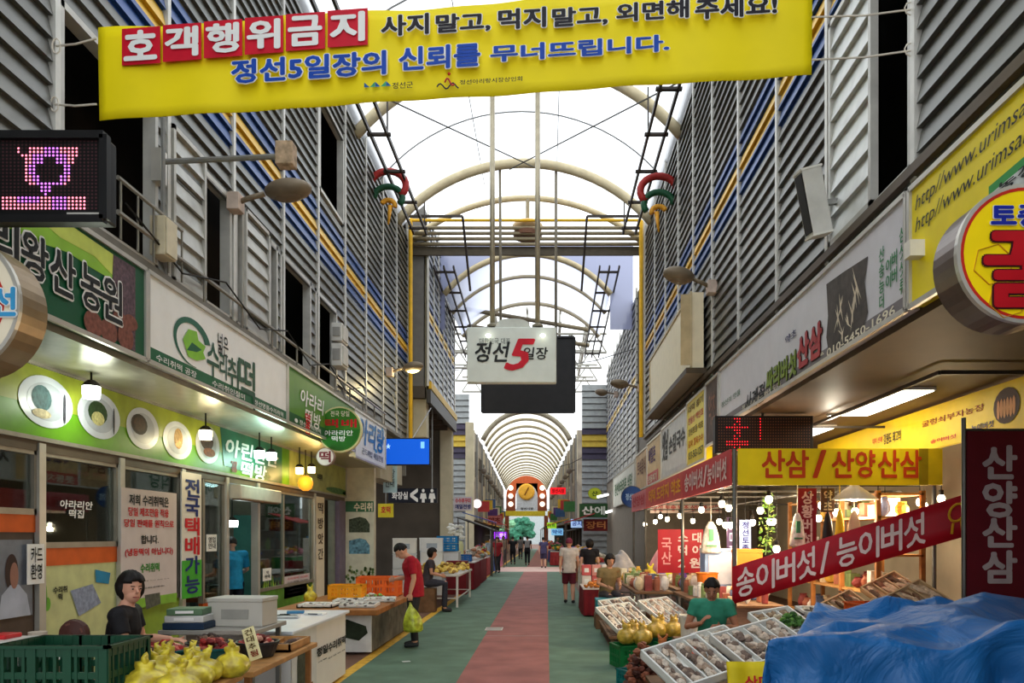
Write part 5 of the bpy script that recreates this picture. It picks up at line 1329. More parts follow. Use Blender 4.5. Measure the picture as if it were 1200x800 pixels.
def basket(label, c, r, h, col, fillc, n=46, name='produce_basket'):
    t = thing(name, label, 'basket', c)
    m = MB().lathe([(r * .72, 0), (r * .78, .01), (r, h), (r * 1.06, h + .005), (r * 1.06, h + .018), (r * .96, h + .018), (r * .74, .03), (0, .03)], c, 20)
    m.build('basket_body', M(col, .45), t, smooth=False)
    o = heap('produce', '', '', V(c) + V((0, 0, h * .7)), r * .8, r * .8, .085, (.018, .034), fillc, n, parent=t); o['kind'] = 'stuff'
    return t
RD = [(150, 40, 36), (110, 34, 34), (186, 96, 80), (90, 60, 50)]
basket('teal basket of red dried fruit in front of the seated woman', (-2.66, 5.35, .842), .16, .10, (20, 80, 84), RD)
basket('teal basket of red fruit between two baskets behind the yellow bags', (-2.37, 5.45, .842), .15, .10, (20, 80, 84), RD)
basket('dark basket of brown dried roots beside the red fruit', (-2.52, 5.72, .842), .15, .10, (40, 44, 46), [(84, 60, 48), (110, 80, 64), (60, 44, 38)])
basket('dark basket of red and pale produce at the end nearest the hand written tag', (-2.16, 5.75, .842), .15, .10, (44, 44, 44), [(170, 60, 52), (200, 150, 130), (110, 50, 44)])
tray('brown wooden tray of dark dried bark pieces behind the written tag', (-2.2, 6.2, .845), .44, .5, .06, 0, 0, 0, 2, ((96, 70, 56), (130, 100, 80), (70, 50, 42)), WOODP, dens=9)
f = Face(P(293, 775, 5.3), P(307, 770, 5.25) - P(293, 775, 5.3), P(283, 738, 5.45) - P(293, 775, 5.3))
t = thing('price_tag', 'long cream paper tag with brush writing hanging from the produce table', 'tag', f.p(.5, 0)); slab(f, .004, 'paper', M((232, 222, 170), .7, var=.06), t)
for i, (tx, mt) in enumerate((('건', BLACK), ('대', BLACK), ('추', BLACK), ('됨', REDL))): f.text(tx, .22, .76 - .22 * i, .82, .94 - .22 * i, M((90, 70, 30)) if mt is BLACK else M((140, 60, 40)), t, bold=.03, d=.003)
# scale on its white cabinet, jar, fan
t = thing('white_cabinet', 'pale grey cabinet carrying the weighing scale, at the picture edge', 'cabinet', (-3.5, 4.75, 0))
MB().box2((-3.85, 4.45, .05), (-3.06, 5.1, .95)).build('body', M((150, 146, 140), .5), t, bevel=.01)
MB().box2((-3.88, 4.42, .95), (-3.03, 5.13, .985)).build('top', M((190, 186, 178), .5), t, bevel=.006)
for k in range(3): MB().box2((-3.8, 4.438, .12 + k * .27), (-3.1, 4.45, .36 + k * .27)).build('drawer', M((164, 160, 152), .5), t, bevel=.005)
MB().box2((-3.8, 4.5, 0), (-3.1, 5.05, .05)).build('plinth', BLACK, t)
c = V((-3.27, 4.72, .985))
t = thing('weighing_scale', 'pale digital weighing scale with a red pan on the grey cabinet', 'scale', c)
MB().box(c + V((0, 0, .05)), (.34, .32, .09)).build('base', M((206, 204, 194), .5), t, bevel=.015)
MB().box(c + V((0, -.17, .07)), (.30, .05, .10), rotm(.5)).build('display_panel', M((186, 184, 172), .4), t, bevel=.008)
MB().box(c + V((0, -.196, .085)), (.2, .01, .04), rotm(.5)).build('readout', M((80, 92, 80), .3), t)
MB().box(c + V((0, .02, .12)), (.36, .3, .014)).build('pan', M((200, 198, 190), .35), t, bevel=.004)
MB().box(c + V((-.1, .05, .14)), (.13, .16, .03)).build('red_tray', M((176, 30, 34), .45), t, bevel=.01)
tag(MB().box((-3.3, 4.55, 1.16), (.2, .1, .02)).build('folded_cloth', M((60, 96, 140), .7)), 'small folded blue cloth on the scale base', 'cloth') if False else None
def stand(x0, x1, y0, y1, z, label): return table('side_table', label, x0, x1, y0, y1, z, WOODP, WOOD, .03, .035)
stand(-3.98, -3.38, 5.25, 5.82, .8, 'small wooden side table with the jar and desk fan beside the woman')
c = V((-3.72, 5.62, .80))
t = thing('pickle_jar', 'glass jar of dark red preserve with a pale lid on the side table', 'jar', c)
MB().lathe([(.065, 0), (.075, .015), (.075, .17), (.055, .2)], c, 16).build('jar_body', M((96, 26, 24), .2), t, smooth=True)
MB().lathe([(.06, .2), (.062, .205), (.062, .245), (.0, .25)], c, 16).build('lid', M((190, 176, 160), .5), t)
c = V((-3.5, 5.7, .80))
t = thing('desk_fan', 'small dark brown desk fan on the side table', 'fan', c)
MB().lathe([(.075, 0), (.075, .015), (.02, .03), (.012, .15)], c, 16).build('stand', M((50, 40, 36), .5), t)
MB().lathe([(.1, -.03), (.11, 0), (.1, .03), (.02, .05)], c + V((0, 0, .22)), 20, rotm(PI / 2)).build('cage', M((74, 44, 38), .5), t)
m = MB()
for k in range(4): m.box(c + V((0, -.035, .22)) + V((.05 * math.cos(k * PI / 2 + .4), 0, .05 * math.sin(k * PI / 2 + .4))), (.07, .004, .035), rotm(0, -k * PI / 2 - .4))
m.build('blade', M((110, 70, 60), .4), t)
tray('shallow black pan on the side table in front of the jar', (-3.82, 5.42, .802), .26, .16, .05, 0, 0, 0, 1, ((40, 36, 34), (56, 44, 40)), M((24, 24, 24), .5), dens=5)
tray('shallow yellow green tray on the side table edge', (-3.5, 5.45, .802), .2, .15, .05, 0, 0, 0, 1, ((150, 140, 60), (120, 120, 60)), M((170, 160, 70), .5), dens=5)
# stack of packs and the foam box behind the baskets
table('stall_table', 'grey legged table behind the baskets carrying the pale foam box', -3.35, -2.5, 6.62, 7.40, .93, M((150, 146, 138), .5), GREYM)
for k, (lb, cc) in enumerate((('dark blue crate lid under the stacked boxes by the foam box', (30, 50, 74)), ('white flat box in the stack next to the foam box, middle of three', (200, 200, 196)), ('green topped flat box on the stack next to the foam box', (90, 120, 90)))):
    box_('flat_box', lb, 'box', (-3.14, 6.76, .932 + k * .062), (.36 - .03 * k, .24, .058), M(cc, .5), .05 * k, tape=WHITE if k else None)
box_('foam_box', 'large pale grey foam box with lid behind the stacked flat boxes', 'box', (-2.78, 7.05, .932), (.5, .34, .22), M((184, 180, 170), .6, var=.05), -.05, .035, tape=M((150, 148, 140)))
# printed white counter
t = thing('white_counter', 'white printed counter with a framed mushroom picture and dark lettering', 'counter', (-2.95, 8.55, 0))
MB().box2((-3.42, 7.52, 0.03), (-2.5, 9.57, .78)).build('body', M((218, 214, 208), .5, var=.03), t)
MB().box2((-3.45, 7.46, .78), (-2.46, 9.62, .815)).build('worktop', M((214, 218, 222), .35, var=.04), t, bevel=.008)
f = left_face(-2.495, 7.52, 9.57, .03, .78)
f.tpx('정일', (371, 770), (383, 754), BLACK, t, bold=.06); f.tpx('수리취떡', (384, 764), (404, 744), BLACK, t, bold=.05)
f.tpx('개별', (372, 777), (382, 770), BLACK, t, bold=.03); f.tpx('진공포장', (384, 771), (404, 761), BLACK, t, bold=.03)
f.rect(0, 0, .40, 1, M((206, 206, 204), .5), t, .002)
a, b = f.ab(356, 775)
pts = [f.p(.08, .22, .005), f.p(.28, .22, .005)] + [f.p(.18 + .10 * math.cos(PI * k / 10), .62 + .2 * math.sin(PI * k / 10), .005) for k in range(11)]
MB().poly(pts).build('photo_print', M((56, 60, 46), .6, var=.6, scale=14), t); f.rect(.05, .12, .33, .22, M((130, 90, 60), .6, var=.3), t, .006, 'photo_print')
m = MB()
for (x, y) in ((-2.9, 8.4), (-2.75, 8.55), (-3.05, 8.5)): m.sph((x, y, .83), .09, .05, .02)
tag(m.build('scissors_tray', M((40, 40, 38), .5)), 'dark tools lying on the white counter top', 'tool') if False else None
tray('small white tray of black beans on the white counter', (-2.95, 8.7, .817), .30, .2, .03, 0, 0, .2, 1, ((30, 34, 30), (60, 70, 60)), FOAM, dens=7)
box_('flat_box', 'thin blue box lying on the far end of the white counter', 'box', (-3.0, 9.2, .817), (.2, .14, .03), M((60, 120, 160), .5), .3)
box_('flat_box', 'white paper pack beside the black beans on the counter', 'box', (-2.72, 9.05, .817), (.24, .12, .025), WHITE, -.2, tape=BLACK)
# stool with bucket under the counter end
tag(MB().lathe([(.11, 0), (.14, .28), (.15, .3), (.15, .31), (.13, .31), (.10, .02), (0, .02)], (-2.33, 7.15, 0), 18).build('waste_bin', M((52, 66, 56), .5)), 'dark green grey bin standing before the white counter', 'bin')
# the next table: mushrooms
t = thing('mushroom_table', 'wood edged mushroom table with a printed skirt beside the man in red', 'table', (-3.1, 12.6, 0))
MB().box2((-3.95, 11.0, .60), (-2.42, 14.4, .68)).build('tabletop', WOOD, t, bevel=.01)
MB().box2((-3.85, 11.25, .04), (-2.56, 11.27, .60)).build('skirt', M((220, 220, 220), .5), t)
MB().box2((-2.58, 11.27, .04), (-2.56, 14.2, .60)).build('skirt', M((96, 92, 84), .6, var=.6, scale=5), t)
MB().box2((-3.85, 11.27, .04), (-3.83, 14.2, .60)).build('skirt', M((220, 220, 220), .5), t)
f = front_face(11.245, -3.85, -2.56, .04, .60); m = MB()
m.poly([f.p(.62, .42, .004), f.p(.86, .30, .004), f.p(.96, .5, .004), f.p(.94, .68, .004), f.p(.72, .86, .004), f.p(.62, .7, .004)]); m.build('photo_print', M((40, 50, 36), .6, var=.4, scale=9), t)
f.rect(.3, .15, .55, .8, M((70, 76, 56), .6, var=.5, scale=9), t, .004, 'photo_print')
for i, (x, y, lb) in enumerate(((-3.4, 11.5, 'white tray of sliced mushrooms at the near corner of the mushroom table'), (-2.8, 11.55, 'white tray of dark mushrooms at the aisle corner of the mushroom table'), (-3.1, 12.25, 'white tray of pale mushrooms in the middle of the mushroom table'), (-2.72, 12.5, 'grey tray of mushrooms in front of the man in red'))):
    tray(lb, (x, y, .684), .52, .5, .05, 0, 0, .05 * i, 3, ((180, 170, 160), (90, 84, 80), (214, 208, 200)), FOAM, dens=8)
crate('orange slatted crate at the back of the mushroom table', (-2.95, 13.6, .684), .72, .42, .34, (226, 104, 36))
crate('yellow orange crate on the mushroom table before the orange crate', (-3.35, 12.95, .684), .55, .36, .24, (240, 166, 36))
tag(heap('leafy_greens', '', '', (-3.05, 13.1, .684), .3, .12, .06, (.02, .04), [(120, 150, 70), (200, 206, 190)], 26), 'small heap of pale greens before the orange crate', 'greens', kind='stuff')
bag('yellow knotted bag behind the mushroom table by the dark door', (-3.75, 12.2, .684), .1, .24, YBAG)
# table with white legs and yellow goods
t = table('metal_table', 'white metal legged table of yellow produce beyond the man in red', -3.35, -2.1, 18.6, 21.8, .80, M((206, 204, 196), .5), M((214, 212, 206), .4), .05, .05)
for j, (x, y) in enumerate(((-2.9, 18.95), (-2.45, 19.1), (-2.6, 19.9), (-2.3, 20.6))):
    heap('yellow_produce', 'heap of yellow corn like produce on the white legged table, ' + ('at its near corner', 'nearest the aisle', 'in its middle', 'at its far end')[j], 'produce', (x, y, .80), .25, .25, .2, (.05, .08), [(206, 176, 80), (226, 200, 110), (150, 116, 60)], 36)
# people pass; boxes and coolers beyond
stackc = [(214, 214, 208), (206, 208, 206), (196, 200, 200)]
for i, (x, y, n) in enumerate(((-3.9, 21.2, 4), (-3.35, 22.6, 4), (-3.0, 23.9, 3), (-3.7, 24.6, 4))):
    for k in range(n):
        box_('foam_box', 'white foam fish box in the tall stacks beyond the yellow produce', 'box', (x, y, k * .42), (.62, .42, .37), M(stackc[(i + k) % 3], .6, var=.05), random.uniform(-.1, .1), .04, 'white foam box stacks at the alley', tape=M((150, 160, 170)) if k % 2 else None)
for k in range(2):
    crate('blue crate on top of the white foam box stacks, ' + ('lower one', 'upper one')[k], (-3.05, 23.85, 1.26 + k * .24), .62, .42, .23, (24, 120, 180))
crate('blue crate standing on the maroon draped table', (-2.75, 25.2, .9), .6, .4, .22, (36, 96, 160))
def draped(label, x0, x1, y0, y1, z, mat):
    t = thing('draped_table', label, 'table', ((x0 + x1) / 2, (y0 + y1) / 2, 0))
    MB().box2((x0, y0, z - .04), (x1, y1, z)).build('tabletop', M((190, 180, 170), .5), t)
    m = MB(); n = 30
    def loop(u, z_):
        P4 = [(x0, y0), (x1, y0), (x1, y1), (x0, y1)]; k = int(u * 4) % 4; q = u * 4 % 1; a, b = P4[k], P4[(k + 1) % 4]
        w = .025 * math.sin(u * 120) * (1 - z_ / z); nx, ny = ((0, -1), (1, 0), (0, 1), (-1, 0))[k]
        return (a[0] + (b[0] - a[0]) * q + nx * (w + .01), a[1] + (b[1] - a[1]) * q + ny * (w + .01), z_)
    m.grid(lambda u, v: loop(u, .03 + (z - .05) * v), 120, 3).build('cloth', mat, t, smooth=True)
    return t
MAR = M((120, 24, 36), .7, var=.15)
draped('maroon draped table with the blue crate on it, before the distant walkers', -3.2, -2.3, 24.4, 26.6, .88, MAR)
draped('second maroon draped table farther along the same row', -3.2, -2.35, 27.4, 30.2, .88, MAR)
draped('white draped table end between the two maroon tables and the metal table', -3.1, -2.15, 22.3, 23.2, .85, M((196, 200, 190), .6)) if False else None
tag(heap('packaged_goods', '', '', (-2.75, 28.6, .88), .4, 1.0, .3, (.07, .12), [(200, 190, 180), (170, 120, 90), (120, 130, 120)], 40), 'jumble of small packs on the second maroon table', 'packages', kind='stuff')
box_('cardboard_box', 'maroon box stacked near the white foam boxes', 'box', (-2.65, 22.9, 0), (.6, .5, .95), M((110, 26, 34), .6), 0, .04)
t = thing('flower_vase', 'tall pale yellow vase with white flowers past the foam boxes', 'vase', (-2.95, 29.0 - .6, 0)); c = V((-3.2, 26.98, .0))
t.location = c
MB().lathe([(.25, 0), (.3, .1), (.3, 1.4), (.26, 1.55)], c, 16).build('vase_body', M((214, 216, 160), .5), t, smooth=True)
m = MB()
for k in range(22): m.sph(c + V((random.uniform(-.32, .32), random.uniform(-.2, .2), 1.6 + random.uniform(0, .55))), .09, None, .06, 7, 5, .3)
m.build('flowers', M((236, 236, 226), .6), t)
# dark slanted awning and rows of far stalls on both sides
f = Face((-3.85, 33, 2.5), (0, 4.5, 0), (1.5, 0, -.55)); t = thing('far_awning', 'dark sloping stall awning beside the slim beige column', 'awning', (-3.7, 35, 2.0))
MB().prism([f.p(0, 0), f.p(1, 0), f.p(1, 1), f.p(0, 1)], (0, 0, .04)).build('canvas', M((50, 48, 46), .7), t)
for y in (33.1, 37.4): MB().tube([(-2.38, y, 0), (-2.38, y, 1.98)], .03, 6).tube([(-3.8, y, 0), (-3.8, y, 2.5)], .03, 6).build('post', PIPE, t)
cols_ = [(176, 60, 60), (60, 120, 70), (210, 200, 180), (70, 90, 150), (220, 170, 60), (150, 110, 80), (200, 120, 140)]
for s_ in (-1, 1):
    for k in range(11):
        y = 32.5 + k * 4.6 if s_ < 0 else 23.5 + k * 5.2
        x = (-2.95 if s_ < 0 else 1.55) + (fcx(y) * .75 if y > 42 else 0)
        t = draped(('distant stall table with a coloured cloth along the wall by the alley side', 'distant stall table with a coloured cloth along the mushroom shop side')[s_ > 0], x - .45, x + .45, y, y + 2.4, .8, M(cols_[(k * 3 + (s_ > 0) * 2) % 7], .7, var=.2))
        t['group'] = 'distant draped stall tables'
        h = heap('packaged_goods', 'colourful goods heaped on a distant draped stall table', 'goods', (x, y + 1.2, .835), .4, 1.0, .35, (.08, .14), [cols_[(k + j * 2) % 7] for j in range(3)], 34); h['group'] = 'goods on the distant stalls'
        if k % 2 == 0 and y > 30:
            f = Face((x - s_ * .7, y, 2.3), (0, 2.4, 0), (s_ * 1.3, 0, .4)); t = thing('stall_canopy', 'distant sloping stall canopy on thin posts', 'canopy', (x, y + 1.2, 2.3), 'distant stall canopies')
            MB().prism([f.p(0, 0), f.p(1, 0), f.p(1, 1), f.p(0, 1)], (0, 0, .04)).build('canvas', M(cols_[(k * 2 + 3) % 7], .7), t)
            for yy in (y + .1, y + 2.3): MB().tube([(x - s_ * .66, yy, 0), (x - s_ * .66, yy, 2.3)], .025, 5).build('post', PIPE, t)

# ================================================================ RIGHT STALLS
# blue tarp over a stall
tarp = bpy.data.materials.new('blue_tarp'); tarp.use_nodes = True
nt = tarp.node_tree; b_ = nt.nodes['Principled BSDF']; b_.inputs['Roughness'].default_value = .5
tc = nt.nodes.new('ShaderNodeTexCoord'); nz = nt.nodes.new('ShaderNodeTexNoise'); nz.inputs['Scale'].default_value = 3.5; nz.inputs['Detail'].default_value = 8
wv = nt.nodes.new('ShaderNodeTexNoise'); wv.inputs['Scale'].default_value = 1.6; wv.inputs['Detail'].default_value = 5; wv.inputs['Distortion'].default_value = 1.6
rp = nt.nodes.new('ShaderNodeValToRGB'); rp.color_ramp.elements[0].color = (*lin((8, 74, 134)), 1); rp.color_ramp.elements[1].color = (*lin((20, 104, 168)), 1)
bp = nt.nodes.new('ShaderNodeBump'); bp.inputs['Strength'].default_value = .9; bp.inputs['Distance'].default_value = .09
nt.links.new(tc.outputs['Object'], nz.inputs[0]); nt.links.new(tc.outputs['Object'], wv.inputs[0]); nt.links.new(nz.outputs[0], rp.inputs[0]); nt.links.new(rp.outputs[0], b_.inputs[0]); nt.links.new(wv.outputs[0], bp.inputs['Height']); nt.links.new(bp.outputs[0], b_.inputs['Normal'])
t = table('stall_table', 'covered stall table hidden under the blue tarp', 2.5, 3.9, 4.95, 6.1, .86, WOODP, GREYM)
t = thing('blue_tarp', 'large crumpled blue tarp draped over a stall beside the maroon banner', 'tarp', (2.9, 5.5, .3))
from mathutils import noise as NZ
rt = random.Random(5); NG = 11
HT = [[rt.uniform(-1, 1) for _ in range(NG + 1)] for _ in range(NG + 1)]
def facet(u, v):                                        # creased, piecewise flat folds
    x, y = min(.9999, max(0, u)) * NG, min(.9999, max(0, v)) * NG; i, j = int(x), int(y); fx_, fy_ = x - i, y - j
    h00, h10, h01, h11 = HT[j][i], HT[j][i + 1], HT[j + 1][i], HT[j + 1][i + 1]
    if (i + j) % 2: return h00 + (h10 - h00) * fx_ + (h11 - h10) * fy_ if fx_ > fy_ else h00 + (h11 - h01) * fx_ + (h01 - h00) * fy_
    return h00 + (h10 - h00) * fx_ + (h01 - h00) * fy_ if fx_ + fy_ < 1 else h11 + (h01 - h11) * (1 - fx_) + (h10 - h11) * (1 - fy_)
def tarpf(u, v):
    x = -.34 + 1.68 * u; y = -.4 + 1.8 * v           # 0..1 is the covered top, beyond it hangs down
    ox = max(0, -x) + max(0, x - 1); oy = max(0, -y) + max(0, y - 1)
    Y = 4.7 + 1.6 * min(1, max(0, y)) - .12 * max(0, -y) + .3 * max(0, y - 1)
    X = 1.36 + .56 * (Y - 4.7) + (2.6 - .3 * (Y - 4.7)) * min(1, max(0, x)) - .06 * max(0, -x) + .3 * max(0, x - 1)
    d = math.hypot(ox * 2.15, oy * 1.6)
    fa_ = facet(u * .9 + .06 * math.sin(v * 6), v * .9 + .05 * math.sin(u * 7)); fb_ = facet((u * 2.3 + .3) % 1, (v * 2.3 + .1) % 1) if False else NZ.noise(V((u * 16, v * 16, 2)))
    ridge = 1 - min(1, abs((x - .52) * 1.0 + (y - .35) * .38) * 6)      # one long crease running to the front edge
    z = 1.09 + .13 * min(1, max(0, y)) - .05 * math.exp(-(x ** 2 * 16)) - d * .95 + .095 * fa_ + .014 * fb_ + .09 * ridge * max(0, 1 - abs(y - .3) * 1.1) - .10 * max(0, min(1, (x - .6) * 3)) * max(0, .8 - y)
    k = min(1, d / .22); fold = facet(u * 1.0, .5) * .13 * k + math.sin(X * 13 + 3 * fa_) * .035 * k
    return V((X - (abs(fold) * .9 if ox and not oy else 0) + .02 * fb_ * k, Y - (fold if oy and y < 0 else 0), max(.25, z)))
o = MB().grid(tarpf, 120, 120).build('tarp_sheet', tarp, t, smooth=True, solid=.006)
# yellow cloth with red lettering hanging before the tarp
f = Face(P(853, 806, 6.55), P(921, 806, 6.5) - P(853, 806, 6.55), P(851, 775, 6.6) - P(853, 806, 6.55))
t = thing('table_banner', 'yellow cloth banner corner with red letters hanging below the white trays', 'banner', f.p(.5, 0)); 
MB().grid(lambda u, v: f.p(u, v * 1.2 - .2, .02 * math.sin(u * 12)), 20, 4).build('cloth', M((224, 200, 30), .6, var=.1), t, smooth=True, solid=.006)
f.text('산더덕', .3, .0, .95, .45, REDL, t, bold=.05, d=.03)
# sloping display of white trays
WD = M((110, 80, 56), .7, var=.3)
t = table('display_stand', 'rough wooden stand under the white root trays', 1.0, 2.55, 6.75, 7.75, .34, WD, WD, .04, .05)
ROOT = ((206, 192, 176), (160, 138, 120), (196, 178, 160), (112, 94, 84))
tray('white tray of sliced roots with an orange label, tilted towards the aisle', (1.28, 6.95, .56), .62, .62, .09, .42, -.20, .42, 4, ROOT)
tray('large white tray of brown roots behind the thin stall post', (2.08, 7.45, .66), .78, .6, .09, .38, -.18, .38, 4, ROOT)
tray('white tray of pale chips beside the blue tarp', (2.46, 8.05, .80), .5, .5, .08, .36, -.12, .3, 3, ((200, 186, 160), (150, 126, 100)))
tray('white tray of rough slices in front of the man in green', (1.72, 7.72, .66), .42, .36, .08, .36, -.18, .4, 2, ((206, 196, 180), (170, 150, 130)))
tag(MB().box((1.39, 7.12, .675), (.12, .10, .008), rotm(.42, -.2, .42)).build('label_card', M((226, 96, 60), .5)), 'orange and white card lying on the tilted root tray', 'card')
# greens crate and bagged yellow goods
crate('green crate tilted at the aisle edge under the yellow bags', (1.22, 10.3, 0), .62, .42, .30, (18, 110, 56), .25)
crate('dark green crate beside the aisle crate, holding more yellow bags', (1.68, 10.75, 0), .6, .42, .34, (16, 70, 50), .1)
for i, (x, y, z, r) in enumerate(((1.08, 10.3, .3, .14), (1.28, 10.22, .3, .14), (1.2, 10.45, .3, .13), (1.52, 10.65, .34, .15), (1.78, 10.7, .34, .14), (1.62, 10.85, .34, .13))):
    bag('yellow mesh bag of bulbs on the green crates by the aisle', (x, y, z), r, .26, plastic('gold_bag', (214, 180, 70)) if i == 0 else bpy.data.materials['gold_bag'], group='yellow bags on the green crates', rz=i)
tag(heap('brown_roots', '', '', (1.0, 7.95, 0), .28, .26, .46, (.04, .06), [(96, 50, 36), (130, 74, 52), (70, 40, 32)], 90), 'heap of red brown roots on the ground at the aisle corner', 'roots', kind='stuff')
tag(heap('brown_roots', '', '', (1.15, 9.15, 0), .24, .26, .44, (.035, .055), [(110, 60, 44), (140, 84, 60)], 70), 'second heap of red brown roots behind the aisle corner heap', 'roots', kind='stuff')
tag(heap('brown_roots', '', '', (1.72, 9.42, .0), .27, .27, .52, (.035, .055), [(96, 66, 50), (130, 90, 70)], 70), 'heap of darker roots in front of the white bucket', 'roots', kind='stuff')
crate('teal crate lying between the root heaps and the tilted white tray', (1.08, 8.55, 0), .42, .42, .26, (20, 110, 108), .5)
t = thing('white_bucket', 'white plastic bucket with a lid rim between crates and trays', 'bucket', (1.88, 10.15, .0)); c = V((1.9, 10.15, .40)); t.location = c
MB().lathe([(.105, 0), (.115, .005), (.135, .27), (.145, .27), (.145, .30), (.13, .30), (.11, .03), (0, .03)], c, 22).build('bucket_body', M((216, 212, 200), .45), t, smooth=False)
MB().tube([c + V((.14 * math.cos(a), -.01 + .02 * math.sin(a), .27 - .17 * abs(math.sin(a)))) for a in [PI * k / 12 for k in range(13)]], .006, 5).build('handle', ALU, t)
box_('wooden_box', 'upturned wooden box under the white bucket', 'box', (1.9, 10.15, 0), (.4, .4, .39), WD)
# trays farther along the aisle
table('display_stand', 'low wooden stand under the farther white trays by the aisle', .95, 2.2, 11.6, 13.9, .22, WD, WD, .04, .05)
box_('yellow_box', 'yellowish carton at the aisle end of the farther trays', 'box', (1.02, 11.95, .0), (.2, .3, .30), M((206, 196, 120), .6)) if False else None
tray('white tray of mixed slices nearest the aisle among the farther trays', (1.22, 12.1, .42), .6, .9, .08, .3, -.12, .3, 4, ROOT)
tray('long white tray of pale strips behind the aisle trays', (1.95, 12.6, .48), .55, .9, .08, .3, -.1, .35, 4, ((210, 196, 180), (180, 150, 130)))
tray('white tray of brown slices beyond the aisle trays', (1.3, 13.3, .46), .6, .7, .08, .3, -.1, .3, 3, ROOT)
box_('teal_box', 'teal cool box with a white lid by the red draped table', 'box', (1.15, 14.6, .28), (.42, .5, .22), M((30, 120, 130), .5), 0, .05); box_('wooden_box', 'plain wooden box under the teal cool box', 'box', (1.15, 14.6, 0), (.45, .55, .27), WD)
bag('white plastic bag with green print standing behind the aisle trays', (1.55, 13.8, .222), .11, .36, M((206, 214, 200), .4, var=.3, scale=12))
draped('dark red draped table beside the walking couple', .8, 1.48, 16.5, 18.2, .60, M((110, 22, 30), .7, var=.2))
for i, (x, y, c_) in enumerate(((1.0, 16.8, (226, 140, 60)), (1.22, 16.95, (200, 190, 170)), (1.1, 17.4, (220, 120, 60)), (1.3, 17.6, (190, 120, 110)))):
    heap('fruit_pile', ('small pile of orange fruit at the near corner of the red table', 'small pile of pale packs on the red table', 'small pile of orange fruit at the back of the red table', 'small pile of pinkish packs on the red table')[i], 'goods', (x, y, .60), .14, .14, .1, (.035, .05), [c_, tuple(int(q * .8) for q in c_)], 16)
# stepped long table with packs, bottles and greens
table('stall_table', 'long stall table behind the posts crowded with packs and bottles', 1.62, 2.32, 13.95, 20.6, .72, WD, GREYM)
table('stall_table', 'second table behind the stall posts under the purple and pink covers', 2.48, 3.3, 14.6, 20.6, .72, WD, GREYM)
packs_later = []
table('stall_table', 'stall table with packs behind the man in green', 2.2, 3.3, 10.6, 13.3, .78, WD, GREYM)
pc = [(200, 180, 150), (150, 90, 70), (206, 200, 196), (120, 140, 90), (190, 150, 60), (130, 60, 60), (90, 100, 130), (226, 220, 200)]
def packs(label, group, x0, x1, y0, y1, z, nx, ny, hmin=.1, hmax=.2, w=.1):
    for i in range(nx):
        for j in range(ny):
            x = x0 + (x1 - x0) * (i + .5) / nx + random.uniform(-.015, .015); y = y0 + (y1 - y0) * (j + .5) / ny + random.uniform(-.02, .02); h = random.uniform(hmin, hmax); c_ = M(random.choice(pc), .5, var=.2, scale=12)
            kind = random.random()
            if kind < .45:   # pillow pack
                m = MB(); m.sph((x, y, z + h / 2), w * .5, w * .3, h * .5, 10, 8, .06).box((x, y, z + h), (w * .6, .012, .03)); o = m.build('goods_pack', c_)
            elif kind < .75: # carton
                m = MB(); m.box((x, y, z + h / 2), (w * .8, w * .6, h), rotm(rz=random.uniform(-.3, .3))); m.box((x, y - w * .31, z + h * .55), (w * .5, .006, h * .4)); o = m.build('goods_pack', c_)
            else:            # jar
                o = MB().lathe([(w * .32, 0), (w * .36, .01), (w * .36, h * .8), (w * .28, h * .86), (w * .3, h * .88), (w * .3, h), (0, h)], (x, y, z), 10).build('goods_pack', c_)
            tag(o, label, 'package', group)
packs('small pack or jar crowded on the long table behind the stall posts', 'packs on the long stall table', 1.66, 2.28, 14.1, 18.4, .72, 4, 14, .12, .3, .16)
packs('small pack or jar on the second table behind the stall posts', 'packs on the second table', 2.55, 3.2, 14.7, 16.5, .72, 3, 6, .12, .3, .16)
packs('small pack or jar on the table behind the man in green', 'packs on the table behind the man in green', 2.28, 3.2, 10.75, 13.2, .78, 4, 9, .1, .24, .13)
crate('teal crate on the table behind the man in green', (2.5, 10.85, .78 + .0), .45, .3, .2, (20, 110, 110)) if False else None
for i, (px, py, Y, col, lb) in enumerate(((825, 668, 12.2, (226, 120, 40), 'orange tub beside the dark haired man in green'), (762, 658, 17, (210, 190, 60), 'yellow bag of goods under the grey tarp'))):
    c = P(px, py, Y); bag(lb, (c.x, c.y, .78 if i == 0 else .72), .16, .34, M(col, .5, var=.1)) if i else basket(lb, (c.x + .05, c.y, .78), .17, .36, col, [(220, 214, 200), (180, 170, 160)], 24, 'orange_tub')
# grey and purple covers on the far goods
def cover(label, c, rx, ry, h, col):
    def fn(u, v):
        a, b = -1 + 2 * u, -1 + 2 * v; q = max(abs(a), abs(b)) ** 2
        return V((c[0] + a * rx, c[1] + b * ry, c[2] + h * (.55 * (1 - q) ** .5 + .45 * (1 - abs(a)) * (1 - b * b)) + .05 * math.sin(a * 9 + b * 4) * (1 - q)))
    o = MB().grid(fn, 24, 24).build('goods_cover', M(col, .6, var=.2), smooth=True, solid=.008); return tag(o, label, 'cover')
cover('grey cloth cover draped high over goods beyond the posts', (1.9, 19.5, .74), .38, .9, .62, (150, 144, 142))
cover('purple cloth cover behind the yellow price card', (2.85, 17.2, .74), .3, .5, .42, (96, 60, 130))
cover('pink cloth cover behind the grey cloth cover', (2.9, 19.0, .74), .3, .8, .85, (196, 130, 140))
f = front_px(16.4, 780, 640, 790, 660); t = signbox('price_card', 'yellow green price card standing among the packs', 'card', Face(V((f.o.x, 16.4, .72)), f.r, V((0, 0, f.o.z + f.u.z - .72))), .01, M((206, 214, 60), .5)); 
Face(V((f.o.x, 16.39, .9)), f.r, V((0, 0, .4))).text('특가', .15, .2, .85, .8, M((60, 90, 30)), t, bold=.04)
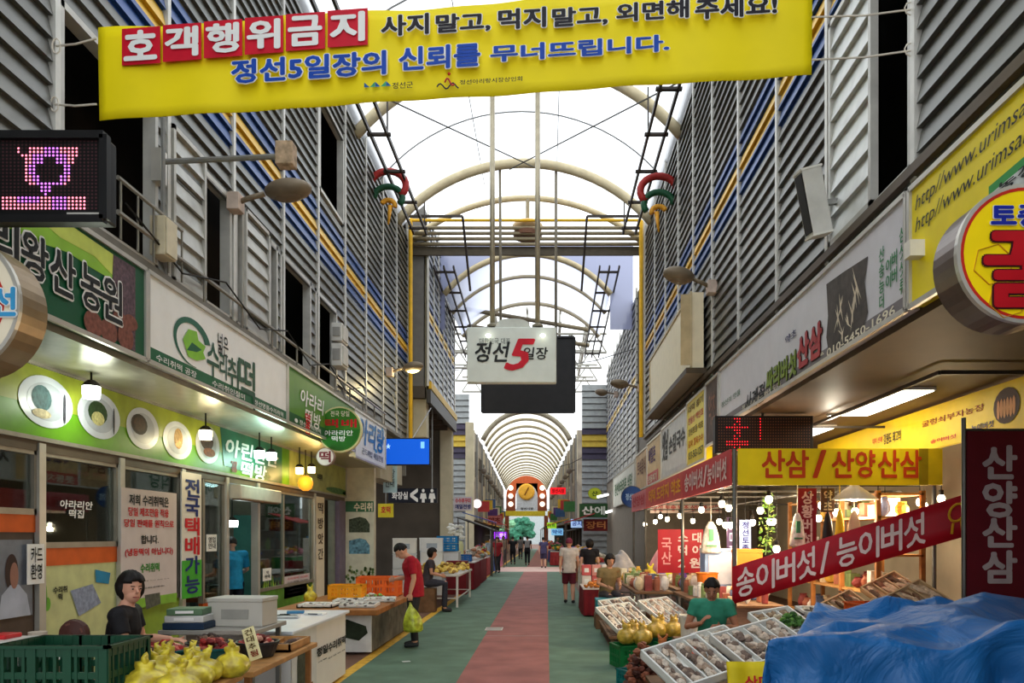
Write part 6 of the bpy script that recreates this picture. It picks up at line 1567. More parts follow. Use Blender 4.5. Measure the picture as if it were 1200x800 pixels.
# hanging signs and bags under the awning
def hangrod(t, f, z=2.36): MB().tube([f.p(.5, 1, -.01), V((f.p(.5, 1).x, f.p(.5, 1).y, z))], .006, 5).build('cord', BLACK, t)
f = front_px(14.2, 771, 620, 824, 671); t = signbox('hanging_board', 'red hanging board with white lines beside the white plastic bag', 'sign', f, .02, M((170, 26, 40), .5, var=.08)); hangrod(t, f)
for i, s_ in enumerate(('소 대', '먹 이', '2 원')): f.text(s_, .45, .70 - .29 * i, .95, .92 - .29 * i, M((226, 200, 196)), t, bold=.05, d=.01)
f.text('국\n산', .08, .2, .3, .8, M((220, 150, 150)), t, bold=.03, d=.01)
f = front_px(12.6, 867, 609, 880, 648); t = signbox('hanging_board', 'narrow pale blue hanging sign with dark letters', 'sign', f, .02, M((150, 170, 226), .5)); hangrod(t, f, 2.36)
f.text('정\n선\n토\n종', .2, .06, .8, .94, M((40, 40, 100)), t, bold=.04, d=.01)
f = front_px(12.9, 852, 606, 864, 655); t = signbox('hanging_board', 'dark purple hanging sign beside the narrow pale blue one', 'sign', f, .02, M((70, 50, 84), .5)); hangrod(t, f, 2.36); f.text('오\n미\n자', .2, .06, .8, .94, M((190, 180, 214)), t, bold=.04, d=.01)
f = front_px(9.95, 935, 572, 957, 642); t = signbox('hanging_board', 'tall dark red hanging sign behind the slanted red banner', 'sign', f, .02, M((120, 24, 34), .5)); hangrod(t, f, 2.42); f.text('상\n황\n버\n섯', .2, .05, .8, .95, M((210, 180, 170)), t, bold=.05, d=.01)
f = front_px(9.98, 962, 572, 978, 600); t = signbox('hanging_board', 'short dark sign with pale letters next to the tall dark red one', 'sign', f, .02, M((84, 60, 40), .5)); hangrod(t, f, 2.42); f.text('약\n초', .2, .1, .8, .9, M((214, 200, 150)), t, bold=.05, d=.01)
def hangbag(label, px0, py0, px1, py1, Y, mat, patch=None, hz=2.36):
    a, b = P(px0, py1, Y), P(px1, py0, Y); w = (b.x - a.x) / 2; h = b.z - a.z; cx = (a.x + b.x) / 2
    t = thing('hanging_bag', label, 'bag', (cx, Y, a.z))
    m = MB(); n = 14; prof = [(.96, .0), (1.0, .06), (.9, .3), (.74, .6), (.5, .85), (.2, 1.0)]; vs = []
    for (q, z) in prof:
        for j in range(n):
            an = 2 * PI * j / n; vs.append((cx + w * q * math.cos(an) * (1 + .06 * math.sin(5 * an)), Y + w * .35 * q * math.sin(an), a.z + h * z))
    m.add(vs, [(i * n + j, i * n + (j + 1) % n, (i + 1) * n + (j + 1) % n, (i + 1) * n + j) for i in range(len(prof) - 1) for j in range(n)] + [tuple(range(n - 1, -1, -1))])
    m.tube([(cx, Y, b.z - .02), (cx, Y, hz)], .006, 5).build('bag_body', mat, t, smooth=True)
    if patch is not None: MB().box((cx, Y - w * .34, a.z + h * .58), (w * .5, .02, h * .36)).box((cx + .0, Y - w * .36, a.z + h * .24), (w * 1.0, .02, h * .05)).build('printed_patch', patch, t)
WB = plastic('white_bag', (226, 220, 206)); PG = M((70, 130, 90), .5)
hangbag('white plastic bag with a green print hanging before the red board', 821, 611, 845, 648, 12.4, WB, PG)
hangbag('white bag with a green square hanging by the tall dark red sign', 925, 601, 944, 640, 9.9, WB, PG, 2.42)
hangbag('yellow bag hanging over the slanted banner', 978, 596, 990, 632, 9.9, M((226, 190, 40), .4), None, 2.42)
hangbag('black bag hanging beside the yellow bag', 963, 600, 977, 636, 9.95, M((36, 34, 32), .4), None, 2.42)
hangbag('beige cloth bag hanging beside the yellow bag', 992, 598, 1010, 632, 9.9, M((206, 180, 150), .6), None, 2.42)
# leafy garland
t = thing('leaf_garland', 'green leafy garland hanging by the orange and cream carton', 'garland', P(900, 652, 10.9)); c0 = P(900, 575, 10.9); c1 = P(897, 650, 10.9)
MB().tube([V((c0.x, c0.y, 2.37)), c0, (c0 + c1) / 2 + V((.03, 0, 0)), c1], .006, 5).build('vine_stem', M((80, 100, 50)), t)
m = MB()
for k in range(110):
    q = c0.lerp(c1, random.random()) + V((random.uniform(-.11, .11), random.uniform(-.08, .08), 0)); R = rotm(random.uniform(-1, 1), random.uniform(-1, 1), random.uniform(0, 6)); m.mat(k % 3)
    m.poly([q + R @ V(p_) for p_ in ((-.035, 0, 0), (0, -.02, .005), (.04, 0, 0), (0, .02, .005))])
m.build('leaves', [M((110, 150, 60), .6), M((160, 180, 90), .6), M((80, 120, 50), .6)], t)
# cone lamp
p = P(1001, 580, 9.95); t = thing('cone_lamp', 'large grey cone lamp shade hanging under the yellow ginseng banner', 'lamp', p - V((0, 0, .1)))
MB().lathe([(.30, -.06), (.29, -.055), (.12, .08), (.05, .13), (.04, .2), (0, .2)], p, 24).build('lamp_shade', M((150, 140, 126), .5), t, smooth=False)
MB().sph(p - V((0, 0, .03)), .09, .09, .05).build('bulb', M((255, 246, 220), emit=8), t, smooth=True); lamp(p - V((0, 0, .16)), 10, (255, 236, 200), .1, t)
MB().tube([p + V((0, 0, .19)), (p.x, p.y, 2.42)], .008, 5).build('cord', BLACK, t)
# bare bulbs
BUL = M((255, 240, 206), emit=9.0); CAPM = M((24, 22, 20), .5)
proto = thing('bare_bulb', 'glowing bare bulb on the strings under the red and yellow awning', 'bulb', (0, 0, 0), 'bare bulbs under the awning')
MB().sph((0, 0, 0), .048, .048, .055, 12, 8).build('bulb_glass', BUL, proto, smooth=True)
MB().lathe([(.026, .04), (.03, .05), (.03, .11), (.008, .12), (.006, .20)], (0, 0, 0), 10).build('socket', CAPM, proto)
blist = [(756, 614, 0), (768, 611, 0), (782, 608, 0), (797, 604, 0), (822, 597, 0), (846, 590, 0)]
blist2 = [(854, 595, 11), (901, 585, 10.0), (891, 598, 10.8), (843, 611, 13.0), (850, 615, 12.6), (856, 615, 12.2), (882, 612, 12.0), (902, 611, 11.4), (906, 611, 11.2), (910, 643, 10.4), (963, 592, 10.2), (959, 607, 10.9), (980, 600, 10.6), (1002, 599, 10.5), (1029, 586, 10.1), (1037, 591, 10.3), (1031, 599, 10.6), (1078, 588, 10.1), (1083, 593, 10.2), (1103, 584, 10.0), (774, 605, 18.0), (812, 610, 16)]
ws_ = [PX(x, y, 2.52) for x, y, _ in blist] + [P(x, y, Y) for x, y, Y in blist2]
for i, p in enumerate(ws_):
    o = proto if i == 0 else copy_tree(proto)
    o.location = p
    if i % 2 == 1 or i < 3: lamp(p + V((0, 0, -.12)), 24.0, (255, 230, 190), .06, name='bulb_light')
m = MB()
for p in ws_: m.tube([p + V((0, 0, .19)), V((p.x, p.y, 2.40))], .005, 4)
tag(m.tube([(2.45, 9.75, 2.395), (2.45, 20.8, 2.395)], .012, 5).tube([(2.4, 10.07, 2.40), (4.9, 10.07, 2.40)], .012, 5).build('bulb_wire', BLACK), 'black wire strung under the awning feeding the bare bulbs', 'wire')
# shelves at the back of the honey stall
t = thing('wooden_shelf', 'tall wooden shelf rack along the back of the stall under the herb board', 'shelf', (4.6, 11.7, 0))
for z in (.5, 1.0, 1.5, 2.0, 2.3): MB().box2((4.3, 9.95, z - .03), (4.9, 13.6, z)).build('shelf_board', WOODP, t)
for y in (9.98, 11.2, 12.4, 13.58): MB().box2((4.28, y - .03, 0), (4.34, y + .03, 2.33)).box2((4.86, y - .03, 0), (4.92, y + .03, 2.33)).build('upright', WOOD, t)
for z, nm in ((.5, 'lowest'), (1.0, 'second'), (1.5, 'third'), (2.0, 'fourth')):
    packs('small pack or jar on the %s board of the wooden rack' % nm, 'packs on the %s rack board' % nm, 4.36, 4.82, 10.05, 13.5, z, 2, 13, .12, .27, .2)
# slanted mushroom trays facing the aisle
table('display_stand', 'wooden stand under the slanted mushroom trays by the maroon banner', 3.3, 4.25, 7.9, 9.3, .58, WD, WD, .04, .05)
MUSH = ((120, 84, 60), (196, 170, 140), (90, 66, 50))
for i, (x, y, z) in enumerate(((3.5, 8.15, .78), (4.04, 8.25, .98), (3.54, 8.95, .82), (4.10, 9.0, 1.04))):
    tray(('slanted tray of brown mushrooms nearest the blue tarp by the maroon banner', 'upper slanted tray of mushrooms right behind the maroon banner pole', 'slanted tray of mushrooms behind the orange crate', 'highest slanted tray of mushrooms at the back of the stand')[i], (x, y, z), .5, .62, .07, .5, -.4, .2, 3, MUSH, M((190, 160, 120), .6), dens=9)
crate('orange slatted crate between the slanted banner and the blue tarp', (3.28, 7.45, .84), .62, .36, .26, (206, 84, 30), .1)
table('stall_table', 'narrow wooden table under the orange crate behind the tarp', 2.62, 3.62, 6.9, 7.78, .835, WD, WD)
tray('white tray of small jars and chips beside the orange crate', (2.86, 7.45, .837), .36, .4, .05, 0, 0, 0, 2, ((220, 216, 206), (60, 54, 50), (170, 150, 120)), FOAM, dens=6) if False else None
tray('white tray of dark pieces above the greens, left of the orange crate by the tarp', (2.98, 8.4, .90), .42, .34, .05, .1, 0, 0, 2, ((60, 54, 46), (190, 180, 160)), FOAM, dens=7)
table('stall_table', 'small brown table under the white tray of dark pieces', 2.62, 3.24, 8.1, 8.75, .885, WD, WD, .03, .03)
tag(heap('herb_bunch', '', '', (2.56, 7.95, .79), .17, .12, .14, (.02, .035), [(70, 110, 50), (96, 140, 60), (50, 84, 40)], 60), 'bushy bunch of green herbs next to the slanted red banner', 'herbs', kind='stuff')
box_('wooden_box', 'upright box under the bunch of green herbs', 'box', (2.5, 7.98, .0), (.36, .26, .78), WD)
box_('cream_box', 'orange and cream carton on the table behind the pale blue sign', 'box', P(888, 655, 11.3), (.42, .3, .12), M((216, 140, 60), .5), 0, .05) if False else None
for i, (px, py, Y, r, h, c_, lb) in enumerate(((888, 672, 11.6, .2, .42, (226, 214, 190), 'cream bag of goods behind the slanted banner near the garland'), (868, 672, 11.9, .16, .3, (206, 120, 50), 'orange bag of goods beside the cream bag'))):
    c = P(px, py, Y); bag(lb, (c.x, c.y, .78), r, h, M(c_, .5, var=.15))
heap('yellow_fruit', 'heap of yellow fruit behind the white root trays', 'fruit', (2.42, 8.5, .62), .2, .18, .16, (.035, .05), [(226, 196, 60), (210, 170, 40), (236, 220, 130)], 40)
box_('wooden_box', 'wooden box under the heap of yellow fruit', 'box', (2.42, 8.5, 0), (.5, .46, .61), WD)
for i, (x, y, r, c_, lb) in enumerate(((1.5, 8.35, .13, (206, 170, 70), 'golden bag of bulbs by the knees of the man in green'), (1.32, 8.7, .12, (190, 110, 60), 'orange brown bag of roots before the man in green'))):
    bag(lb, (x, y, .32), r, .26, M(c_, .5, var=.3, scale=16)); box_('wooden_box', 'low wooden box under the ' + ('golden bag of bulbs' if i == 0 else 'orange brown bag of roots'), 'box', (x, y, 0), (.3, .3, .31), WD)

# more of the mushroom side clutter
f = front_px(20.6, 762, 588, 846, 601); t = signbox('hanging_board', 'long cream board with red letters at the back under the red stall banner', 'sign', f, .03, M((226, 206, 196), .5)); hangrod(t, f, 2.40)
f.text('정선 토종 약초 산나물 직판', .03, .2, .97, .8, M((190, 80, 80)), t, bold=.05, d=.01)
a, b = P(826, 672, 12.4), P(862, 645, 12.4)
t = thing('glass_cabinet', 'pale blue cabinet with a window on the table behind the man in green', 'cabinet', ((a.x + b.x) / 2, 12.6, .78))
MB().box2((a.x, 12.4, .78), (b.x, 12.8, b.z)).build('body', M((150, 176, 216), .45), t, bevel=.01)
MB().box2((a.x + .06, 12.385, .86 + .1), (b.x - .06, 12.4, b.z - .08)).build('window_pane', M((206, 216, 230), .15), t)
MB().box2((a.x - .01, 12.38, b.z), (b.x + .01, 12.82, b.z + .03)).build('top', M((200, 206, 214), .4), t)
for i in range(3):
    for k in range(4):
        box_('pink_box', 'pink and white carton in the stack past the dark red draped table', 'box', (.98 + .24 * i, 18.7 + .02 * k, .26 * k), (.22, .34, .25), M(((206, 96, 96), (220, 150, 140), (226, 214, 206))[(i + k) % 3], .6), 0, None, 'stacked pink cartons', WHITE)
for i, (px, py, Y, c_, lb) in enumerate(((873, 648, 11.9, (206, 120, 40), 'orange carton with a cream top hung shelf high behind the garland'),)):
    c = P(px + 10, py + 8, 11.6); box_('orange_carton', 'orange carton with a cream lid standing on the cream bag shelf by the garland', 'box', (c.x + .02, 12.05, .78), (.42, .26, c.z - .78 + .1), M(c_, .6), 0, .06)

# ================================================================ PEOPLE
def remesh(mb, voxel, it=3):
    me = bpy.data.meshes.new('tmp'); me.from_pydata(mb.v, [], mb.f); o = bpy.data.objects.new('tmp', me); COL.objects.link(o)
    r = o.modifiers.new('r', 'REMESH'); r.mode = 'VOXEL'; r.voxel_size = voxel
    s_ = o.modifiers.new('s', 'SMOOTH'); s_.iterations = it; s_.factor = .5
    dg = bpy.context.evaluated_depsgraph_get(); ev = o.evaluated_get(dg); m2 = ev.to_mesh()
    out = MB().add([V(v.co) for v in m2.vertices], [tuple(p.vertices) for p in m2.polygons])
    ev.to_mesh_clear(); bpy.data.objects.remove(o); bpy.data.meshes.remove(me)
    return out
def loft(m, cs, rs, side, n=16):
    """rings at centres cs with half widths rs=(lateral, depth)"""
    k = len(cs); vs = []; cs = [V(c) for c in cs]
    for i in range(k):
        d = (cs[min(i + 1, k - 1)] - cs[max(i - 1, 0)]).normalized(); s_ = (side - d * side.dot(d)).normalized(); f_ = s_.cross(d)
        for j in range(n):
            a = 2 * PI * j / n; vs.append(cs[i] + s_ * rs[i][0] * math.cos(a) + f_ * rs[i][1] * math.sin(a))
    fs = [(i * n + j, i * n + (j + 1) % n, (i + 1) * n + (j + 1) % n, (i + 1) * n + j) for i in range(k - 1) for j in range(n)]
    m.add(vs, fs + [tuple(range(n - 1, -1, -1)), tuple(range((k - 1) * n, k * n))])
def limb(m, a, b, c, r0, r1, r2):
    m.tube([a, V(a).lerp(V(b), .5), b, V(b).lerp(V(c), .4), c], [r0, (r0 + r1) / 2 + .004, r1, r1 + .002, r2], 12)
    m.sph(a, r0, n=12, k=8); m.sph(b, r1 * 1.0, n=12, k=8)
def hand(m, wrist, d, nrm, curl, thumb_side, k=1.0):
    d = V(d).normalized(); nrm = V(nrm); nrm = (nrm - d * nrm.dot(d)).normalized(); s_ = d.cross(nrm)
    R = Matrix((s_, d, nrm)).transposed().to_4x4()
    m.sph(wrist + d * .045 * k, .040 * k, .055 * k, .018 * k, 12, 8, r=R)
    for i, L in enumerate((.066, .076, .072, .056)):
        p = wrist + d * .085 * k + s_ * (-.030 + .020 * i) * k * (1 if thumb_side < 0 else -1) * -1
        pts = [p - d * .03 * k, p]; q = p; dd = d.copy()
        for seg in (.42, .32, .26):
            dd = (Matrix.Rotation(curl, 4, s_) @ dd); q = q + dd * L * seg * k; pts.append(q)
        m.tube(pts, [.0095 * k, .0092 * k, .0088 * k, .008 * k, .0068 * k], 8)
    q = wrist + d * .02 * k + s_ * thumb_side * .026 * k
    m.tube([q, q + (d * .6 + s_ * thumb_side * .8) * .03 * k, q + (d * .95 + s_ * thumb_side * .6 + nrm * -.3) * .056 * k], [.012 * k, .0105 * k, .008 * k], 8)
def person(label, loc, rz, J, skin=(206, 158, 130), shirt=(120, 120, 120), legs=(50, 50, 60), hairc=(22, 18, 16), voxel=.012, hair='short', shorts=False, dress=False, sleeve=.55, shoes=(40, 38, 38), head_tilt=0, head_turn=0, curl=.35, cat='person', face=True, bulk=1.0, hand_n=None, group=None):
    """J: joints in a local frame, +y forwards, z up"""
    T = Matrix.Translation(V(loc)) @ Matrix.Rotation(rz, 4, 'Z')
    g = {k: T @ V(v) for k, v in J.items()}
    side = (T.to_3x3() @ V((1, 0, 0))); fwd = T.to_3x3() @ V((0, 1, 0)); up = V((0, 0, 1))
    t = thing('person', label, cat, loc, group)
    HR = (Matrix.Rotation(rz + head_turn, 4, 'Z') @ Matrix.Rotation(head_tilt, 4, 'X'))
    hx, hy, hz = (HR @ V((1, 0, 0))), (HR @ V((0, 1, 0))), (HR @ V((0, 0, 1)))
    hc = g['head']
    b = bulk
    def torso(m, e=0.0, low=True):
        cs = [g['pelvis'] - (g['spine'] - g['pelvis']) * .35, g['pelvis'], g['spine'], g['chest'], g['chest'].lerp(g['neck'], .55), g['neck'].lerp(g['chest'], .12)]
        loft(m, cs, [((.135 + e) * b, (.105 + e) * b), ((.155 + e) * b, (.115 + e) * b), ((.14 + e) * b, (.105 + e) * b), ((.165 + e) * b, (.115 + e) * b), ((.155 + e) * b, (.09 + e) * b), (.075 + e * .5, .065 + e * .5)], side)
        for s_ in 'LR': m.sph(g['sh' + s_], .06 + e, n=12, k=8); m.tube([g['chest'].lerp(g['neck'], .5), g['sh' + s_]], [.075 + e, .058 + e], 12)
    m = MB(); torso(m)
    for s_, sg in (('L', -1), ('R', 1)):
        limb(m, g['sh' + s_], g['el' + s_], g['wr' + s_], .050, .038, .026)
        fd = (g['wr' + s_] - g['el' + s_]); hd = (g['fg' + s_] - g['wr' + s_]) if 'fg' + s_ in g else fd
        nn = (hand_n or {}).get(s_) ; nn = (T.to_3x3() @ V(nn)) if nn else side * -sg
        hand(m, g['wr' + s_], hd, nn, curl, (1 if V(hd).normalized().cross(nn).dot(fwd + up * .3) > 0 else -1))
        limb(m, g['hp' + s_], g['kn' + s_], g['an' + s_], .085 * b, .056, .040)
        m.sph(g['hp' + s_], .09 * b, n=12, k=8)
        m.tube([g['an' + s_] + fwd * -.03 - up * .02, g['an' + s_] + fwd * .05 - up * .03, g['an' + s_] + fwd * .15 - up * .05], [.036, .036, .026], 10)
    m.tube([g['neck'] - (g['head'] - g['neck']) * .25, hc - hz * .06 - hy * .01], [.056, .05], 12)
    RH = Matrix((hx, hy, hz)).transposed().to_4x4()
    m.sph(hc + hz * .02 - hy * .01, .075, .094, .10, 18, 14, r=RH); m.sph(hc - hz * .045 + hy * .015, .058, .070, .068, 16, 12, r=RH)
    m.tube([hc + hz * .02 + hy * .086, hc - hz * .012 + hy * .106, hc - hz * .026 + hy * .092], [.009, .013, .011], 8)
    for sg in (-1, 1): m.sph(hc + hx * sg * .076 - hz * .005 - hy * .01, .011, .02, .032, 10, 8, r=RH)
    body = remesh(m, voxel).build('body', M(skin, .55, var=.05), t, smooth=True)
    # clothes
    m = MB(); torso(m, .014)
    if dress:
        hem = J.get('hem', .62); c0 = g['pelvis']; loft(m, [g['spine'], c0, V((c0.x, c0.y, c0.z - .12)), V((c0.x, c0.y, loc[2] + hem))], [(.15, .115), (.175, .14), (.185, .15), (.215, .18)], side)
    else:
        c0 = g['pelvis'] - (g['spine'] - g['pelvis']).normalized() * (.14 if g['hpL'].z - g['knL'].z > .2 else .06)
        loft(m, [g['spine'], g['pelvis'], c0], [(.158 * b, .122 * b), (.176 * b, .136 * b), (.176 * b, .138 * b)], side)
    for s_ in 'LR':
        e_ = g['sh' + s_].lerp(g['el' + s_], sleeve)
        m.tube([g['sh' + s_], e_], [.068, .062], 12); m.sph(g['sh' + s_], .068, n=12, k=8)
    # collar opening stays low: clothes end under the neck
    remesh(m, max(.009, voxel), 4).build('dress' if dress else 'shirt', M(shirt, .75, var=.14, scale=14, bump=.2), t, smooth=True)
    m = MB()
    if not dress or legs is not None:
        c0 = g['pelvis']; loft(m, [g['pelvis'].lerp(g['spine'], .3), c0, c0 - (g['spine'] - g['pelvis']).normalized() * (.12 if g['hpL'].z - g['knL'].z > .2 else .07)], [(.15 * b, .115 * b), (.163 * b, .124 * b), (.15 * b, .115 * b)], side)
        for s_ in 'LR':
            h, k_, a_ = g['hp' + s_], g['kn' + s_], g['an' + s_]
            if shorts: m.tube([h, h.lerp(k_, .5), h.lerp(k_, .92)], [.10 * b, .088 * b, .084 * b], 12)
            else: m.tube([h, h.lerp(k_, .5), k_, k_.lerp(a_, .5), k_.lerp(a_, .95)], [.10 * b, .085 * b, .07, .062, .06], 12)
            m.sph(h, .10 * b, n=12, k=8)
        if not dress: remesh(m, max(.009, voxel), 4).build('shorts' if shorts else 'trousers', M(legs, .8, var=.15, scale=14, bump=.2), t, smooth=True)
    for s_ in 'LR':
        a_ = g['an' + s_]; MB().tube([a_ - fwd * .055 - up * .035, a_ - fwd * .02 - up * .03, a_ + fwd * .06 - up * .04, a_ + fwd * .14 - up * .05, a_ + fwd * .17 - up * .055], [.034, .044, .044, .036, .02], 12).build('shoe', M(shoes, .6), t, smooth=True)
    # hair
    n, k = 28, 20; vs = []
    for i in range(k + 1):
        th = PI * i / k
        for j in range(n):
            a = 2 * PI * j / n; d = V((math.sin(th) * math.cos(a), math.sin(th) * math.sin(a), math.cos(th)))
            low = {'short': -.35, 'bob': -.95, 'long': -1.0}[hair]
            front = d.y > .25 and d.z < .34 - .10 * abs(d.x)
            sidecut = abs(d.x) > .6 and d.z < -.15 and d.y > -.1 and hair == 'short'
            q = 1.0
            if front or sidecut or d.z < low: q = .55
            r_ = V((.089, .107, .113)) if hair == 'short' else V((.104, .116, .12 if d.z > 0 else .135))
            w = 1 + .05 * math.sin(9 * a + 3 * th) + random.uniform(-.02, .02)
            p = hc + hz * .028 - hy * .014 + hx * d.x * r_.x * q * w + hy * d.y * r_.y * q * w + hz * d.z * r_.z * q * w
            vs.append(p)
    MB().add(vs, [(i * n + j, (i + 1) * n + j, (i + 1) * n + (j + 1) % n, i * n + (j + 1) % n) for i in range(k) for j in range(n)]).build('hair', M(hairc, .6, var=.3, scale=40), t, smooth=True)
    if face:
        m = MB()
        for sg in (-1, 1):
            m.mat(0).sph(hc + hx * sg * .03 + hy * .082 + hz * .012, .012, .006, .005, 10, 6, r=RH)
            m.mat(1).sph(hc + hx * sg * .03 + hy * .088 + hz * .012, .006, .004, .006, 8, 6, r=RH)
            m.mat(1).tube([hc + hx * sg * .015 + hy * .088 + hz * .032, hc + hx * sg * .045 + hy * .080 + hz * .034], .0035, 5)
        m.build('eyes', [M((170, 150, 138), .5), M((24, 18, 16), .4)], t)
        MB().tube([hc - hx * .024 + hy * .078 - hz * .055, hc + hy * .087 - hz * .053, hc + hx * .024 + hy * .078 - hz * .055], [.003, .006, .003], 6).build('mouth', M((150, 76, 70), .5), t)
    return t, g
def standing(h=1.68, **o):
    s_ = h / 1.7
    J = dict(pelvis=(0, 0, .95), spine=(0, 0, 1.12), chest=(0, 0, 1.30), neck=(0, .0, 1.47), head=(0, .03, 1.585), shL=(-.185, 0, 1.40), shR=(.185, 0, 1.40), elL=(-.23, -.02, 1.12), elR=(.23, -.02, 1.12), wrL=(-.235, .06, .88), wrR=(.235, .06, .88),
             hpL=(-.09, 0, .90), hpR=(.09, 0, .90), knL=(-.095, .02, .49), knR=(.095, .02, .49), anL=(-.1, -.02, .085), anR=(.1, -.02, .085))
    J.update(o); return {k: tuple(q * s_ for q in v) for k, v in J.items()}
def seated(seat=.42, lean=.08, **o):
    z = seat + .09
    J = dict(pelvis=(0, 0, z), spine=(0, lean * .4, z + .18), chest=(0, lean * .9, z + .36), neck=(0, lean * 1.2, z + .54), head=(0, lean * 1.4 + .02, z + .655), shL=(-.18, lean, z + .46), shR=(.18, lean, z + .46), elL=(-.23, .10, z + .22), elR=(.23, .10, z + .22), wrL=(-.14, .32, z + .16), wrR=(.14, .32, z + .16),
             hpL=(-.09, .03, z - .01), hpR=(.09, .03, z - .01), knL=(-.13, .42, z - .02), knR=(.13, .42, z - .02), anL=(-.12, .40, .085), anR=(.12, .40, .085))
    J.update(o); return J
# the woman seated behind the produce table
z = .58 + .09
J = seated(.58, .06, elL=(-.22, .12, z + .24), wrL=(-.16, .36, z + .23), elR=(.25, .14, z + .22), wrR=(.22, .40, z + .235), fgR=(.19, .52, z + .235), fgL=(-.12, .48, z + .22))
c = P(140, 700, 6.05)
person('woman in a black shirt seated behind the produce table by the pale green panel', (c.x - .02, 6.05, 0), math.radians(-78), J, skin=(204, 150, 124), shirt=(24, 23, 26), legs=(40, 40, 48), voxel=.0065, hair='bob', head_turn=math.radians(-48), head_tilt=-.08, curl=.3, sleeve=.6, bulk=.95, hand_n={'L': (0, 0, -1), 'R': (0, 0, -1)})
sx, sy = c.x - .02, 6.05
t = thing('stool', 'stool under the seated woman in black', 'stool', (sx, sy, 0))
MB().lathe([(.17, .53), (.175, .55), (.16, .575), (0, .578)], (sx, sy, 0), 20).build('seat', M((90, 60, 50), .6), t, smooth=True)
for k in range(4): MB().tube([(sx + .11 * math.cos(k * PI / 2 + .4), sy + .11 * math.sin(k * PI / 2 + .4), .54), (sx + .16 * math.cos(k * PI / 2 + .4), sy + .16 * math.sin(k * PI / 2 + .4), 0)], .014, 6).build('leg', GREYM, t)
# the man in red looking at the mushroom table, yellow bag in hand
J = standing(1.66, neck=(0, .09, 1.44), head=(0, .20, 1.525), chest=(0, .04, 1.30), shL=(-.185, .04, 1.39), shR=(.185, .04, 1.39), elR=(.22, .10, 1.11), wrR=(.14, .30, 1.08), elL=(-.235, .0, 1.10), wrL=(-.25, .06, .87), fgL=(-.25, .06, .76))
mx, my = P(485, 757, 12.1).x, 12.1
t, g = person('man in a dark red shirt bending his head over the mushroom table, bag in hand', (mx, my, 0), math.radians(100), J, skin=(196, 146, 118), shirt=(150, 18, 36), legs=(42, 42, 44), voxel=.0075, hair='short', head_tilt=-.7, curl=.75, sleeve=.75, shoes=(46, 50, 52), bulk=1.18)
hb = g['wrL'] + V((.0, 0, -.12))
m = MB(); n = 20; bx_, by_, bz_ = hb.x + .05, hb.y - .06, hb.z - .46; prof = [(.0, 0), (.85, .0), (1.0, .08), (1.0, .30), (.84, .55), (.52, .78), (.22, .92), (.12, 1.0), (.10, 1.06)]; vs = []
for i, (q, z) in enumerate(prof):
    for j in range(n):
        an = 2 * PI * j / n; w = 1 + .10 * math.sin(5 * an + i * .7) * (1 if i > 1 else .4) + random.uniform(-.04, .04); k_ = max(0, z - .6)
        vs.append((bx_ + .145 * q * w * math.cos(an) + (g['wrL'].x - bx_) * k_ * 2.2, by_ + .10 * q * w * math.sin(an) + (g['wrL'].y - by_) * k_ * 2.2, bz_ + .42 * z))
m.add(vs, [(i * n + j, i * n + (j + 1) % n, (i + 1) * n + (j + 1) % n, (i + 1) * n + j) for i in range(len(prof) - 1) for j in range(n)])
tag(m.build('shopping_bag', plastic('lime_bag', (190, 204, 60)), smooth=True), 'thin yellow green shopping bag held by the man in red', 'bag')
# the man in blue in the rice cake shop
J = standing(1.72, neck=(0, .06, 1.46), head=(0, .11, 1.57), elR=(.26, .10, 1.14), wrR=(.20, .36, 1.05), elL=(-.24, .08, 1.12), wrL=(-.16, .34, 1.04))
person('man in a bright blue shirt working inside the rice cake shop doorway', (-5.42, 13.3, 0), math.radians(38), J, skin=(200, 160, 140), shirt=(40, 150, 200), legs=(30, 36, 50), voxel=.009, hair='short', head_tilt=-.25, sleeve=.8, hairc=(50, 46, 44))
table('work_table', 'steel work table in front of the man in blue', -6.5, -5.85, 13.75, 14.25, .85, STEELG, STEELG)
# stall keepers on the mushroom side
def seat_box(x, y, h, label): box_('wooden_box', label, 'box', (x, y, 0), (.42, .38, h), WD)
vx, vy = P(834, 690, 8.75).x, 8.75
J = seated(.42, .10, head=(0, .16, .42 + .09 + .63), elL=(-.27, .12, .72), wrL=(-.10, .34, .74), elR=(.27, .12, .72), wrR=(.12, .34, .78), fgR=(.06, .38, .86))
person('dark haired man in a green shirt seated behind the white root trays', (vx, vy, .0), math.radians(168), J, skin=(170, 116, 90), shirt=(50, 130, 104), legs=(60, 60, 66), voxel=.0085, hair='short', head_tilt=-.45, sleeve=.5, curl=.4)
seat_box(vx, vy, .39, 'wooden box under the man in the green shirt')
vx, vy = P(743, 656, 15.2).x, 15.2
J = seated(.5, .10)
seat_box(1.2, 15.2, .465, 'wooden box under the stall keeper in olive')
person('stall keeper in olive brown seated at the long table beyond the white trays', (1.2, 15.2, 0), math.radians(200), J, skin=(190, 140, 112), shirt=(120, 104, 70), legs=(60, 56, 60), voxel=.012, hair='bob', head_tilt=-.3)
vx, vy = P(500, 655, 17.6).x, 17.6
seat_box(vx, vy, .545, 'wooden box under the dark haired stall keeper')
person('dark haired stall keeper just behind the man in red', (vx, vy, 0), math.radians(-80), seated(.58, .08), skin=(190, 140, 116), shirt=(60, 54, 60), legs=(50, 50, 60), voxel=.012, hair='bob', head_tilt=-.2)
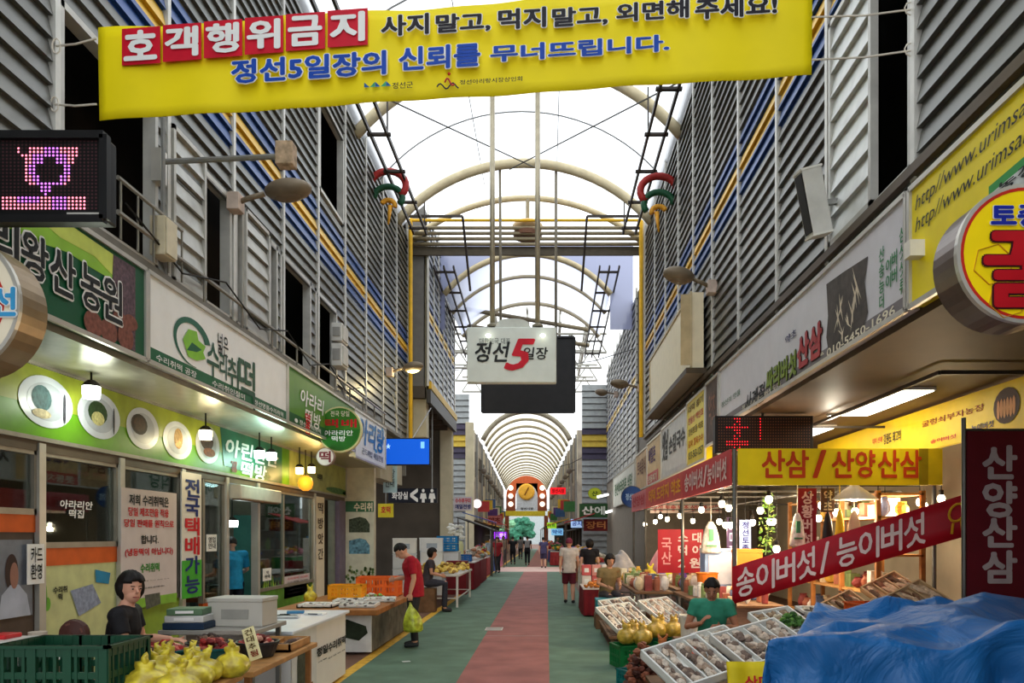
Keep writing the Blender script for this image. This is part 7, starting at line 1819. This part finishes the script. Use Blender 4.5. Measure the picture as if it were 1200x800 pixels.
# walkers
walk = dict(knL=(-.09, .12, .50), anL=(-.09, .02, .10), knR=(.09, .0, .49), anR=(.09, -.16, .10), wrL=(-.24, -.06, .90), wrR=(.24, .14, .92))
person('walker in a pale grey shirt and maroon shorts seen from behind', (P(667, 707, 19.7).x, 19.7, 0), math.radians(4), standing(1.66, **walk), shirt=(190, 182, 176), legs=(96, 30, 44), shorts=True, voxel=.012, hairc=(110, 40, 60), skin=(200, 150, 124), bulk=1.05, face=False)
person('walker in a black dress beside the pale grey shirt', (P(691, 707, 19.9).x, 19.9, 0), math.radians(-6), standing(1.62, **walk), shirt=(28, 26, 30), legs=None, dress=True, voxel=.012, hair='long', skin=(206, 160, 136), face=False)
far = [(575, 671, 36.0, 'distant walker in pale blue grey at the alley side', (150, 164, 170), (110, 120, 140), 'short', 180), (583, 671, 35.6, 'distant walker in red and black next to the pale blue grey one', (150, 40, 44), (30, 30, 34), 'long', 170),
       (601, 661, 46.0, 'distant walker all in black before the clock gate', (36, 34, 38), (40, 40, 46), 'short', 10), (618, 662, 45.0, 'distant walker with a grey backpack in the middle of the street', (40, 42, 46), (30, 30, 34), 'short', 0),
       (637, 666, 41.0, 'distant walker in navy with bare orange legs on the red strip', (70, 66, 100), (60, 56, 84), 'short', 5), (610, 655, 56.0, 'far walker in grey beyond the backpack', (120, 116, 120), (60, 60, 66), 'long', 0), (654, 659, 49.0, 'distant walker in green near the lit signs', (60, 80, 66), (50, 50, 56), 'short', 180), (590, 659, 49.5, 'distant walker in beige by the purple lit sign', (176, 150, 130), (80, 76, 80), 'long', 180)]
for i, (px, py, Y, lb, sh, lg, hr, rz) in enumerate(far):
    t, g = person(lb, (P(px, py, Y).x, Y, 0), math.radians(rz), standing(1.62 + .02 * (i % 4), **walk), shirt=sh, legs=lg, hair=hr, voxel=.018, shorts=(i == 4), face=(rz > 90))
    if i == 3: MB().box(g['chest'] + V((0, -.17, -.05)), (.28, .12, .40)).build('backpack', M((140, 140, 140), .6), t, bevel=.03)
bpy.data.objects.remove(_TC[1]); bpy.data.curves.remove(_TC[0])
# print and lettering belong to the sheet they are on (thing > part > sub-part)
HOST = ('sign_face', 'sheet', 'cloth', 'sign_body', 'body', 'tabletop', 'housing')
SUB = ('lettering', 'printed_', 'photo_print', 'logo_', 'picture_card', 'dish_photo', 'honeycomb', 'honey_drop', 'red_ring', 'red_box', 'dark_pixels', 'pink_pixels', 'purple_pixels', 'red_pixels', 'maker_plate', 'display_mark', 'pictogram', 'lens', 'label_patch')
for o in list(bpy.data.objects):
    if o.parent is None or o.parent.parent is not None or not o.name.startswith(SUB): continue
    hosts = [c for c in o.parent.children if c.name.split('.')[0] in (('lamp_housing',) if o.name.startswith('lens') else HOST) and c is not o]
    if hosts: o.parent = hosts[0]
